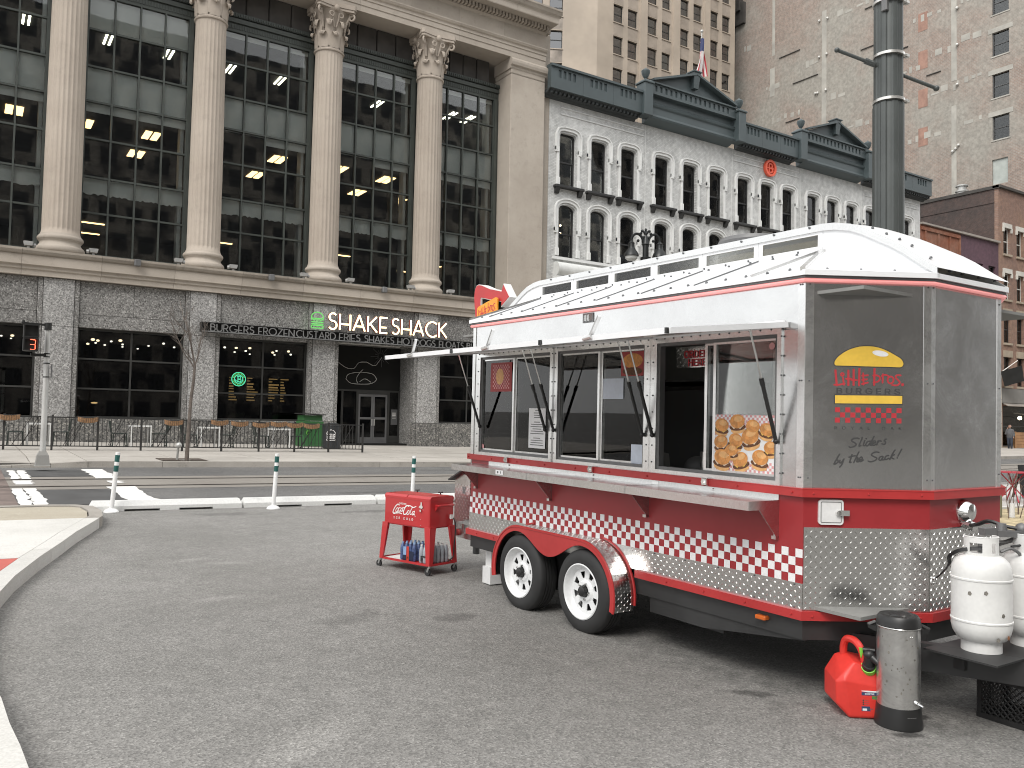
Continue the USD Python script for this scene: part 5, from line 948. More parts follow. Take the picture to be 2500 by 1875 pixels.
# awnings held up by gas struts
for k, (a, b) in enumerate([(1.745, 2.95), (.56, 1.73), (-.625, .545)]):
    m = MB(); h0, h1 = np.array([-.01, 0, 2.238]), np.array([-1.0, 0, 2.128]); Y = lambda v: np.array([0, v, 0])
    d = nrm(h1-h0); nu = nrm(np.cross(d, (0, 1, 0))); nu = nu if nu[2] > 0 else -nu
    m.hexa([h0+Y(a), h1+Y(a), h1+Y(b), h0+Y(b), h0+Y(a)+nu*.012, h1+Y(a)+nu*.012, h1+Y(b)+nu*.012, h0+Y(b)+nu*.012]); aw = obj('awning', m, 'aluminium', TR, smooth=False)
    m = MB()
    for p0, p1 in (((h0, a), (h1, a)), ((h0, b), (h1, b)), ((h1, a), (h1, b)), ((h0, a), (h0, b))): m.bar(p0[0]+Y(p0[1])+nu*.006, p1[0]+Y(p1[1])+nu*.006, .03, .034, up=nu)
    obj('awning_frame', m, 'roof_white', aw, smooth=False)
    m = MB(); m.bar(h1+Y((a+b)/2+.1), h1+Y((a+b)/2-.03)+np.array([-.03, 0, .13]), .022, .016); m.cyl(h1+Y((a+b)/2+.13)+np.array([-.02, 0, 0]), h1+Y((a+b)/2+.05)+np.array([-.02, 0, .01]), .014, .014, 8); obj('awning_latch', m, 'aluminium_trim', aw, smooth=False)
    for y in (a+.055, b-.055): m = MB(); m.box(-1.02, -.985, a-.004, a+.012, 2.118, 2.15) if y < (a+b)/2 else m.box(-1.02, -.985, b-.012, b+.004, 2.118, 2.15); obj('end_cap', m, 'plastic_black', aw, smooth=False)
    m = MB(); m.box(-.022, 0, a+.02, b-.02, 2.236, 2.272); obj('hinge_strip', m, 'roof_white', TR, smooth=False)
for y in (-.574, .517, .622, 1.711, 1.831, 2.89):
    p0, p1 = np.array([-.03, y, 1.528]), np.array([-.28, y, 2.195]); mid = p0+(p1-p0)*.57
    m = MB(); m.cyl(p0, mid, .0125, .0125, 10); m.ball(p0, .018, 1); st = obj('gas_strut', m, 'plastic_black', TR); m = MB(); m.cyl(mid, p1, .006, .006, 8); obj('strut_rod', m, 'chrome', st); m = MB(); m.cyl(mid-(p1-p0)*.06, mid, .0155, .0155, 10); obj('strut_collar', m, 'plastic_black', st)
# roof: eave, pent slope, clerestory and curved top
EZ = 2.53
obj('eave_trim', band(EZ, EZ+.032, .045, -.03), 'roof_white', TR, smooth=False)
m = MB(); m.ext(ringlines(.03).difference(ringlines(-.3)), (0, 0, EZ-.015), X1, Y1, .012); obj('soffit', m, 'grey_metal', TR, smooth=False)
E0 = [(x, y) for x, y in ringlines(.045).exterior.coords][:-1]
m = MB(); ringp = [(x, y) for x, y in RING]; m.tube([(x, y, 2.502) for x, y in ringlines(.022).exterior.coords][:-1], .0125, 8, closed=True); obj('neon_tube', m, 'neon_pink', TR)
M0, M1 = -.40, 2.90; MX0, MX1 = .65, 1.48; BZ, TZ_ = 2.815, 2.965
ez = EZ+.032; ex = -.045
def facet(name, pts, mat='roof_white'):
    m = MB(); pts = [np.asarray(p, float) for p in pts]; n = nrm(np.cross(pts[1]-pts[0], pts[2]-pts[0])); n = n if n[2] > 0 else -n
    k = len(pts); v = pts+[p-n*.012 for p in pts]
    m.add(v, [[0, i, i+1] for i in range(1, k-1)]+[[k, k+i+1, k+i] for i in range(1, k-1)]); m.add(v, [[i, (i+1) % k, k+(i+1) % k, k+i] for i in range(k)]); return obj(name, m, mat, TR, smooth=False)
yc0, yc1 = -.755-.01, 3.10
A_ = (ex, yc0, ez); B_ = (.65, -1.16-.045, ez); Cm = (MX0, M0, BZ)
ys_ = [-.38, .12, .65, 1.17, 1.70, 2.22, 2.75]
bs = [-.40]+[(-.40)+(3.3)*k/6 for k in range(1, 7)]
for i in range(6): facet('roof_panel', [(ex, ys_[i]+.003, ez), (ex, ys_[i+1]-.003, ez), (MX0, bs[i+1]-.003, BZ), (MX0, bs[i]+.003, BZ)])
facet('roof_panel', [A_, (ex, ys_[0], ez), Cm]); facet('roof_panel', [(ex, ys_[6], ez), (ex, yc1, ez), (MX0, M1, BZ)])
facet('roof_corner', [A_, Cm, B_]); facet('roof_corner', [(ex, yc1, ez), (.65, 3.545, ez), (MX0, M1, BZ)])
for i, (y0, y1) in enumerate(zip(ys_, bs)):
    m = MB(); big = i == 0; m.bar((ex+.005, y0, ez+.006), (MX0, y1, BZ+.006), .028 if big else .010, .02 if big else .008); obj('roof_seam', m, 'aluminium_trim' if big else 'roof_seam', TR, smooth=False)
for a, b in ((A_, Cm), ((ex, yc1, ez), (MX0, M1, BZ))): m = MB(); m.bar(np.array(a)+[0, 0, .006], np.array(b)+[0, 0, .008], .03, .02); obj('hip_strip', m, 'aluminium_trim', TR, smooth=False)
m = MB()
for p, q in ((2.13+.045, 1),): m.add([(p, -.77, ez), (p, 3.1, ez), (MX1, M1, BZ), (MX1, M0, BZ), (1.48, -1.2, ez), (1.48, 3.54, ez)], [[0, 1, 2], [0, 2, 3], [0, 3, 4], [1, 5, 2]])
obj('far_roof_slope', m, 'roof_white', TR, smooth=False)
CV = [(-.40, 2.965), (-.50, 2.955), (-.617, 2.927), (-.71, 2.885), (-.809, 2.83), (-.90, 2.78), (-.983, 2.726), (-1.106, 2.632), (-1.205, ez)]
CR = [(2.5-(y), z) for y, z in CV]     # mirrored at the rear
prof = [(y, z) for y, z in CV[::-1]]+[(y, z) for y, z in CR]
for x, nm in ((MX0, 'near'), (MX1, 'far')):
    if nm == 'near':
        for cvv in (CV, CR):
            P = Polygon([(cvv[0][0], BZ-.0)]+cvv+[(cvv[-1][0], ez-.02)]).buffer(0); m = MB(); m.ext(P, (x, 0, 0), Y1, Z1, .012); obj('clerestory_end', m, 'roof_white', TR, smooth=False)
    else: m = MB(); m.ext(Polygon(prof+[(3.6, ez-.02), (-1.2, ez-.02)]).buffer(0), (x, 0, 0), Y1, Z1, .012); obj('clerestory_far_side', m, 'roof_white', TR, smooth=False)
n = len(prof); m = MB(); xs2 = np.linspace(MX0-.012, MX1+.02, 9); v = []
for y, z in prof:
    for x in xs2: v.append((x, y, z+.035*1.0+.0*(x)+.022*(1-((x-1.065)/.42)**2)*min(1, max(0, (z-ez)/.25))))
m.add(v, [[i*9+j, i*9+j+1, i*9+9+j+1, i*9+9+j] for i in range(n-1) for j in range(8)]); obj('roof_top', m, 'roof_white', TR, smooth=60)
m = MB(); v = [(MX0-.014, y, z+dz) for y, z in prof for dz in (-.012, .036)]; m.add(v, [[2*i, 2*i+1, 2*i+3, 2*i+2] for i in range(n-1)]); v = [(x, y, z-.012) for y, z in prof for x in (MX0-.014, MX0+.02)]; m.add(v, [[2*i, 2*i+2, 2*i+3, 2*i+1] for i in range(n-1)]); obj('roof_fascia', m, 'aluminium_trim', TR, smooth=50)
rivets('roof_screws', [(MX0-.014, y, 2.988) for y in np.arange(-.3, 2.9, .30)]+[(MX0-.0, y, BZ+.018) for y in np.arange(-.2, 2.9, .22)], (-1, 0, .3), .010)
rivets('eave_screws', [(ex+.03, y, ez+.012) for y in np.arange(-.65, 3.0, .17)]+[(ex+.55, y, BZ-.035) for y in np.arange(-.3, 2.8, .2)]+[tuple(np.array(A_)+(np.array(B_)-np.array(A_))*t+np.array([.03, .04, .012])) for t in (.2, .45, .7)]+[(.65+.03, -1.1, ez+.03), (.85, -1.16, ez+.035), (1.0, -1.16, ez+.035), (1.2, -1.16, ez+.035), (1.4, -1.16, ez+.035)]+[(.74, y, z+.045) for y, z in CV[2:-1]], (0, 0, 1), .012)
for k in range(6):
    a = M0+.05+3.3*k/6-.0; b = M0+3.3*(k+1)/6-.0; a, b = M0+3.3*k/6+.02, M0+3.3*(k+1)/6-.02
    m = MB(); P = sbox(a-.018, BZ-.005, b+.018, TZ_).difference(sbox(a+.02, 2.852, b-.02, 2.932)); m.ext(affinity.scale(P, -1, 1, origin=(0, 0)), (MX0+.012, 0, 0), YN, Z1, .014); w = obj('clerestory_window', m, 'roof_white', TR, smooth=False)
    p = MB(); p.box(MX0+.002, MX0+.007, a+.015, b-.015, 2.848, 2.936); obj('pane', p, 'roof_pane', w, smooth=False)
    if k not in (5,): p = MB(); p.box(MX0+.035, MX0+.055, a+.03, b-.06, 2.845, 2.853); obj('led_strip', p, 'led_strip', w, smooth=False)
m = MB(); m.box(MX0+.2, MX0+.22, M0+.1, M1-.1, 2.75, 2.95); m.box(MX0+.02, MX1, M0, M1, 2.78, 2.80); obj('clerestory_lining', m, 'inside_grey', TR, smooth=False)
m = MB(); m.lathe([(.14, 2.98), (.14, 3.06), (.27, 3.07), (.285, 3.09), (.27, 3.12), (.1, 3.15), (0, 3.155)], (1.15, .62, 0), 28); obj('roof_vent', m, 'grey_metal', TR, smooth=40)
# small fittings
m = MB(); P = sbox(.088, 1.044, .238, 1.193).buffer(-.02).buffer(.02); m.ext(P, cP+cn*.0, cd, Z1, .014); fd = obj('hatch_door', m, 'plastic_white', TR, smooth=False)
m = MB(); m.ext(P.buffer(-.012).difference(P.buffer(-.016)), cP+cn*.0142, cd, Z1, .001); obj('hatch_line', m, 'grey_metal', fd, smooth=False)
m = MB(); m.cyl(cP+cd*.205+cn*.014+np.array([0, 0, 1.115]), cP+cd*.205+cn*.03+np.array([0, 0, 1.115]), .018, .015, 12); m.ext(sbox(.205, 1.10, .268, 1.132), cP+cn*.018, cd, Z1, .012); obj('hatch_latch', m, 'chrome', fd, smooth=False)
m = MB(); m.cbox(-.028, .03, -.505, -.425, .42, .447, .006); obj('marker_lamp', m, 'amber', TR, smooth=False)
m = MB(); m.box(-.008, 0, 1.245, 1.375, 2.405, 2.482); ve = obj('wall_vent', m, 'grey_metal', TR, smooth=False)
for k in range(3): m = MB(); m.hull([(-.008, 1.26+.035*k, 2.415), (-.008, 1.29+.035*k, 2.415), (-.008, 1.26+.035*k, 2.472), (-.008, 1.29+.035*k, 2.472), (-.03, 1.27+.035*k, 2.42), (-.03, 1.27+.035*k, 2.467)]); obj('louvre', m, 'aluminium_trim', ve, smooth=False)
m = MB(); m.lathe([(.075, 0), (.07, .03), (.05, .06), (.0, .07)], (1.02, -1.16, 1.12), 16, ((1, 0, 0), (0, 0, 1), (0, -1, 0))); m.cyl((1.02, -1.16, 1.05), (1.02, -1.24, 1.03), .03, .03, 10); obj('gas_inlet', m, 'chrome', TR)
m = MB(); m.tube(spline([(1.0, -1.22, 1.04), (.93, -1.3, 1.06), (.9, -1.38, 1.09), (.92, -1.46, 1.07), (.95, -1.52, 1.06)]), .012, 6); obj('gas_hose', m, 'plastic_black', TR)
m = MB(); m.cyl((.36, -1.08, .325), (.52, -1.24, .325), .021, .021, 14); m.cyl((.43, -1.15, .325), (.46, -1.18, .325), .026, .026, 14); m.box(.43, .46, -1.17, -1.14, .345, .362); obj('drain_pipe', m, 'plastic_white', TR)
# rear utility box with a sloped lid, seen past the rear corner
m = MB(); m.ext(Polygon([(3.40, .455), (3.73, .455), (3.73, .95), (3.57, 1.03), (3.40, .98)]), (.2, 0, 0), Y1, Z1, 1.2); treads(m, (.199, 3.73, .47), YN, Z1, .33, .46, .03); rb = obj('rear_box', m, 'tread_plate', TR, smooth=False)
m = MB(); m.bar((.8, 3.79, .945), (.8, 3.42, 1.10), 1.3, .015, up=(0, 0, 1)); obj('box_lid', m, 'frame_black', rb, smooth=False)
m = MB(); m.box(.198, .2, 3.51, 3.57, .82, .89); obj('box_plate', m, 'grey_metal', rb, smooth=False)
m = MB(); m.cyl((.2, 3.64, .41), (.17, 3.64, .41), .035, .035, 14); obj('tail_lamp', m, 'trim_red', TR); m = MB(); m.box(.2, .26, 3.2, 3.72, .36, .45); m.box(.16, .2, 3.45, 3.5, .42, .56); obj('rear_bumper', m, 'aluminium_trim', TR, smooth=False)
# tongue
m = MB()
for s in (-1, 1): m.bar((1.065+s*.79, -.85, .325), (1.065+s*.06, -2.35, .325), .06, .155)
m.box(.98, 1.15, -2.6, -2.25, .28, .40); m.box(.35, 1.78, -1.70, -1.30, .392, .402); m.bar((.5, -1.42, .34), (1.63, -1.42, .34), .06, .1); obj('tongue', m, 'frame_black', TR, smooth=False)
# lettering on the front chamfer
def LGm(px, py): s = .175+(px-170)*.000511; z = 2.113-(py-128)*.000499+.013*(px-170)/835; return (s, z)
def decal(name, poly, mat, k=0, parent=TR):
    m = MB(); m.ext(poly, cP+cn*(.0006+.0007*k), cd, Z1, .0006); return obj(name, m, mat, parent, smooth=False)
LOGO = [None]
top = Polygon([LGm(*p) for p in spline([(190, 372), (172, 350), (180, 305), (230, 245), (330, 180), (450, 140), (570, 130), (690, 145), (800, 185), (900, 240), (975, 290), (1003, 345), (990, 385), (960, 398)], 6)]).buffer(-.002).buffer(.002)
bt = Polygon([LGm(190, 726), LGm(985, 740), LGm(985, 832), LGm(190, 818)]).buffer(.004)
LOGO = decal('burger_logo', top.buffer(.003), 'ink'); decal('bun_top', top.buffer(-.003), 'ink_yellow', 1, LOGO)
e_ = affinity.rotate(affinity.scale(Point(LGm(722, 225)).buffer(1), .049, .017), -8); decal('bun_highlight', e_, 'paper', 2, LOGO)
decal('bun_bottom_outline', bt.buffer(.003), 'ink', 0, LOGO); decal('bun_bottom', bt.buffer(-.003), 'ink_yellow', 1, LOGO)
def stk(ls, w): return stroke([[LGm(*p) for p in l] for l in ls], w)
little = [[(190, 425), (207, 605)], [(178, 598), (215, 602), (300, 585)], [(280, 515), (293, 600)], arc(272, 475, 17, 17, 0, 360, 12), [(343, 430), (345, 603)], [(315, 528), (376, 526)], [(407, 418), (408, 603)], [(380, 542), (445, 544)], [(475, 410), (472, 606)], [(520, 462), (526, 598)], [(508, 492), (577, 486)], [(508, 542), (566, 535)], [(505, 592), (577, 574)]]
bros = [[(655, 410), (652, 602)], spline([(640, 490), (690, 490), (722, 520), (700, 560), (645, 577)]), [(755, 475), (752, 576)], spline([(742, 494), (785, 482), (822, 497)]), arc(848, 545, 36, 42, 0, 360, 20), spline([(968, 490), (925, 487), (908, 512), (935, 545), (957, 577), (930, 608), (868, 607)]), [(990, 602), (993, 603)]]
decal('logo_script', stk(little+bros, .010).union(Point(LGm(992, 602)).buffer(.009)).union(stk([little[0], little[4], little[6], little[8], bros[0]], .0125)), 'ink_red', 0, LOGO)
def ctext(name, t, l, r, h, mat, bold, sp, parent=LOGO):
    q = txt(t, h, .0006, sp, bold); a, b = LGm(*l), LGm(*r); w = q.bounds[1][0]-q.bounds[0][0]; m = MB(); dz = (b[1]-a[1])/(b[0]-a[0]); u = nrm(cd+np.array([0, 0, dz]))
    put(m, q, cP+cd*a[0]+cn*.0006+np.array([0, 0, a[1]]), u, np.array([0, 0, 1.0]), (b[0]-a[0])/w); obj(name, m, mat, parent, smooth=False)
ctext('logo_word', 'BURGERS', (205, 704), (965, 721), .034, 'ink', True, .016); ctext('logo_town', 'ROYAL OAK', (183, 1134), (987, 1150), .019, 'ink', False, .026)
for j in range(3):
    for i in range(7 if j != 1 else 6): x = 190+122*i+(61 if j == 1 else 0); y = 868+62*j+2.6*i; decal('logo_square', Polygon([LGm(x, y), LGm(x+59, y+2), LGm(x+59, y+61), LGm(x, y+59)]), 'ink_red', 0, LOGO)
scr = [[(480, 1247), (455, 1240), (408, 1250), (392, 1272), (420, 1292), (445, 1313), (425, 1340), (380, 1350), (362, 1343)], [(520, 1232), (500, 1280), (480, 1335), (500, 1330)], [(547, 1270), (530, 1325), (545, 1332)], [(563, 1247), (565, 1249)], [(615, 1280), (580, 1285), (560, 1318), (578, 1333), (612, 1300)], [(657, 1222), (625, 1290), (612, 1325), (632, 1326)], [(640, 1308), (675, 1292), (668, 1275), (645, 1285), (635, 1313), (655, 1328), (690, 1310)], [(707, 1275), (690, 1325)], [(698, 1298), (722, 1274), (740, 1280)], [(802, 1255), (780, 1270), (795, 1293), (780, 1318), (752, 1312)],
       [(250, 1433), (215, 1490), (186, 1550)], [(198, 1515), (225, 1500), (232, 1522), (203, 1548), (185, 1545)], [(256, 1505), (250, 1533), (275, 1528), (302, 1490)], [(302, 1490), (278, 1555), (253, 1585)], [(397, 1438), (382, 1490), (370, 1530), (388, 1528)], [(362, 1468), (435, 1450)], [(478, 1408), (445, 1475), (420, 1532)], [(432, 1503), (455, 1475), (466, 1480), (455, 1520), (472, 1524)], [(490, 1506), (520, 1487), (512, 1468), (490, 1480), (480, 1508), (500, 1522), (532, 1503)],
       [(714, 1414), (680, 1408), (640, 1425), (630, 1448), (660, 1465), (690, 1482), (675, 1508), (620, 1525), (592, 1518)], [(765, 1462), (732, 1468), (718, 1498), (738, 1508), (765, 1475), (755, 1503), (778, 1503)], [(832, 1452), (802, 1460), (788, 1488), (803, 1500), (832, 1486)], [(907, 1388), (875, 1440), (847, 1500)], [(900, 1442), (865, 1467), (878, 1485), (895, 1493)], [(986, 1378), (965, 1420), (945, 1458)], [(936, 1480), (937, 1482)]]
decal('slogan', stroke([[LGm(*p) for p in spline(l, 6)] for l in scr], .0088), 'ink', 0, LOGO)
# things shown in and behind the windows, all fixed to the trailer
m = MB(); m.box(.06, 2.1, -1.1, 3.4, .54, .56); m.box(2.08, 2.10, -.7, 3.0, .56, 2.5); m.box(.06, 2.1, -1.1, 3.4, 2.42, 2.44); m.box(.6, 1.5, 3.40, 3.42, .56, 2.4); m.box(.6, 1.5, -1.10, -1.08, .56, 2.4); m.box(1.9, 1.92, -.6, 2.9, .56, 1.35); obj('inside_wall', m, 'inside_wall', TR, smooth=False)
m = MB(); m.box(.06, .52, -.7, 3.0, 1.20, 1.235); obj('inside_counter', m, 'stainless', TR, smooth=False)
m = MB(); m.box(.9, 1.9, .12, .60, .56, 2.0); m.box(1.2, 1.9, 1.0, 1.9, .56, 1.9); m.box(1.2, 2.05, -.6, 2.9, 1.98, 2.0); obj('kitchen_unit', m, 'inside_dark', TR, smooth=False)
m = MB()
for y in np.arange(1.3, 2.3, .09): m.box(1.86, 1.87, y, y+.01, 1.5, 1.85)
for z in np.arange(1.5, 1.86, .07): m.box(1.86, 1.87, 1.3, 2.3, z, z+.01)
obj('wire_rack', m, 'chrome', TR, smooth=False)
m = MB(); m.cyl((.6, 2.62, 1.24), (.6, 2.62, 1.56), .06, .06, 14); m.cyl((.6, 2.62, 1.56), (.6, 2.62, 1.62), .03, .02, 10); obj('fire_extinguisher', m, 'ink_red', TR)
m = MB(); m.hull([(.42, 2.73+dy, z) for dy, z in ((-.05, 1.95), (.05, 1.95), (.11, 1.55), (-.12, 1.6), (0, 1.5))]+[(.3, 2.73+dy, z) for dy, z in ((-.03, 1.9), (.03, 1.9), (.09, 1.56), (-.1, 1.6))]); obj('hanging_bag', m, 'tan_cloth', TR, smooth=50)
m = MB(); m.box(.3, .7, 2.80, 2.86, 1.24, 1.8); obj('shelf_side', m, 'plastic_white', TR, smooth=False)
m = MB(); m.box(.8, .84, 1.85, 2.3, 1.5, 2.05); obj('white_board', m, 'inside_grey', TR, smooth=False)
m = MB(); m.hull([(.22, y, z) for y, z in ((.90, 1.24), (.70, 1.24), (.88, 1.42), (.72, 1.40), (1.02, 1.26))]+[(.34, y, z) for y, z in ((.90, 1.24), (.70, 1.24), (.88, 1.40), (.72, 1.38))]); obj('cash_register', m, 'inside_grey', TR, smooth=20)
m = MB(); m.box(.10, .18, .66, 1.12, 1.235, 1.40); treads(m, (.099, 1.12, 1.24), YN, Z1, .46, .16, .03); obj('tread_panel', m, 'tread_plate', TR, smooth=False)
m = MB(); m.ball((.35, 1.55, 1.36), .075, 2); obj('yellow_jar', m, 'tan_cloth', TR); m = MB(); m.box(.7, .72, 1.28, 1.62, 1.62, 1.92); obj('red_cloth', m, 'poster_red', TR, smooth=False)
m = MB(); m.box(.16, .17, .18, .48, 2.02, 2.17); treads(m, (.16, .48, 2.02), YN, Z1, .3, .15, .028); ob = obj('order_board', m, 'tread_plate', TR, smooth=False)
for t, z in (('ORDER', 2.09), ('HERE', 2.03)):
    m = MB(); q = txt(t, .05, .002, None, True); put(m, q, (.155, .40 if t == 'ORDER' else .36, z), np.array(YN, float), np.array(Z1, float)); obj('board_lettering', m, 'ink_red', ob, smooth=False)
def flatp(name, poly, x, mat, parent=TR, d=.0008): m = MB(); m.ext(affinity.scale(poly, -1, 1, origin=(0, 0)), (x, 0, 0), YN, Z1, d); return obj(name, m, mat, parent, smooth=False)
pb = flatp('burger_poster', sbox(-.548, 1.30, -.025, 1.685), .0125, 'paper')
k = 0
for i in range(30):
    for j in range(22):
        y, z = -.545+i*.0175, 1.303+j*.0175
        if (i+j) % 2 == 0 and (z < 1.375 or z > 1.59 or y > -.06) and y+.0175 < -.03: flatp('paper_square', sbox(y, z, y+.0168, z+.0168).buffer(0), .0118, 'poster_pink', pb)
for cy, cz, s, a in [(-.10, 1.60, 1, 8), (-.235, 1.625, 1.05, -5), (-.36, 1.60, .95, 5), (-.10, 1.49, 1, -8), (-.22, 1.505, 1.0, 10), (-.345, 1.53, 1.2, -12), (-.47, 1.58, .95, 10), (-.11, 1.385, 1.2, 6), (-.265, 1.38, 1.1, -14), (-.42, 1.40, 1.1, 8), (-.505, 1.47, .9, -6), (-.19, 1.44, .9, 0)]:
    R_ = lambda p: affinity.translate(affinity.rotate(affinity.scale(p, s, s, origin=(0, 0)), a, origin=(0, 0)), cy, cz); c0 = .0112-.0007*(k % 4)-.0001*k; k += 1
    flatp('burger_bottom', R_(affinity.scale(Point(0, -.036).buffer(.05), 1.1, .45)), c0, 'bun_light', pb, .0002); flatp('burger_patty', R_(affinity.scale(Point(0, -.018).buffer(.055), 1.15, .40)), c0-.0003, 'patty', pb, .0002); flatp('burger_cheese', R_(Polygon([(-.05, -.008), (.055, -.004), (.03, -.028), (.012, -.016), (-.02, -.03)])), c0-.0006, 'cheese' if k % 2 else 'onion', pb, .0002)
    bun = affinity.scale(Point(0, .018).buffer(.055), 1.05, .78); flatp('burger_bun', R_(bun), c0-.0009, 'bun', pb, .0002); flatp('bun_shine', R_(affinity.scale(Point(-.008, .032).buffer(.03), 1.1, .6)), c0-.0012, 'bun_light', pb, .0002)
p2 = flatp('small_poster', sbox(2.42, 1.86, 2.78, 2.13), .0125, 'poster_red')
for i in range(14):
    for j in range(12):
        y, z = 2.46+i*.02, 1.885+j*.019
        if (i+j) % 2 == 0 and z+.02 < 2.13: flatp('paper_square', sbox(y, z, y+.018, z+.017), .0118, 'poster_pink', p2)
flatp('burger_bun', affinity.scale(Point(2.62, 2.0).buffer(.075), .85, 1), .0110, 'bun_light', p2)
p3 = flatp('upper_poster', sbox(.66, 1.965, .93, 2.15), .0245, 'poster_red'); flatp('burger_bun', affinity.scale(Point(.8, 2.08).buffer(.1), 1.1, .55), .0236, 'bun', p3); flatp('burger_patty', affinity.scale(Point(.8, 2.0).buffer(.1), 1.1, .3), .0228, 'patty', p3)
mn = flatp('menu_sheet', sbox(1.90, 1.36, 2.15, 1.71), .0255, 'paper')
for j, (w, o_) in enumerate([(.06, 0), (.10, 0), (.10, 0), (.09, 0), (0, 0), (.09, 0), (.18, 0), (.19, 0), (.13, 0), (.18, 0), (.2, 0), (0, 0), (.1, 0), (.18, 0), (.18, 0), (.2, 0)]):
    if w: flatp('menu_line', sbox(2.025-w/2, 1.685-.02*j, 2.025+w/2, 1.691-.02*j), .0246, 'ink', mn)
flatp('order_sheet', sbox(.66, 1.295, .80, 1.45), .0245, 'paper_blue'); flatp('blue_sheet', sbox(.90, 1.79, 1.14, 1.95), .0245, 'paper_blue'); flatp('round_sticker', affinity.scale(Point(2.895, 1.325).buffer(.03), .8, 1.2), .0135, 'poster_pink'); flatp('round_sticker', Point(-.50, 2.12).buffer(.022), .0135, 'poster_pink')
on = stroke([[(a*.13+.0, b*.13) for a, b in l] for l in [[(p[0], p[1]) for p in arc(.5, .5, .55, .55, 0, 360, 26)], arc(.5, .5, .35, .4, 0, 360, 22), [(1.35, 0), (1.35, 1), (1.7, 1), (1.85, .8), (1.7, .55), (1.35, .5)], [(2.7, 1), (2.2, 1), (2.2, 0), (2.7, 0)], [(2.2, .5), (2.6, .5)], [(2.95, 0), (2.95, 1), (3.4, 0), (3.4, 1)]]], .014)
m = MB(); m.ext(on, (.06, -.08, 1.90), YN, Z1, .012); obj('open_sign', m, 'sign_unlit', TR, smooth=False)
m = MB(); m.box(.068, .075, -.60, -.03, 1.84, 2.10); obj('open_sign_back', m, 'inside_dark', TR, smooth=False)
m = MB()
for x, y, s in ((.3, -.2, 1), (.32, -.3, 1.1), (.3, -.38, .9)): m.hull([(x+dx*.07*s, y+dy*.07*s, z) for dx in (-1, 1) for dy in (-1, 1) for z in (1.7, 1.76)]+[(x, y, 1.83*1.0)])
m.box(.2, .45, -.45, -.13, 1.66, 1.69); obj('cup_stack', m, 'inside_grey', TR, smooth=20)
m = MB(); m.cyl((.25, .22, 1.235), (.25, .22, 1.42), .07, .07, 16); obj('steel_pot', m, 'stainless', TR); m = MB(); m.box(.14, .145, .08, .15, 1.24, 1.40); nb = obj('napkin_card', m, 'paper', TR, smooth=False); m = MB(); m.cyl((.14, .115, 1.37), (.139, .115, 1.37), .02, .02, 12); obj('card_print', m, 'ink', nb)
m = MB(); m.ball((.35, .42, 1.3), .1, 2, (1, 1.1, .8)); obj('food_bag', m, 'inside_dark', TR)
em('tube_glow', (1.0, .95, .85), 1.1); m = MB(); m.box(1.0, 1.06, .3, 2.6, 2.40, 2.415); obj('ceiling_light', m, 'tube_glow', TR, smooth=False)
# ------------------------------------------------------------------ propane tanks, can, urn, crate, pipe
pm('tank_white', (.70, .70, .68), .35, var=.06, vs=4, col2=None, fine=.05)
pm('rust', (.25, .11, .05), .8); pm('can_red', (.62, .038, .028), .45, var=.08, vs=6, fine=.06, bump=.1, bs=90); pm('can_green', (.20, .55, .06), .5); pm('label_blue', (.03, .06, .13), .5); pm('label_green', (.09, .22, .06), .5)
metal('brushed_alu', (.55, .545, .53), .30, var=.18, vs=7, metal=.95)
pm('smudge', (.16, .15, .13), .7, var=.4, vs=20); pm('crate_black', (.014, .014, .014), .45)
def tank(name, label, x, y, rot):
    o = tw((x, y, .402)); M = mat4(o, rot); t = thing(name, label, 'propane tank', M, 'propane tanks on the trailer tongue'); R = .153
    pr = [(.04, .045), (.09, .05), (.125, .07), (.146, .105), (R, .14), (R, .165), (R+.004, .168), (R+.004, .176), (R, .179), (R, .395), (R+.004, .398), (R+.004, .406), (R, .409), (R, .43), (.149, .465), (.135, .498), (.11, .522), (.07, .537), (0, .542)]
    m = MB(); m.lathe(pr, (0, 0, 0), 48); obj('tank_body', m, 'tank_white', t, smooth=40)
    m = MB(); m.lathe([(.10, .0), (.104, .0), (.102, .06), (.098, .06)], (0, 0, 0), 32); m.lathe([(.098, .0), (.098, .06)], (0, 0, 0), 32); obj('foot_ring', m, 'tank_white', t, smooth=40)
    m = MB(); th = np.linspace(-2.2, 2.2, 40); ok = lambda a, z: not (.545 < z < .6 and (-1.0 < a < -.15 or .35 < a < .75 or 1.2 < a < 1.9))
    zs = [.52, .545, .572, .60, .618, .632]
    for a0, a1 in zip(th[:-1], th[1:]):
        for z0, z1 in zip(zs[:-1], zs[1:]):
            if ok((a0+a1)/2, (z0+z1)/2):
                p = [(r*math.cos(a), r*math.sin(a), z) for z in (z0, z1) for r, a in ((.088, a0), (.088, a1), (.084, a1), (.084, a0))]; m.hexa(p)
    m.tube([(.086*math.cos(a), .086*math.sin(a), .632) for a in th], .004, 5); obj('collar', m, 'tank_white', t, smooth=40)
    m = MB(); m.cyl((0, 0, .535), (0, 0, .60), .018, .016, 10); m.cyl((0, 0, .572), (-.06, .02, .572), .012, .012, 8); m.cyl((0, 0, .60), (0, 0, .615), .024, .024, 8); obj('valve', m, 'grey_metal', t, smooth=30)
    return t
va = math.atan2(-.66, -.75)
T1 = tank('propane_tank', 'white propane tank nearer the trailer wall with a black strap over it', .605, -1.49, va); T2 = tank('propane_tank', 'white propane tank cut by the right picture edge', .985, -1.575, va+.5)
m = MB(); m.lathe([(.09, .005), (.153, .006), (.155, .012)], (0, 0, 0), 8)
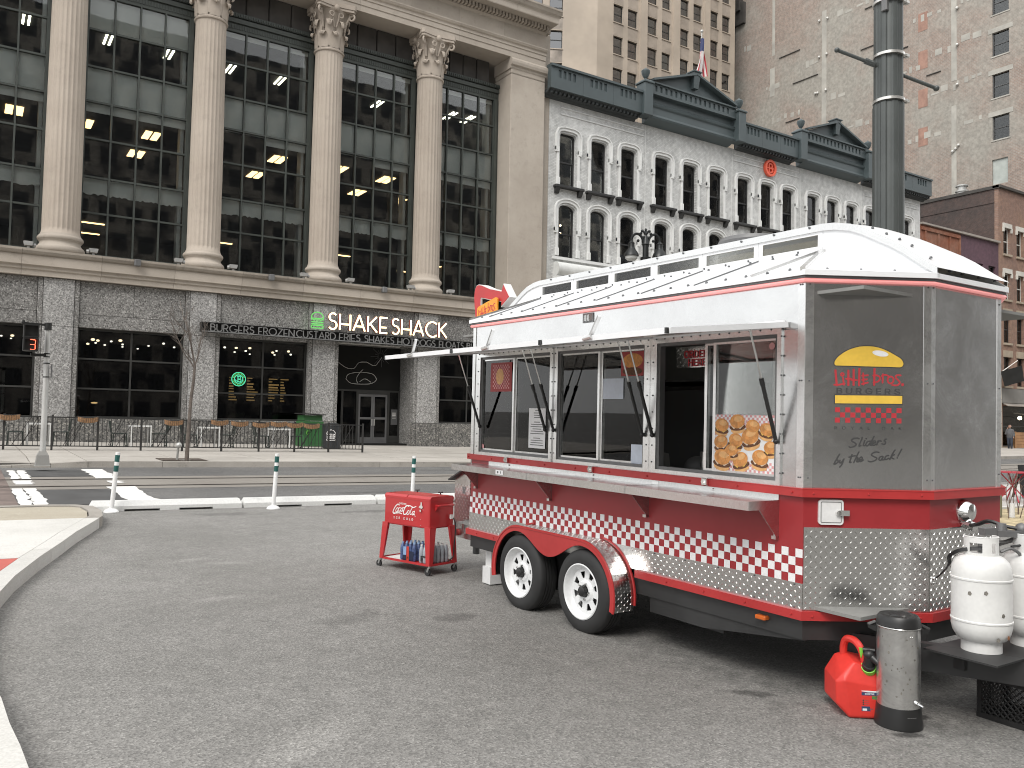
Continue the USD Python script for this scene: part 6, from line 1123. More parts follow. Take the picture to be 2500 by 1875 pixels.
for k, (a, z) in enumerate([(-.62, .33), (.75, .10), (-.1, .34), (.3, .09), (.5, .22)]): m = MB(); m.ext(Polygon([(-.008, -.006), (.004, -.011), (.011, 0), (.004, .012), (-.006, .008)]).buffer(.001), (.1535*math.cos(a), .1535*math.sin(a), z), (-math.sin(a), math.cos(a), 0), Z1, .0008); obj('paint_chip', m, 'rust' if k == 1 else 'smudge', T1, smooth=False)
ST = thing('bungee_strap', 'black strap hooked from the trailer corner over the propane tank collar', 'strap')
p = [tw(q) for q in spline([(.69, -1.175, .735), (.66, -1.24, .79), (.56, -1.33, .86), (.53, -1.345, .905), (.515, -1.40, .945), (.53, -1.46, .965), (.56, -1.52, .975)], 6)]
m = MB()
for a, b in zip(p[7:-1], p[8:]): m.bar(a, b+(b-a)*.06, .020, .006, up=(-.6, -.7, .3))
obj('webbing', m, 'plastic_black', ST, smooth=40); m = MB(); m.tube(p[:9], .005, 6); hk = np.array(p[5]); obj('hook', m, 'plastic_black', ST)
m = MB(); m.ball(tw((.685, -1.17, .735)), .012, 1); m.cyl(tw((.685, -1.165, .71)), tw((.685, -1.18, .71)), .006, .006, 8); obj('eyelet', m, 'chrome', ST)
HS = thing('gas_regulator', 'tangle of gas hoses and regulator between the propane tanks', 'regulator')
m = MB(); q = lambda *a: tw(a)
for pts in ([(.93, -1.5, 1.0), (.86, -1.48, .985), (.78, -1.46, .99), (.70, -1.47, .97)], [(.95, -1.5, .99), (.9, -1.44, .96), (.82, -1.42, .94), (.80, -1.46, .91)], [(.8, -1.4, 1.03), (.9, -1.42, 1.05), (1.0, -1.48, 1.03), (1.05, -1.55, .99)], [(.75, -1.52, .94), (.8, -1.55, .96), (.86, -1.57, .93), (.9, -1.55, .9)]): m.tube([q(*a) for a in spline(pts, 5)], .009, 6)
obj('hose', m, 'grey_metal', HS); m = MB(); m.bar(q(.80, -1.46, 1.035), q(1.0, -1.55, 1.03), .06, .035); m.bar(q(.72, -1.43, 1.045), q(.80, -1.46, 1.05), .05, .04); m.cyl(q(.86, -1.47, 1.05), q(.86, -1.47, 1.09), .03, .025, 12); m.ball(q(.97, -1.53, 1.06), .035, 1); obj('regulator_body', m, 'grey_metal', HS, smooth=30)
m = MB(); m.tube([q(*a) for a in spline([(.85, -1.53, .965), (1.0, -1.6, .985), (1.2, -1.66, .99)], 4)], .008, 5); obj('strap_end', m, 'plastic_black', HS)
# petrol can
ga, gb = nrm((.80, -.60, 0)), nrm((.60, .80, 0)); GO = np.array([4.205, 2.935, g(4.2, 2.93)])
GC = thing('fuel_can', 'red plastic fuel can with a black spout and a paper label', 'fuel can', mat4(GO, axes=(ga, gb, Z1)))
import manifold3d as m3
def rhull(pts, r, n=12): return m3.Manifold.batch_hull([m3.Manifold.sphere(r, n).translate([float(c) for c in p]) for p in pts])
body = rhull([(x, y, z) for x, y, z in [(.03, .03, .022), (.20, .03, .022), (.205, .25, .022), (.03, .25, .022), (-.025, .05, .08), (-.03, .05, .19), (.0, .03, .20), (.205, .03, .17), (.21, .25, .2), (-.025, .25, .08), (-.025, .25, .2), (.20, .028, .06), (.0, .045, .225), (.06, .06, .285), (.175, .055, .25), (.015, .22, .285), (.06, .22, .30), (.17, .22, .275)]], .022)
mm_ = body.to_mesh(); tmesh = trimesh.Trimesh(mm_.vert_properties[:, :3], mm_.tri_verts); m = MB(); m.tm(tmesh); obj('can_body', m, 'can_red', GC, smooth=28)
m = MB(); m.tube(spline([(.045, .20, .29), (.043, .19, .36), (.05, .16, .405), (.075, .115, .41), (.095, .08, .385), (.11, .065, .34), (.12, .06, .285)], 6), .021, 10); obj('handle', m, 'can_red', GC)
m = MB(); m.cyl((.135, .05, .268), (.128, .030, .287), .042, .040, 18); obj('collar', m, 'can_green', GC, smooth=40); m = MB(); m.hull([(.085, .05, .385), (.115, .05, .38), (.085, .07, .385), (.118, .07, .38), (.09, .045, .33), (.11, .06, .32)]); obj('trigger_strip', m, 'can_green', GC, smooth=False)
m = MB(); m.cyl((.13, .038, .28), (.128, .022, .30), .037, .034, 16); m.cyl((.128, .030, .29), (.125, .018, .35), .028, .026, 14); m.ball((.125, .018, .355), .030, 2); m.cyl((.115, .03, .365), (.185, -.045, .300), .024, .014, 14); m.cyl((.10, .04, .375), (.16, .02, .38), .018, .012, 10); obj('spout', m, 'plastic_black', GC, smooth=40)
m = MB(); m.tube([(.165, -.02, .30), (.168, -.022, .27), (.176, -.022, .245), (.182, -.022, .25), (.178, -.022, .30)], .0022, 5); obj('tether', m, 'ink_red', GC)
def gl_(name, x0, x1, z0, z1, mat, k, par=GC): m = MB(); y = .0078-.0006*k; m.ext(sbox(x0, z0, x1, z1), (0, y, 0), X1, Z1, .0004); return obj(name, m, mat, par, smooth=False)
lb = gl_('label', .082, .165, .045, .158, 'paper', 0); gl_('label_head', .082, .165, .132, .150, 'label_blue', 1, lb); gl_('label_foot', .082, .165, .045, .072, 'label_blue', 1, lb); gl_('label_side', .139, .165, .074, .130, 'label_green', 1, lb); gl_('barcode', .088, .112, .048, .060, 'paper', 2, lb); gl_('label_line', .118, .145, .056, .060, 'grey_metal', 2, lb)
m = MB(); put(m, txt('SCEPTER', .0085, .0004, None, True), (.099, .0068, .1365), np.array(X1, float), np.array(Z1, float)); obj('label_word', m, 'paper', lb, smooth=False)
for j in range(3): m = MB(); m.ext(Point(.092, .105-.011*j).buffer(.0045), (0, .0072, 0), X1, Z1, .0004); obj('label_dot', m, 'ink', lb, smooth=False); gl_('label_line', .099, .099+.02+.008*(j % 2), .104-.011*j, .106-.011*j, 'grey_metal', 1, lb)
# coffee urn
UR = thing('coffee_urn', 'tall brushed metal coffee urn with black base and lid beside the red can', 'urn', mat4((4.395, 2.745, g(4.4, 2.75)), math.atan2(-.62, -.78)))
m = MB(); m.lathe([(.10, 0), (.124, 0), (.126, .01), (.119, .06), (.115, .112), (.112, .116), (.09, .117)], (0, 0, 0), 48); obj('base', m, 'plastic_black', UR, smooth=35)
m = MB(); m.lathe([(.1125, .113), (.1125, .535), (.115, .537), (.116, .541), (.114, .545), (.10, .546)], (0, 0, 0), 56); obj('tank', m, 'brushed_alu', UR, smooth=40)
m = MB(); m.lathe([(.114, .544), (.117, .548), (.113, .572), (.108, .592), (.10, .603), (.088, .606), (.05, .598), (.035, .585), (0, .582)], (0, 0, 0), 48); obj('lid', m, 'plastic_black', UR, smooth=35)
for s in (-1, 1): m = MB(); m.hull([(.02, s*.112, .50), (-.04, s*.112, .50), (.02, s*.112, .53), (-.04, s*.112, .53), (.0, s*.16, .535), (-.03, s*.16, .535), (.0, s*.155, .515)]); m.cyl((-.01, s*.115, .55), (-.01, s*.155, .53), .01, .012, 8); obj('handle', m, 'plastic_black', UR, smooth=30)
a = .75; dx = np.array([math.cos(a), math.sin(a), 0]); m = MB(); m.cyl(dx*.112+[0, 0, .15], dx*.13+[0, 0, .15], .016, .014, 12); m.cyl(dx*.125+[0, 0, .15], dx*.16+[0, 0, .143], .008, .006, 8); obj('tap', m, 'chrome', UR, smooth=30)
m = MB(); 
for y in (-.02, .0): pass
for aa, z in [(.55, .505), (.45, .505)]: m.ball((.1125*math.cos(aa), .1125*math.sin(aa), z), .005, 1, (1, 1, .7))
obj('rivets', m, 'chrome', UR); m = MB()
for aa in (.5,): m.hull([(.117*math.cos(aa+d), .117*math.sin(aa+d), z) for d in (-.25, -.1, .1, .25) for z in (.070, .076)]+[(.119*math.cos(aa+d), .119*math.sin(aa+d), .073) for d in (-.2, 0, .2)])
obj('indicator_slot', m, 'grey_metal', UR, smooth=False)
rs = np.random.default_rng(3); m = MB()
for _ in range(26):
    aa, z, s = rs.uniform(-.9, 1.0), rs.uniform(.15, .5), rs.uniform(.002, .006); P = Point(0, 0).buffer(s, quad_segs=2); P = affinity.scale(P, rs.uniform(.6, 1.6), rs.uniform(.5, 2)); m.ext(P, (.1129*math.cos(aa), .1129*math.sin(aa), z), (-math.sin(aa), math.cos(aa), 0), Z1, .0005)
obj('scuff_marks', m, 'smudge', UR, smooth=False, kind='stuff')
# milk crate
CRt = thing('milk_crate', 'black plastic milk crate under the trailer tongue', 'crate', mat4((4.947, 2.607, g(5.0, 2.5)), -.02))
m = MB(); s, h, w = .33, .255, .012
for x in (0, s-w*2):
    for y in (-s, -w*2): m = MB(); m.box(x, x+w*2, y, y+w*2, 0, h); obj('corner_post', m, 'crate_black', CRt, smooth=False)
for nm, z0, z1 in (('rim', h-.035, h), ('foot_rim', 0, .03)): m = MB(); m.ext(sbox(-.002, -s-.002, s+.002, .002).difference(sbox(w, -s+w, s-w, -w)), (0, 0, z0), X1, Y1, z1-z0); obj(nm, m, 'crate_black', CRt, smooth=False)
m = MB()
for k in range(-5, 14):
    for sg in (1, -1):
        for face in range(4):
            a0 = k*.036; p0, p1 = (a0, .03), (a0+sg*.19+(0 if sg > 0 else .19), .22)
            if sg < 0: p0, p1 = (a0+.19, .03), (a0, .22)
            q0, q1 = max(0, min(s, p0[0])), max(0, min(s, p1[0])); t0, t1 = [(c-p0[0])/(p1[0]-p0[0]) for c in (q0, q1)]
            if t1-t0 < .08: continue
            z0, z1 = .03+.19*t0, .03+.19*t1; f = {0: lambda a, z: (.004, -a, z), 1: lambda a, z: (s-.004, -a, z), 2: lambda a, z: (a, -.004, z), 3: lambda a, z: (a, -s+.004, z)}[face]; m.bar(f(q0, z0), f(q1, z1), .006, .006)
for k in range(8): m.box(.01+k*.042, .016+k*.042, -s+.01, -.01, .005, .011); m.box(.01, s-.01, -.02-k*.04, -.014-k*.04, .005, .011)
obj('lattice', m, 'crate_black', CRt, smooth=False, kind='stuff')
# ------------------------------------------------------------------ cooler cart
pm('cooler_red', (.42, .022, .025), .32, var=.05, spec=.5, coat=.25, fine=.03); pm('cooler_white', (.74, .72, .70), .45); pm('caster_grey', (.35, .35, .34), .4, .6)
KZ = g(3.95, 7.7); KM = mat4((3.937+.02, 7.49, KZ), axes=((.959, .282, 0), (-.282, .959, 0), Z1))
CO = thing('cooler_cart', 'red patio cooler cart on casters with white script lettering', 'cooler', KM)
m = MB(); m.tm(trimesh.Trimesh(*(lambda q: (q.vert_properties[:, :3], q.tri_verts))(rhull([(x, y, z) for x in (.025, .335) for y in (.035, .685) for z in (.475, .735)], .018, 16).to_mesh()))); obj('tub', m, 'cooler_red', CO, smooth=35)
m = MB(); m.ext(sbox(.004, .012, .356, .708).buffer(-.02).buffer(.02), (0, 0, .735), X1, Y1, .022); obj('rim', m, 'cooler_red', CO, smooth=30)
for y0, y1, z in ((.012, .358, .757), (.362, .708, .757)):
    m = MB(); m.hull([(x, y, zz) for x, zz in ((.008, z), (.352, z), (.03, z+.022), (.33, z+.022)) for y in (y0+.004, y1-.004)]); ld = obj('lid', m, 'cooler_red', CO, smooth=20)
    m = MB(); c = (y0+y1)/2; m.cyl((.32, c, z+.02), (.32, c, z+.04), .006, .006, 8); m.bar((.32, c-.03, z+.045), (.32, c+.03, z+.04), .012); obj('lid_knob', m, 'plastic_black', ld)
m = MB(); m.box(.10, .27, .15, .36, .779, .7805); obj('worn_spot', m, 'trim_red', CO, smooth=False)
for x, dx in ((.0, 1), (.31, -1)):
    for y, dy in ((.0, 1), (.63, -1)):
        y_ = y if dy > 0 else .72; x_ = .0 if dx > 0 else .36
        m = MB()
        T_ = lambda z, k, spl: [(x_+dx*(a-spl), y_+dy*(b-spl), z) for a, b in ((0, 0), (k, 0), (k, k*.3), (k*.3, k*.3), (k*.3, k), (0, k))]
        top, bot = T_(.475, .085, .0), T_(.095, .05, .018); v = top+bot; m.add(v, [[i, (i+1) % 6, 6+(i+1) % 6, 6+i] for i in range(6)]); m.add(v, [[0, 1, 2], [0, 2, 3], [0, 3, 4], [0, 4, 5], [6, 8, 7], [6, 9, 8], [6, 10, 9], [6, 11, 10]]); obj('leg', m, 'cooler_red', CO, smooth=False)
        c = np.array([x_-dx*.008, y_-dy*.008]); m = MB(); m.cyl((c[0], c[1], .095), (c[0], c[1], .075), .012, .012, 8); m.bar((c[0]-.012, c[1], .08), (c[0]-.012, c[1]+.02, .036), .004, .02); m.bar((c[0]+.012, c[1], .08), (c[0]+.012, c[1]+.02, .036), .004, .02); cs = obj('caster', m, 'caster_grey', CO, smooth=False)
        m = MB(); m.cyl((c[0]-.010, c[1]+.02, .036), (c[0]+.010, c[1]+.02, .036), .036, .036, 18); obj('caster_wheel', m, 'rubber', cs, smooth=30)
m = MB(); m.box(-.005, .365, -.005, .725, .092, .1); m.box(-.012, -.002, -.012, .732, .09, .112); m.box(.362, .372, -.012, .732, .09, .112); m.box(-.002, .362, -.012, -.002, .09, .112); m.box(-.002, .362, .722, .732, .09, .112); obj('shelf', m, 'cooler_red', CO, smooth=False)
m = MB(); m.box(.01, .34, .45, .71, .1005, .103); obj('shelf_liner', m, 'cooler_white', CO, smooth=False)
m = MB(); m.tube(spline([(.09, .012, .685), (.09, -.03, .69), (.11, -.035, .69), (.27, -.035, .69), (.29, -.03, .69), (.29, .012, .685)], 5), .012, 8); m.hull([(.08, .017, .63), (.11, .017, .63), (.08, .017, .7), (.11, .017, .7), (.09, -.03, .695)]); obj('handle', m, 'cooler_red', CO, smooth=30)
# its lettering: local frame on the long face, reading from the left end to the right end
def CM(px, py):
    yt, yb = 250+(px-375)*.143, 690+(px-365)*.187; return ((px-365)/(1045-365)*.715, .757-(py-yt)/(yb-yt)*(.757-.463))
def cdec(name, poly, mat, k=0): m = MB(); m.ext(poly, (.0055-.0006*k, .72, 0), YN, Z1, .0008); return obj(name, m, mat, CO, smooth=False)
coke = [([(602, 422), (582, 408), (548, 440), (520, 500), (514, 535), (530, 556), (560, 540), (585, 515)], .011), ([(514, 540), (550, 548), (600, 545), (642, 562)], .010), ([(582, 462), (562, 478), (553, 515), (566, 528), (584, 505), (588, 475), (582, 462)], .008), ([(622, 468), (604, 466), (590, 500), (600, 525), (622, 505)], .008), ([(656, 470), (636, 476), (624, 512), (636, 526), (654, 485)], .008), ([(658, 468), (648, 515), (662, 520)], .008), ([(668, 468), (684, 465)], .011),
        ([(742, 450), (722, 434), (692, 458), (668, 518), (666, 560), (690, 574), (722, 545)], .011), ([(690, 452), (712, 432), (760, 438), (800, 468), (842, 452)], .009), ([(742, 512), (722, 528), (714, 566), (728, 580), (746, 556), (748, 524), (742, 512)], .008), ([(798, 455), (772, 510), (760, 560), (768, 578), (782, 570)], .008), ([(824, 528), (802, 532), (790, 568), (800, 586), (818, 552)], .008), ([(826, 526), (814, 580), (828, 584)], .008), ([(832, 605), (833, 606)], .008)]
cdec('script_lettering', unary_union([stroke([[CM(*p) for p in spline(l, 6)]], w) for l, w in coke]), 'cooler_white')
def cword(t, px0, px1, py0, py1, h, sp):
    q = txt(t, h, .0008, sp, True); a, b = CM(px0, py0), CM(px1, py1); w = q.bounds[1][0]; m = MB(); u = nrm(np.array([0, -(b[0]-a[0]), b[1]-a[1]])); put(m, q, (.0055, .72-a[0], a[1]), u, np.array([0, 0, 1.0]), (b[0]-a[0])/w); obj('small_lettering', m, 'cooler_white', CO, smooth=False)
cword('DRINK', 600, 705, 408, 424, .018, .006); cword('ICE COLD', 525, 806, 628, 676, .021, .020)
a = CM(920, 450); m = MB(); y = .72-a[0]; m.ext(Polygon([(-.03, -.012), (-.006, .012), (-.002, .04), (.004, .04), (.012, .01), (.022, -.01), (.01, -.022), (-.012, -.018)]).buffer(.003), (.0055, y, a[1]), YN, Z1, .008); m.cyl((.0, y, a[1]-.045), (-.012, y, a[1]-.045), .012, .012, 12); obj('bottle_opener', m, 'chrome', CO, smooth=30)
for py in (665, 755): b = CM(915, py); m = MB(); m.ball((.004, .72-b[0], b[1]), .004, 1); obj('screw', m, 'chrome', CO)
m = MB(); m.tube(spline([(.30, -.015, .565), (.33, -.03, .5), (.33, -.03, .38), (.325, -.02, .25), (.32, -.015, .16), (.25, -.01, .115)], 6), .006, 6); obj('power_cord', m, 'plastic_black', CO); m = MB(); m.hull([(.28+dx, -.02+dy, .57+dz) for dx in (-.015, .015) for dy in (-.01, .01) for dz in (-.02, .02)]+[(.26, -.03, .545)]); obj('cord_plug', m, 'cooler_white', CO, smooth=30)
# packs of bottles on its lower shelf
glass('film', (.75, .77, .80), .08, 1.45); pm('bottle_water', (.30, .33, .36), .15, spec=.8); pm('bottle_blue', (.06, .09, .20), .3, var=.4, vs=40); pm('film_navy', (.015, .022, .05), .3); pm('film_red', (.50, .045, .03), .35); pm('label_sky', (.25, .38, .58), .35)
def pack(name, label, y0, nx, ny, body, wrap):
    t = thing(name, label, 'bottle pack', KM @ mat4((.03, y0, .104))); d = .058
    for i in range(nx):
        for j in range(ny):
            m = MB(); x, y = .03+i*d, .03+j*d; m.lathe([(.022, 0), (.027, .01), (.027, .06), (.024, .07), (.027, .08), (.027, .12), (.020, .15), (.012, .165), (.012, .17)], (x, y, 0), 12); b = obj('bottle', m, body, t, smooth=40)
            m = MB(); m.cyl((x, y, .17), (x, y, .182), .013, .013, 10); obj('bottle_cap', m, 'plastic_white' if body == 'bottle_water' else 'label_sky', b)
    for nm, mt, (a, b_, z0, z1) in wrap: m = MB(); m.box(-.001, .0, a, b_, z0, z1); obj(nm, m, mt, t, smooth=False)
    return t
pack('bottle_pack', 'blue wrapped pack of drink bottles on the left of the cart shelf', .255, 4, 4, 'bottle_blue', [('wrap_panel', 'film_navy', (.015, .075, .0, .10)), ('wrap_stripe', 'film_red', (.078, .115, .0, .145)), ('wrap_panel', 'label_sky', (.12, .165, .055, .14)), ('wrap_panel', 'film_navy', (.12, .172, .0, .05)), ('wrap_letters', 'ink_yellow', (.085, .105, .02, .04))])
pack('bottle_pack', 'clear wrapped pack of water bottles on the right of the cart shelf', .03, 5, 3, 'bottle_water', [('wrap_print', 'plastic_black', (.03, .13, .06, .075)), ('wrap_print', 'plastic_black', (.11, .13, .02, .06))])
# ------------------------------------------------------------------ kerb stops and flexible posts
pm('stop_white', (.66, .66, .64), .7, var=.08, vs=2, col2=(.42, .42, .41), lo=.6, hi=.8, fine=.12); pm('post_white', (.76, .76, .75), .4, var=.03); pm('post_green', (.012, .085, .075), .45)
for k, (x0, x1, lab) in enumerate([(1.62, 3.80, 'white concrete wheel stop touching the island kerb'), (3.84, 6.13, 'white concrete wheel stop behind the second striped post'), (6.17, 8.45, 'white concrete wheel stop behind the red cooler'), (8.5, 10.7, 'white concrete wheel stop hidden behind the food trailer')]):
    if k == 3: continue
    t = thing('wheel_stop', lab, 'wheel stop', None, 'white wheel stops along the street'); m = MB(); z = lambda x: g(x, 13.75)
    def sec(x, sx): return [(x+sx*c, y, z(x)+h) for y, h, c in ((13.64, .0, .0), (13.64, .075, .0), (13.70, .15, .03), (13.82, .15, .03), (13.88, .075, 0), (13.88, 0, 0))]
    n0 = (x0+.45, x0+.95), (x1-.95, x1-.45); e = [x0, n0[0][0], n0[0][1], n0[1][0], n0[1][1], x1]
    for i, (a, b) in enumerate(zip(e[:-1], e[1:])):
        q = sec(a, 1 if i == 0 else 0)+sec(b, -1 if i == 4 else 0)
        if i in (1, 3): q = [(x, y, max(zz, z(x)+.03)) for x, y, zz in q]
        m.hull(q)
    obj('block', m, 'stop_white', t, smooth=False)
r0 = np.array([math.sin(YAW), -math.cos(YAW), 0])
for x, y, ln, lab in [(1.88, 13.55, .075, 'green and white flexible post at the island corner'), (4.232, 13.40, .045, 'green and white flexible post in the middle of the lot edge'), (6.50, 13.0, .03, 'green and white flexible post behind the red cooler')]:
    t = thing('flexible_post', lab, 'post', None, 'striped flexible posts at the lot edge'); o = np.array([x, y, g(x, y)]); d = nrm(np.array([0, 0, 1])+r0*ln)
    m = MB(); m.lathe([(.105, 0), (.105, .012), (.085, .035), (.06, .05), (.045, .055), (0, .06)], o, 20); obj('foot', m, 'post_white', t, smooth=30)
    seg = [(.04, .60, 'post_white'), (.60, .69, 'post_green'), (.69, .745, 'post_white'), (.745, .845, 'post_green'), (.845, .885, 'post_white')]
    for a, b, mt in seg: m = MB(); m.cyl(o+d*a, o+d*b, .032 if mt == 'post_white' else .0335, .032 if mt == 'post_white' else .0335, 16, caps=True); obj('tube' if mt == 'post_white' else 'green_sleeve', m, mt, t, smooth=40)
# ------------------------------------------------------------------ pedestrian signal
pm('galv', (.50, .50, .48), .4, .3, var=.08); pm('cast_base', (.24, .235, .22), .7, var=.1)
PS = thing('pedestrian_signal', 'white pole with a walk signal counting a red 3', 'traffic signal'); x, y = 1.55, 21.7; z0 = g(x, y)+.12
m = MB(); 
for (w0, w1, a, b) in ((.16, .15, 0, .02), (.145, .115, .02, .24), (.115, .07, .24, .33)): m.hull([(x+sx*w, y+sy*w, z0+z) for w, z in ((w0, a), (w1, b)) for sx in (-1, 1) for sy in (-1, 1)])
obj('base', m, 'cast_base', PS, smooth=False); m = MB(); m.cyl((x, y, z0+.3), (x, y, 3.46), .062, .054, 20); obj('pole', m, 'galv', PS, smooth=40)
m = MB(); m.cyl((x, y, 3.44), (x, y, 3.60), .075, .075, 16); m.bar((x, y-.02, 3.55), (1.02, y-.05, 3.56), .05); m.bar((x, y-.02, 2.86), (1.22, y-.05, 2.86), .06); m.cyl((1.06, y-.05, 3.56), (1.06, y-.05, 3.62), .03, .03, 8); obj('bracket', m, 'iron_black', PS, smooth=False)
for zc in (3.375, 3.075):
    m = MB(); m.cbox(1.06, 1.36, y-.22, y-.02, zc-.145, zc+.145, .015); h = obj('signal_head', m, 'iron_black', PS, smooth=False); m = MB(); P = sbox(1.06, zc-.145, 1.36, zc+.145).difference(sbox(1.085, zc-.12, 1.335, zc+.12)); m.ext(P, (0, y-.22, 0), X1, Z1, .10); obj('visor', m, 'iron_black', h, smooth=False)
m = MB()
for (a, b) in (((.0, .22), (.09, .22)), ((.0, .11), (.09, .11)), ((.0, 0), (.09, 0)), ((.10, .012), (.10, .10)), ((.10, .12), (.10, .21))): m.bar((1.20+a[0], y-.23, 2.965+a[1]), (1.20+b[0], y-.23, 2.965+b[1]), .018)
obj('digit', m, 'led_red', PS, smooth=False)
m = MB()
for zz in (2.9, 2.83, 2.68, 2.37): m.cyl((x, y, zz-.012), (x, y, zz+.012), .068, .068, 16)
obj('pole_band', m, 'iron_black', PS, smooth=40); m = MB(); m.box(x+.10, x+.115, y-.1, y+.12, 2.36, 2.66); obj('edge_on_sign', m, 'grey_metal', PS, smooth=False)
# ------------------------------------------------------------------ bare street tree, its grate, standpipe
pm('bark', (.12, .10, .085), .9, var=.25, vs=8); pm('grate_brown', (.10, .08, .065), .9, var=.3, vs=5)
TRE = thing('street_tree', 'small bare street tree on the far sidewalk', 'tree'); rt = random.Random(11)
tr_ = spline([(4.97, 23.13, .36), (4.98, 23.12, .9), (5.00, 23.12, 1.45), (5.03, 23.15, 2.0), (5.07, 23.12, 2.45), (5.09, 23.13, 2.85)], 5); m = MB(); m.tube(tr_, np.linspace(.055, .034, len(tr_)), 8); obj('trunk', m, 'bark', TRE)
tw_m = MB()
def twig(p, d, L, r, lev):
    q = [np.array(p)]; d = nrm(d)
    for k in range(5): d = nrm(d+np.array([rt.gauss(0, .12), rt.gauss(0, .12), rt.gauss(.05, .08)])); q.append(q[-1]+d*L/5)
    (m2 if lev == 0 else tw_m).tube(q, np.linspace(r, r*.45, 6), 6 if lev == 0 else 4)
    if lev < 3:
        for k in range(4 if lev == 0 else 3): i = rt.randint(1, 5); twig(q[i], d+np.array([rt.gauss(0, .6), rt.gauss(0, .5), rt.gauss(.15, .3)]), L*rt.uniform(.4, .62), r*.5, lev+1)
for p, d, L, r in [((5.09, 23.13, 2.85), (-.05, 0, 1), 1.35, .026), ((5.08, 23.12, 2.75), (.35, 0, 1), .95, .020), ((5.08, 23.12, 2.8), (-.35, .1, .7), 1.0, .020), ((5.05, 23.14, 3.0), (-.9, 0, .75), .85, .014), ((5.09, 23.13, 2.9), (.6, .2, .9), .9, .014)]: m2 = MB(); twig(p, d, L, r, 0); obj('branch', m2, 'bark', TRE)
obj('twigs', tw_m, 'bark', TRE, kind='stuff')
m = MB(); sheet(m, sbox(4.35, 23.02, 5.5, 24.05).difference(Point(4.97, 23.4).buffer(.22)), .162); t = tag(obj('tree_grate', m, 'grate_brown', smooth=False), 'brown square tree grate in the far sidewalk', 'grate')
SPi = thing('standpipe', 'short pipe with a silver ball cap beside the street tree', 'standpipe'); m = MB(); z = g(4.79, 23.43)+.15; m.cyl((4.79, 23.43, z), (4.81, 23.43, z+.33), .03, .03, 10); obj('pipe', m, 'cast_base', SPi); m = MB(); m.ball((4.825, 23.42, z+.39), .075, 2); obj('cap', m, 'galv', SPi)
# ------------------------------------------------------------------ patio fence, baskets, tables, chairs, bins
FE = thing('patio_fence', 'low black iron fence with slanted bars around the cafe patio', 'fence'); fy = 27.9; fx = [1.0+1.21*k for k in range(-3, 10)]; fx[-1] = 11.95
rf = random.Random(4)
for k, x in enumerate(fx):
    m = MB(); z = g(x, fy)+.15; m.box(x-.028, x+.028, fy-.028, fy+.028, z, z+1.03); obj('post', m, 'iron_fence', FE, smooth=False)
for a, b in zip(fx[:-1], fx[1:]):
    za, zb = g(a, fy)+.15, g(b, fy)+.15
    for h in (.12, .97): m = MB(); m.bar((a+.03, fy, za+h), (b-.03, fy, zb+h), .03); obj('rail', m, 'iron_fence', FE, smooth=False)
    for j in range(1, 10):
        x = a+(b-a)*j/10; zz = g(x, fy)+.15; m = MB(); m.box(x-.008, x+.008, fy-.008, fy+.008, zz+.135, zz+.955); obj('bar', m, 'iron_fence', FE, smooth=False)
    for j in range(3): x = a+.05+rf.uniform(0, .5); w = rf.uniform(.35, .55); zz = g(x, fy)+.15; m = MB(); m.bar((x, fy+.018, zz+.135), (min(b-.04, x+w), fy+.018, zz+.955), .016); obj('slanted_bar', m, 'iron_fence', FE, smooth=False)
pm('coir', (.33, .19, .10), .95, var=.3, vs=20, bump=.4, bs=60); pm('wire_dark', (.05, .045, .04), .6)
def basket_mesh():
    m = MB(); v = []
    for s in (-1, 1):
        pass
    pr = [(0, -.16), (.07, -.15), (.10, -.06), (.115, 0), (.10, 0), (.085, -.05)]
    for i, u in enumerate(np.linspace(-1, 1, 11)):
        k = 1-.55*abs(u)**3; v += [(u*.27, y*k, z*(.75+.25*k)+.035*abs(u)**2) for y, z in [(-a, b) for a, b in pr[::-1]]+pr[1:]]
    n = 11; m.add(v, [[i*n+j, i*n+j+1, i*n+n+j+1, i*n+n+j] for i in range(10) for j in range(n-1)]); return m
bx = [(.90, 1.42), (2.89, 3.47), (5.32, 5.88), (6.71, 7.30), (7.37, 7.92), (8.08, 8.60), (8.65, 9.22), (9.28, 9.72), (9.76, 10.40)]
ordn = ['far left', 'between the signal pole and the first window', 'left of the bare tree', 'right of the bare tree', 'second to the right of the bare tree', 'third to the right of the bare tree', 'below the indoor plants', 'second from the fence end near the green bin', 'nearest the green bin']
src = None
for k, ((a, b), o_) in enumerate(zip(bx, ordn)):
    x = (a+b)/2-.05; M = mat4((x, fy-.10, g(x, fy)+.15+.99-(.02*(k % 3))), (k*37 % 7-3)*.012); lab = 'coconut fibre basket on the patio fence, '+o_
    if src is None:
        src = thing('fence_basket', lab, 'basket', M, 'coconut fibre baskets on the patio fence'); obj('liner', basket_mesh(), 'coir', src, smooth=40); m = MB()
        for u in np.linspace(-.24, .24, 9): m.tube([(u, -.118, .02), (u, -.104, -.06), (u, -.075, -.15), (u, 0, -.165)], .004, 4)
        m.tube([(-.27, -.06, .03), (-.1, -.12, 0), (.1, -.12, 0), (.27, -.06, .03)], .006, 5); obj('wire', m, 'wire_dark', src)
    else: dup(src, 'fence_basket', lab, M)
pm('table_white', (.62, .62, .60), .4); pm('furn_green', (.022, .032, .027), .5, .2)
tsrc = csrc = None
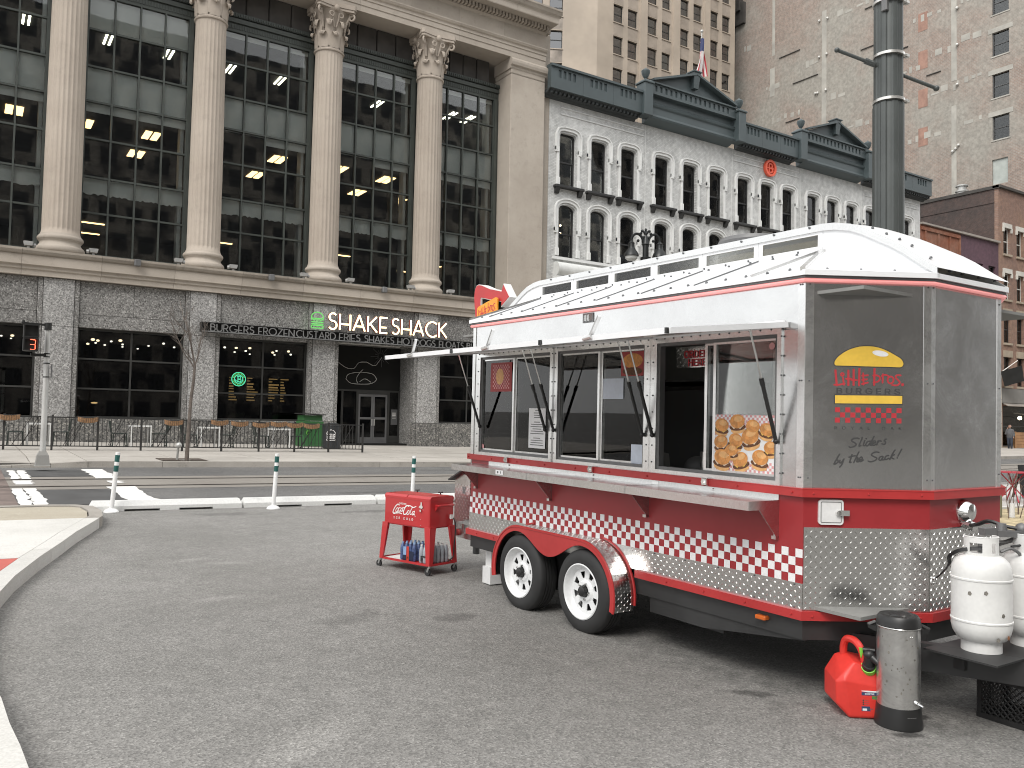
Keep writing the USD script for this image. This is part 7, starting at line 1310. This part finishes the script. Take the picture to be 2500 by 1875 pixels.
for k, (x, nm) in enumerate([(2.02, 'behind the signal pole'), (4.98, 'left of the bare tree'), (7.2, 'right of the bare tree'), (9.7, 'below the indoor plants')]):
    y = 30.3; M = mat4((x, y, g(x, y)+.15))
    if tsrc is None:
        tsrc = thing('patio_table', 'white framed patio table '+nm, 'table', M, 'white framed patio tables'); m = MB(); m.box(-.31, .31, -.31, .31, .70, .72); obj('tabletop', m, 'furn_green', tsrc, smooth=False); m = MB(); m.ext(sbox(-.32, -.32, .32, .32).difference(sbox(-.29, -.29, .29, .29)), (0, 0, .675), X1, Y1, .05); obj('frame', m, 'table_white', tsrc, smooth=False)
        for sx in (-1, 1):
            for sy in (-1, 1): m = MB(); m.box(sx*.30-.016, sx*.30+.016, sy*.30-.016, sy*.30+.016, 0, .68); obj('leg', m, 'table_white', tsrc, smooth=False)
    else: dup(tsrc, 'patio_table', 'white framed patio table '+nm, M)
    for s, side in ((-1, 'left'), (1, 'right')):
        M = mat4((x+s*.62, y+.05, g(x, y)+.15), 0 if s < 0 else math.pi); lab = f'dark patio chair on the {side} of the table {nm}'
        if csrc is None:
            csrc = thing('patio_chair', lab, 'chair', M, 'dark patio chairs'); m = MB(); m.cbox(-.22, .22, -.21, .21, .43, .46, .01); obj('seat', m, 'furn_green', csrc, smooth=False)
            for i in range(5): m = MB(); m.bar((-.21-.03, -.18+.09*i, .48), (-.30, -.18+.09*i, .84), .03, .012, up=(1, 0, 0)); obj('slat', m, 'furn_green', csrc, smooth=False)
            m = MB(); m.bar((-.30, -.22, .85), (-.30, .22, .85), .03); obj('top_rail', m, 'furn_green', csrc, smooth=False)
            for sx in (-1, 1):
                for sy in (-1, 1): m = MB(); m.bar((sx*.19, sy*.19, .44), (sx*.22, sy*.2, 0), .028); obj('leg', m, 'furn_green', csrc, smooth=False)
                m = MB(); m.bar((sx*.215, -.2, .04), (sx*.215, .2, .04), .024); obj('runner', m, 'furn_green', csrc, smooth=False)
        else: dup(csrc, 'patio_chair', lab, M)
pm('bin_black', (.020, .022, .024), .5, var=.1); pm('bin_green', (.03, .115, .035), .5, var=.15)
z = g(12, 31)+.15; BN = thing('black_bin', 'round black litter bin with a white burger drawing behind the fence', 'bin')
m = MB(); m.lathe([(.33, 0), (.345, .03), (.345, .84), (.33, .86), (.30, .86)], (11.95, 30.9, z), 32, mod=lambda th, zz: 1+.012*np.sign(np.sin(20*th))[None]*np.ones((len(zz), 1))); obj('body', m, 'bin_black', BN, smooth=30); m = MB(); m.lathe([(.34, .86), (.36, .88), (.33, .93), (.15, .97), (0, .97)], (11.95, 30.9, z), 28); obj('lid', m, 'bin_black', BN, smooth=40)
fo = np.array([11.95, 30.9, z])+np.array([-.42, -.9, 0])/.993*.36; lines(BN, 'burger_drawing', 'cooler_white', [[(a*.62-.17, b*.62) for a, b in l] for l in burger_lines(.55, .67)], .011, fo+np.array([0, 0, .30]), nrm((.9, -.42, 0)), Z1)
GB = thing('green_bin', 'green waste container with an open lid beside the entrance', 'bin'); zg = g(11.6, 32)+.15
m = MB(); m.cbox(11.15, 12.0, 31.9, 32.8, zg, zg+1.0, .03); obj('body', m, 'bin_green', GB, smooth=False); m = MB(); m.box(11.2, 11.95, 31.95, 32.7, zg+1.02, zg+1.24); obj('hood', m, 'bin_green', GB, smooth=False); m = MB(); m.bar((11.1, 32.3, zg+1.30), (12.05, 32.3, zg+1.26), 1.0, .04); obj('lid', m, 'iron_fence', GB, smooth=False)
lines(GB, 'marking', 'can_green', [arc(0, 0, .05, .08, 30, 330, 10)], .008, (11.35, 31.88, zg+.55), X1, Z1)
# plants inside the restaurant window
pm('fern', (.06, .085, .04), .6, var=.4, vs=9)
for k, (x, lab) in enumerate([(9.25, 'left leafy plant inside the restaurant window'), (10.7, 'middle leafy plant inside the restaurant window'), (11.5, 'right leafy plant inside the restaurant window')]):
    t = thing('indoor_plant', lab, 'plant', None, 'plants inside the restaurant window'); m = MB(); rp = random.Random(k); m.box(x-.35, x+.35, 34.2, 34.45, 1.2, 1.42); obj('trough', m, 'dark_room', t, smooth=False); m = MB()
    for i in range(70):
        a, e, L = rp.uniform(0, 6.28), rp.uniform(.3, 1.4), rp.uniform(.2, .42); o = np.array([x+rp.uniform(-.32, .32), 34.32, 1.4]); d = np.array([math.cos(a)*math.cos(e), .45*math.sin(a)*math.cos(e), math.sin(e)]); s = nrm(np.cross(d, (0, 1, .2)))*.028; tip = o+d*L+np.array([0, 0, -.10*L]); mid = o+d*L*.6; m.add([o, mid+s, tip, mid-s], [[0, 1, 2], [0, 2, 3]])
    obj('leaves', m, 'fern', t, smooth=False)
# ------------------------------------------------------------------ arrow sign behind the trailer
pm('arrow_white', (.72, .72, .70), .5); pm('arrow_red', (.46, .032, .034), .4)
AS = thing('arrow_sign', 'red arrow sign with a yellow Little bros panel behind the trailer', 'sign', TM @ mat4((.9, 0, 0)))
P = [(4.53, 2.2), (4.56, 2.79), (4.60, 3.03), (4.585, 3.12), (4.55, 3.165), (4.50, 3.175), (4.44, 3.165), (4.25, 3.10), (4.0, 3.045), (3.965, 3.125), (3.83, 2.96), (4.0, 2.86), (4.0, 2.92), (4.14, 2.945), (4.44, 3.005), (4.44, 2.2)]
Pp = Polygon([(-a, b) for a, b in P]); m = MB(); m.ext(Pp, (.10, 0, 0), YN, Z1, .10); obj('arrow_side', m, 'arrow_white', AS, smooth=False); m = MB(); m.ext(Pp.buffer(-.008), (-.001, 0, 0), YN, Z1, .004); obj('arrow_face', m, 'arrow_red', AS, smooth=False)
m = MB(); m.box(.02, .06, 4.02, 4.46, 2.55, 2.99); obj('dark_panel', m, 'dark_room', AS, smooth=False)
m = MB(); Pl = Polygon([(-4.46, 2.5), (-4.03, 2.5), (-4.03, 2.955), (-4.06, 2.975), (-4.43, 2.90), (-4.46, 2.88)]); m.ext(Pl, (-.02, 0, 0), YN, Z1, .02); yp = obj('yellow_panel', m, 'ink_orange', AS, smooth=False)
AL = lambda px, py: (-4.435+(px-178)*.00046, 2.865-(py-410)*.00058+(px-178)*.00011)
m = MB(); m.ext(stroke([[AL(*p) for p in l] for l in little+bros], .011), (-.0405, 0, 0), YN, Z1, .001); obj('script', m, 'ink_red', yp, smooth=False)
m = MB(); q = txt('BURGERS', .05, .001, .012, True); put(m, q, (-.0405, 4.43, 2.64), np.array(YN, float), np.array(Z1, float), .39/q.bounds[1][0]); obj('word', m, 'ink_red', yp, smooth=False)
m = MB(); m.cyl((.05, 4.49, .0), (.05, 4.49, 2.3), .04, .04, 12); obj('sign_post', m, 'frame_black', AS)
# ------------------------------------------------------------------ plaza at the right: bistro set, bed, pedestrian
pm('bistro_red', (.40, .035, .055), .4, var=.06); pm('straw', (.40, .33, .20), .95, var=.4, vs=6, bump=.5, bs=40); pm('twig_brown', (.13, .09, .07), .9); pm('board_black', (.016, .016, .016), .5)
m = MB(); sheet(m, sbox(10, 9.6, 40, 13.3), .006); tag(obj('plaza_paving', m, 'concrete_pale', smooth=False), 'pale concrete plaza under the red bistro chairs', 'paving', kind='structure')
m = MB(); sheet(m, Polygon([(14, 5), (22, 5), (21.5, 9.45), (14, 9.45)]), .01); tag(obj('planting_bed', m, 'straw', smooth=False), 'bed of dry straw coloured ground cover behind the propane tanks', 'planting bed', kind='stuff')
KE = thing('bed_kerb', 'thin pale kerb around the dry planting bed', 'kerb', kind='structure'); m = MB()
for a, b in ((14, 17), (17, 20), (20, 21.5)): m.hexa([(x, y, g(x, y)+z) for z in (-.1, .05) for x, y in ((a, 9.45), (b, 9.45), (b, 9.6), (a, 9.6))])
obj('kerb_stone', m, 'concrete_pale', KE, smooth=False)
bsrc = None
for k, (x, y, rz, lab) in enumerate([(20.05, 10.25, .45, 'nearest red folding bistro chair beside the trailer nose'), (21.6, 11.35, -.3, 'red bistro chair farther back with its backrest above the first'), (21.35, 9.75, 2.6, 'red bistro chair at the right picture edge in front of the black board')]):
    M = mat4((x, y, g(x, y)+.006), rz)
    if bsrc is None:
        bsrc = thing('bistro_chair', lab, 'chair', M, 'red bistro chairs')
        for i in range(4): m = MB(); m.box(-.20, .20, -.19+.098*i, -.10+.098*i, .44, .455); obj('seat_slat', m, 'bistro_red', bsrc, smooth=False)
        for zz in (.66, .76): m = MB(); m.bar((-.21, .235, zz), (.21, .235, zz), .02, .085); obj('back_slat', m, 'bistro_red', bsrc, smooth=False)
        for sx in (-1, 1):
            m = MB(); m.bar((sx*.2, .25, .82), (sx*.2, -.22, .0), .022, .028); obj('leg', m, 'bistro_red', bsrc, smooth=False); m = MB(); m.bar((sx*.18, -.19, .45), (sx*.18, .22, .0), .022, .028); obj('leg', m, 'bistro_red', bsrc, smooth=False)
        m = MB(); m.bar((-.19, -.2, .06), (.19, -.2, .06), .018); m.bar((-.18, .19, .06), (.18, .19, .06), .018); obj('stretcher', m, 'bistro_red', bsrc, smooth=False)
    else: dup(bsrc, 'bistro_chair', lab, M)
BT = thing('bistro_table', 'red round bistro table among the red chairs', 'table', mat4((21.3, 10.35, g(21, 10.3)+.006))); m = MB(); m.cyl((0, 0, .70), (0, 0, .72), .42, .42, 28); obj('tabletop', m, 'bistro_red', BT, smooth=30)
for sx in (-1, 1): m = MB(); m.bar((sx*.2, -.2, .70), (-sx*.22, .25, 0), .025); m.bar((sx*.2, .2, .70), (-sx*.22, -.25, 0), .025); obj('leg', m, 'bistro_red', BT, smooth=False)
BD = thing('black_board', 'black board leaning beyond the red bistro table', 'board', mat4((22.6, 10.3, g(22, 10.2)), YAW-math.pi/2)); m = MB(); m.bar((0.15, .1, .05), (.15, .28, .85), 1.1, .06, up=(0, 1, 0)); obj('panel', m, 'board_black', BD, smooth=False); m = MB(); m.bar((-.35, .6, .0), (-.35, .25, .8), .04); m.bar((.6, .6, .0), (.6, .25, .8), .04); obj('leg', m, 'board_black', BD, smooth=False)
SH = thing('bare_shrub', 'thin bare twigs rising from the planting bed behind the propane tanks', 'shrub'); rq = random.Random(2); m = MB()
for k in range(14):
    o = np.array([17.3+rq.uniform(-.5, 1.0), 8.5+rq.uniform(-.3, .5), 0]); o[2] = g(o[0], o[1]); q = [o]; d = nrm((rq.gauss(0, .2), rq.gauss(0, .2), 1))
    for j in range(6): d = nrm(d+np.array([rq.gauss(0, .1), rq.gauss(0, .1), 0])); q.append(q[-1]+d*.14)
    m.tube(q, np.linspace(.010, .004, 7), 5)
    for j in range(2): i = rq.randint(2, 5); m.tube([q[i], q[i]+np.array([rq.gauss(0, .1), rq.gauss(0, .1), .2])], .004, 4)
obj('stems', m, 'twig_brown', SH)
GP = thing('garden_post', 'short olive post with a white lamp in the planting bed', 'post'); z = g(17.2, 8.3); pm('olive', (.17, .16, .10), .7); m = MB(); m.cyl((17.1, 8.55, z), (17.1, 8.55, z+.55), .04, .04, 10); obj('post', m, 'olive', GP); m = MB(); m.cyl((17.35, 8.45, z), (17.35, 8.45, z+.28), .06, .05, 12); obj('lamp_head', m, 'plastic_white', GP)
# the pedestrian: one continuous body, clothes and hair as children
pm('skin', (.45, .27, .20), .6); pm('jacket', (.11, .11, .115), .9, var=.15, vs=8); pm('jeans', (.035, .042, .06), .9); pm('hair', (.035, .025, .02), .8); pm('shoe', (.02, .018, .017), .7)
PE = thing('person', 'person in a grey jacket and dark jeans walking with a hand raised to the ear', 'person', mat4((60.7, 29.65, g(60, 29.65)+.02), math.radians(200)))
def limb(pts): return [m3.Manifold.batch_hull([m3.Manifold.sphere(r, 14).translate([float(c) for c in p]) for p, r in (a, b)]) for a, b in zip(pts[:-1], pts[1:])]
def solid(parts): q = m3.Manifold.batch_boolean(parts, m3.OpType.Add).to_mesh(); t = trimesh.Trimesh(q.vert_properties[:, :3], q.tri_verts); return t
hip, chest, neck = (0, 0, .95), (.02, 0, 1.32), (.03, 0, 1.50)
LS = [((.02, .17, 1.40), .055), ((-.02, .24, 1.14), .045), ((.10, .23, .95), .035)]; RSm = [((.02, -.17, 1.40), .055), ((.10, -.24, 1.16), .045), ((.15, -.12, 1.50), .033)]
LL = [((0, .09, .93), .09), ((.12, .10, .52), .062), ((.02, .10, .10), .042)]; RL = [((0, -.09, .93), .09), ((.02, -.09, .50), .062), ((-.20, -.09, .12), .042)]
tors = [m3.Manifold.batch_hull([m3.Manifold.sphere(r, 16).translate(list(map(float, p))) for p, r in (((0, .08, .95), .10), ((0, -.08, .95), .10), ((.03, .11, 1.36), .10), ((.03, -.11, 1.36), .10), ((.06, 0, 1.15), .13))])]
head = m3.Manifold.batch_hull([m3.Manifold.sphere(.075, 18).translate([.05, 0, 1.66]), m3.Manifold.sphere(.085, 18).translate([.02, 0, 1.70]), m3.Manifold.sphere(.045, 14).translate([.075, 0, 1.60])])
bodyp = tors+[head]+limb([(neck, .05), ((.03, 0, 1.62), .05)])+limb(LS)+limb(RSm)+limb(LL)+limb(RL)
nose = [m3.Manifold.sphere(.018, 8).translate([.135, 0, 1.655])]; ears = [m3.Manifold.sphere(.022, 8).translate([.02, s*.085, 1.66]) for s in (-1, 1)]
fing = []
for c, dr in (((.10, .23, .90), (0, 0, -1)), ((.13, -.10, 1.56), (-.2, 0, 1))):
    fing += [m3.Manifold.sphere(.035, 10).translate(list(map(float, c)))]
    for i in range(4): a = np.array(c)+[(i-1.5)*.016, 0, 0]; fing += limb([(a, .010), (a+np.array(dr)*(.06+.01*(i in (1, 2)))+[0, .01, 0], .008)])
    fing += limb([(np.array(c)+[.02, .02, 0], .011), (np.array(c)+[.045, .02, .0]+np.array(dr)*.03, .009)])
feet = limb([((.02, .10, .05), .04), ((.15, .11, .035), .035)])+limb([((-.22, -.09, .08), .04), ((-.10, -.10, .035), .035)])
m = MB(); m.tm(solid(bodyp+nose+ears+fing+feet)); obj('body', m, 'skin', PE, smooth=45)
grow = lambda pts, k: [(p, r+k) for p, r in pts]
tj = [m3.Manifold.batch_hull([m3.Manifold.sphere(r+.02, 16).translate(list(map(float, p))) for p, r in (((0, .08, .92), .10), ((0, -.08, .92), .10), ((.03, .11, 1.38), .09), ((.03, -.11, 1.38), .09), ((.06, 0, 1.15), .135))])]
m = MB(); m.tm(solid(tj+limb(grow(LS, .02)[:2]+[((.085, .232, .99), .052)])+limb(grow(RSm, .02)[:2]+[((.145, -.135, 1.45), .05)])+limb([((.03, 0, 1.46), .07), ((.035, 0, 1.52), .062)]))); obj('jacket', m, 'jacket', PE, smooth=45)
m = MB(); m.tm(solid([m3.Manifold.batch_hull([m3.Manifold.sphere(.115, 14).translate([0, s*.08, z]) for s in (-1, 1) for z in (.88, .96)])]+limb(grow(LL, .015))+limb(grow(RL, .015)))); obj('jeans', m, 'jeans', PE, smooth=45)
m = MB(); m.tm(solid([m3.Manifold.batch_hull([m3.Manifold.sphere(.088, 16).translate([.0, 0, 1.715]), m3.Manifold.sphere(.07, 16).translate([-.03, 0, 1.66]), m3.Manifold.sphere(.06, 12).translate([.04, 0, 1.745])])])); obj('hair', m, 'hair', PE, smooth=45)
m = MB(); m.tm(solid([f for f in limb([((.02, .10, .05), .052), ((.15, .11, .04), .045)])+limb([((-.22, -.09, .08), .052), ((-.10, -.10, .045), .045)])])); obj('shoes', m, 'shoe', PE, smooth=45)
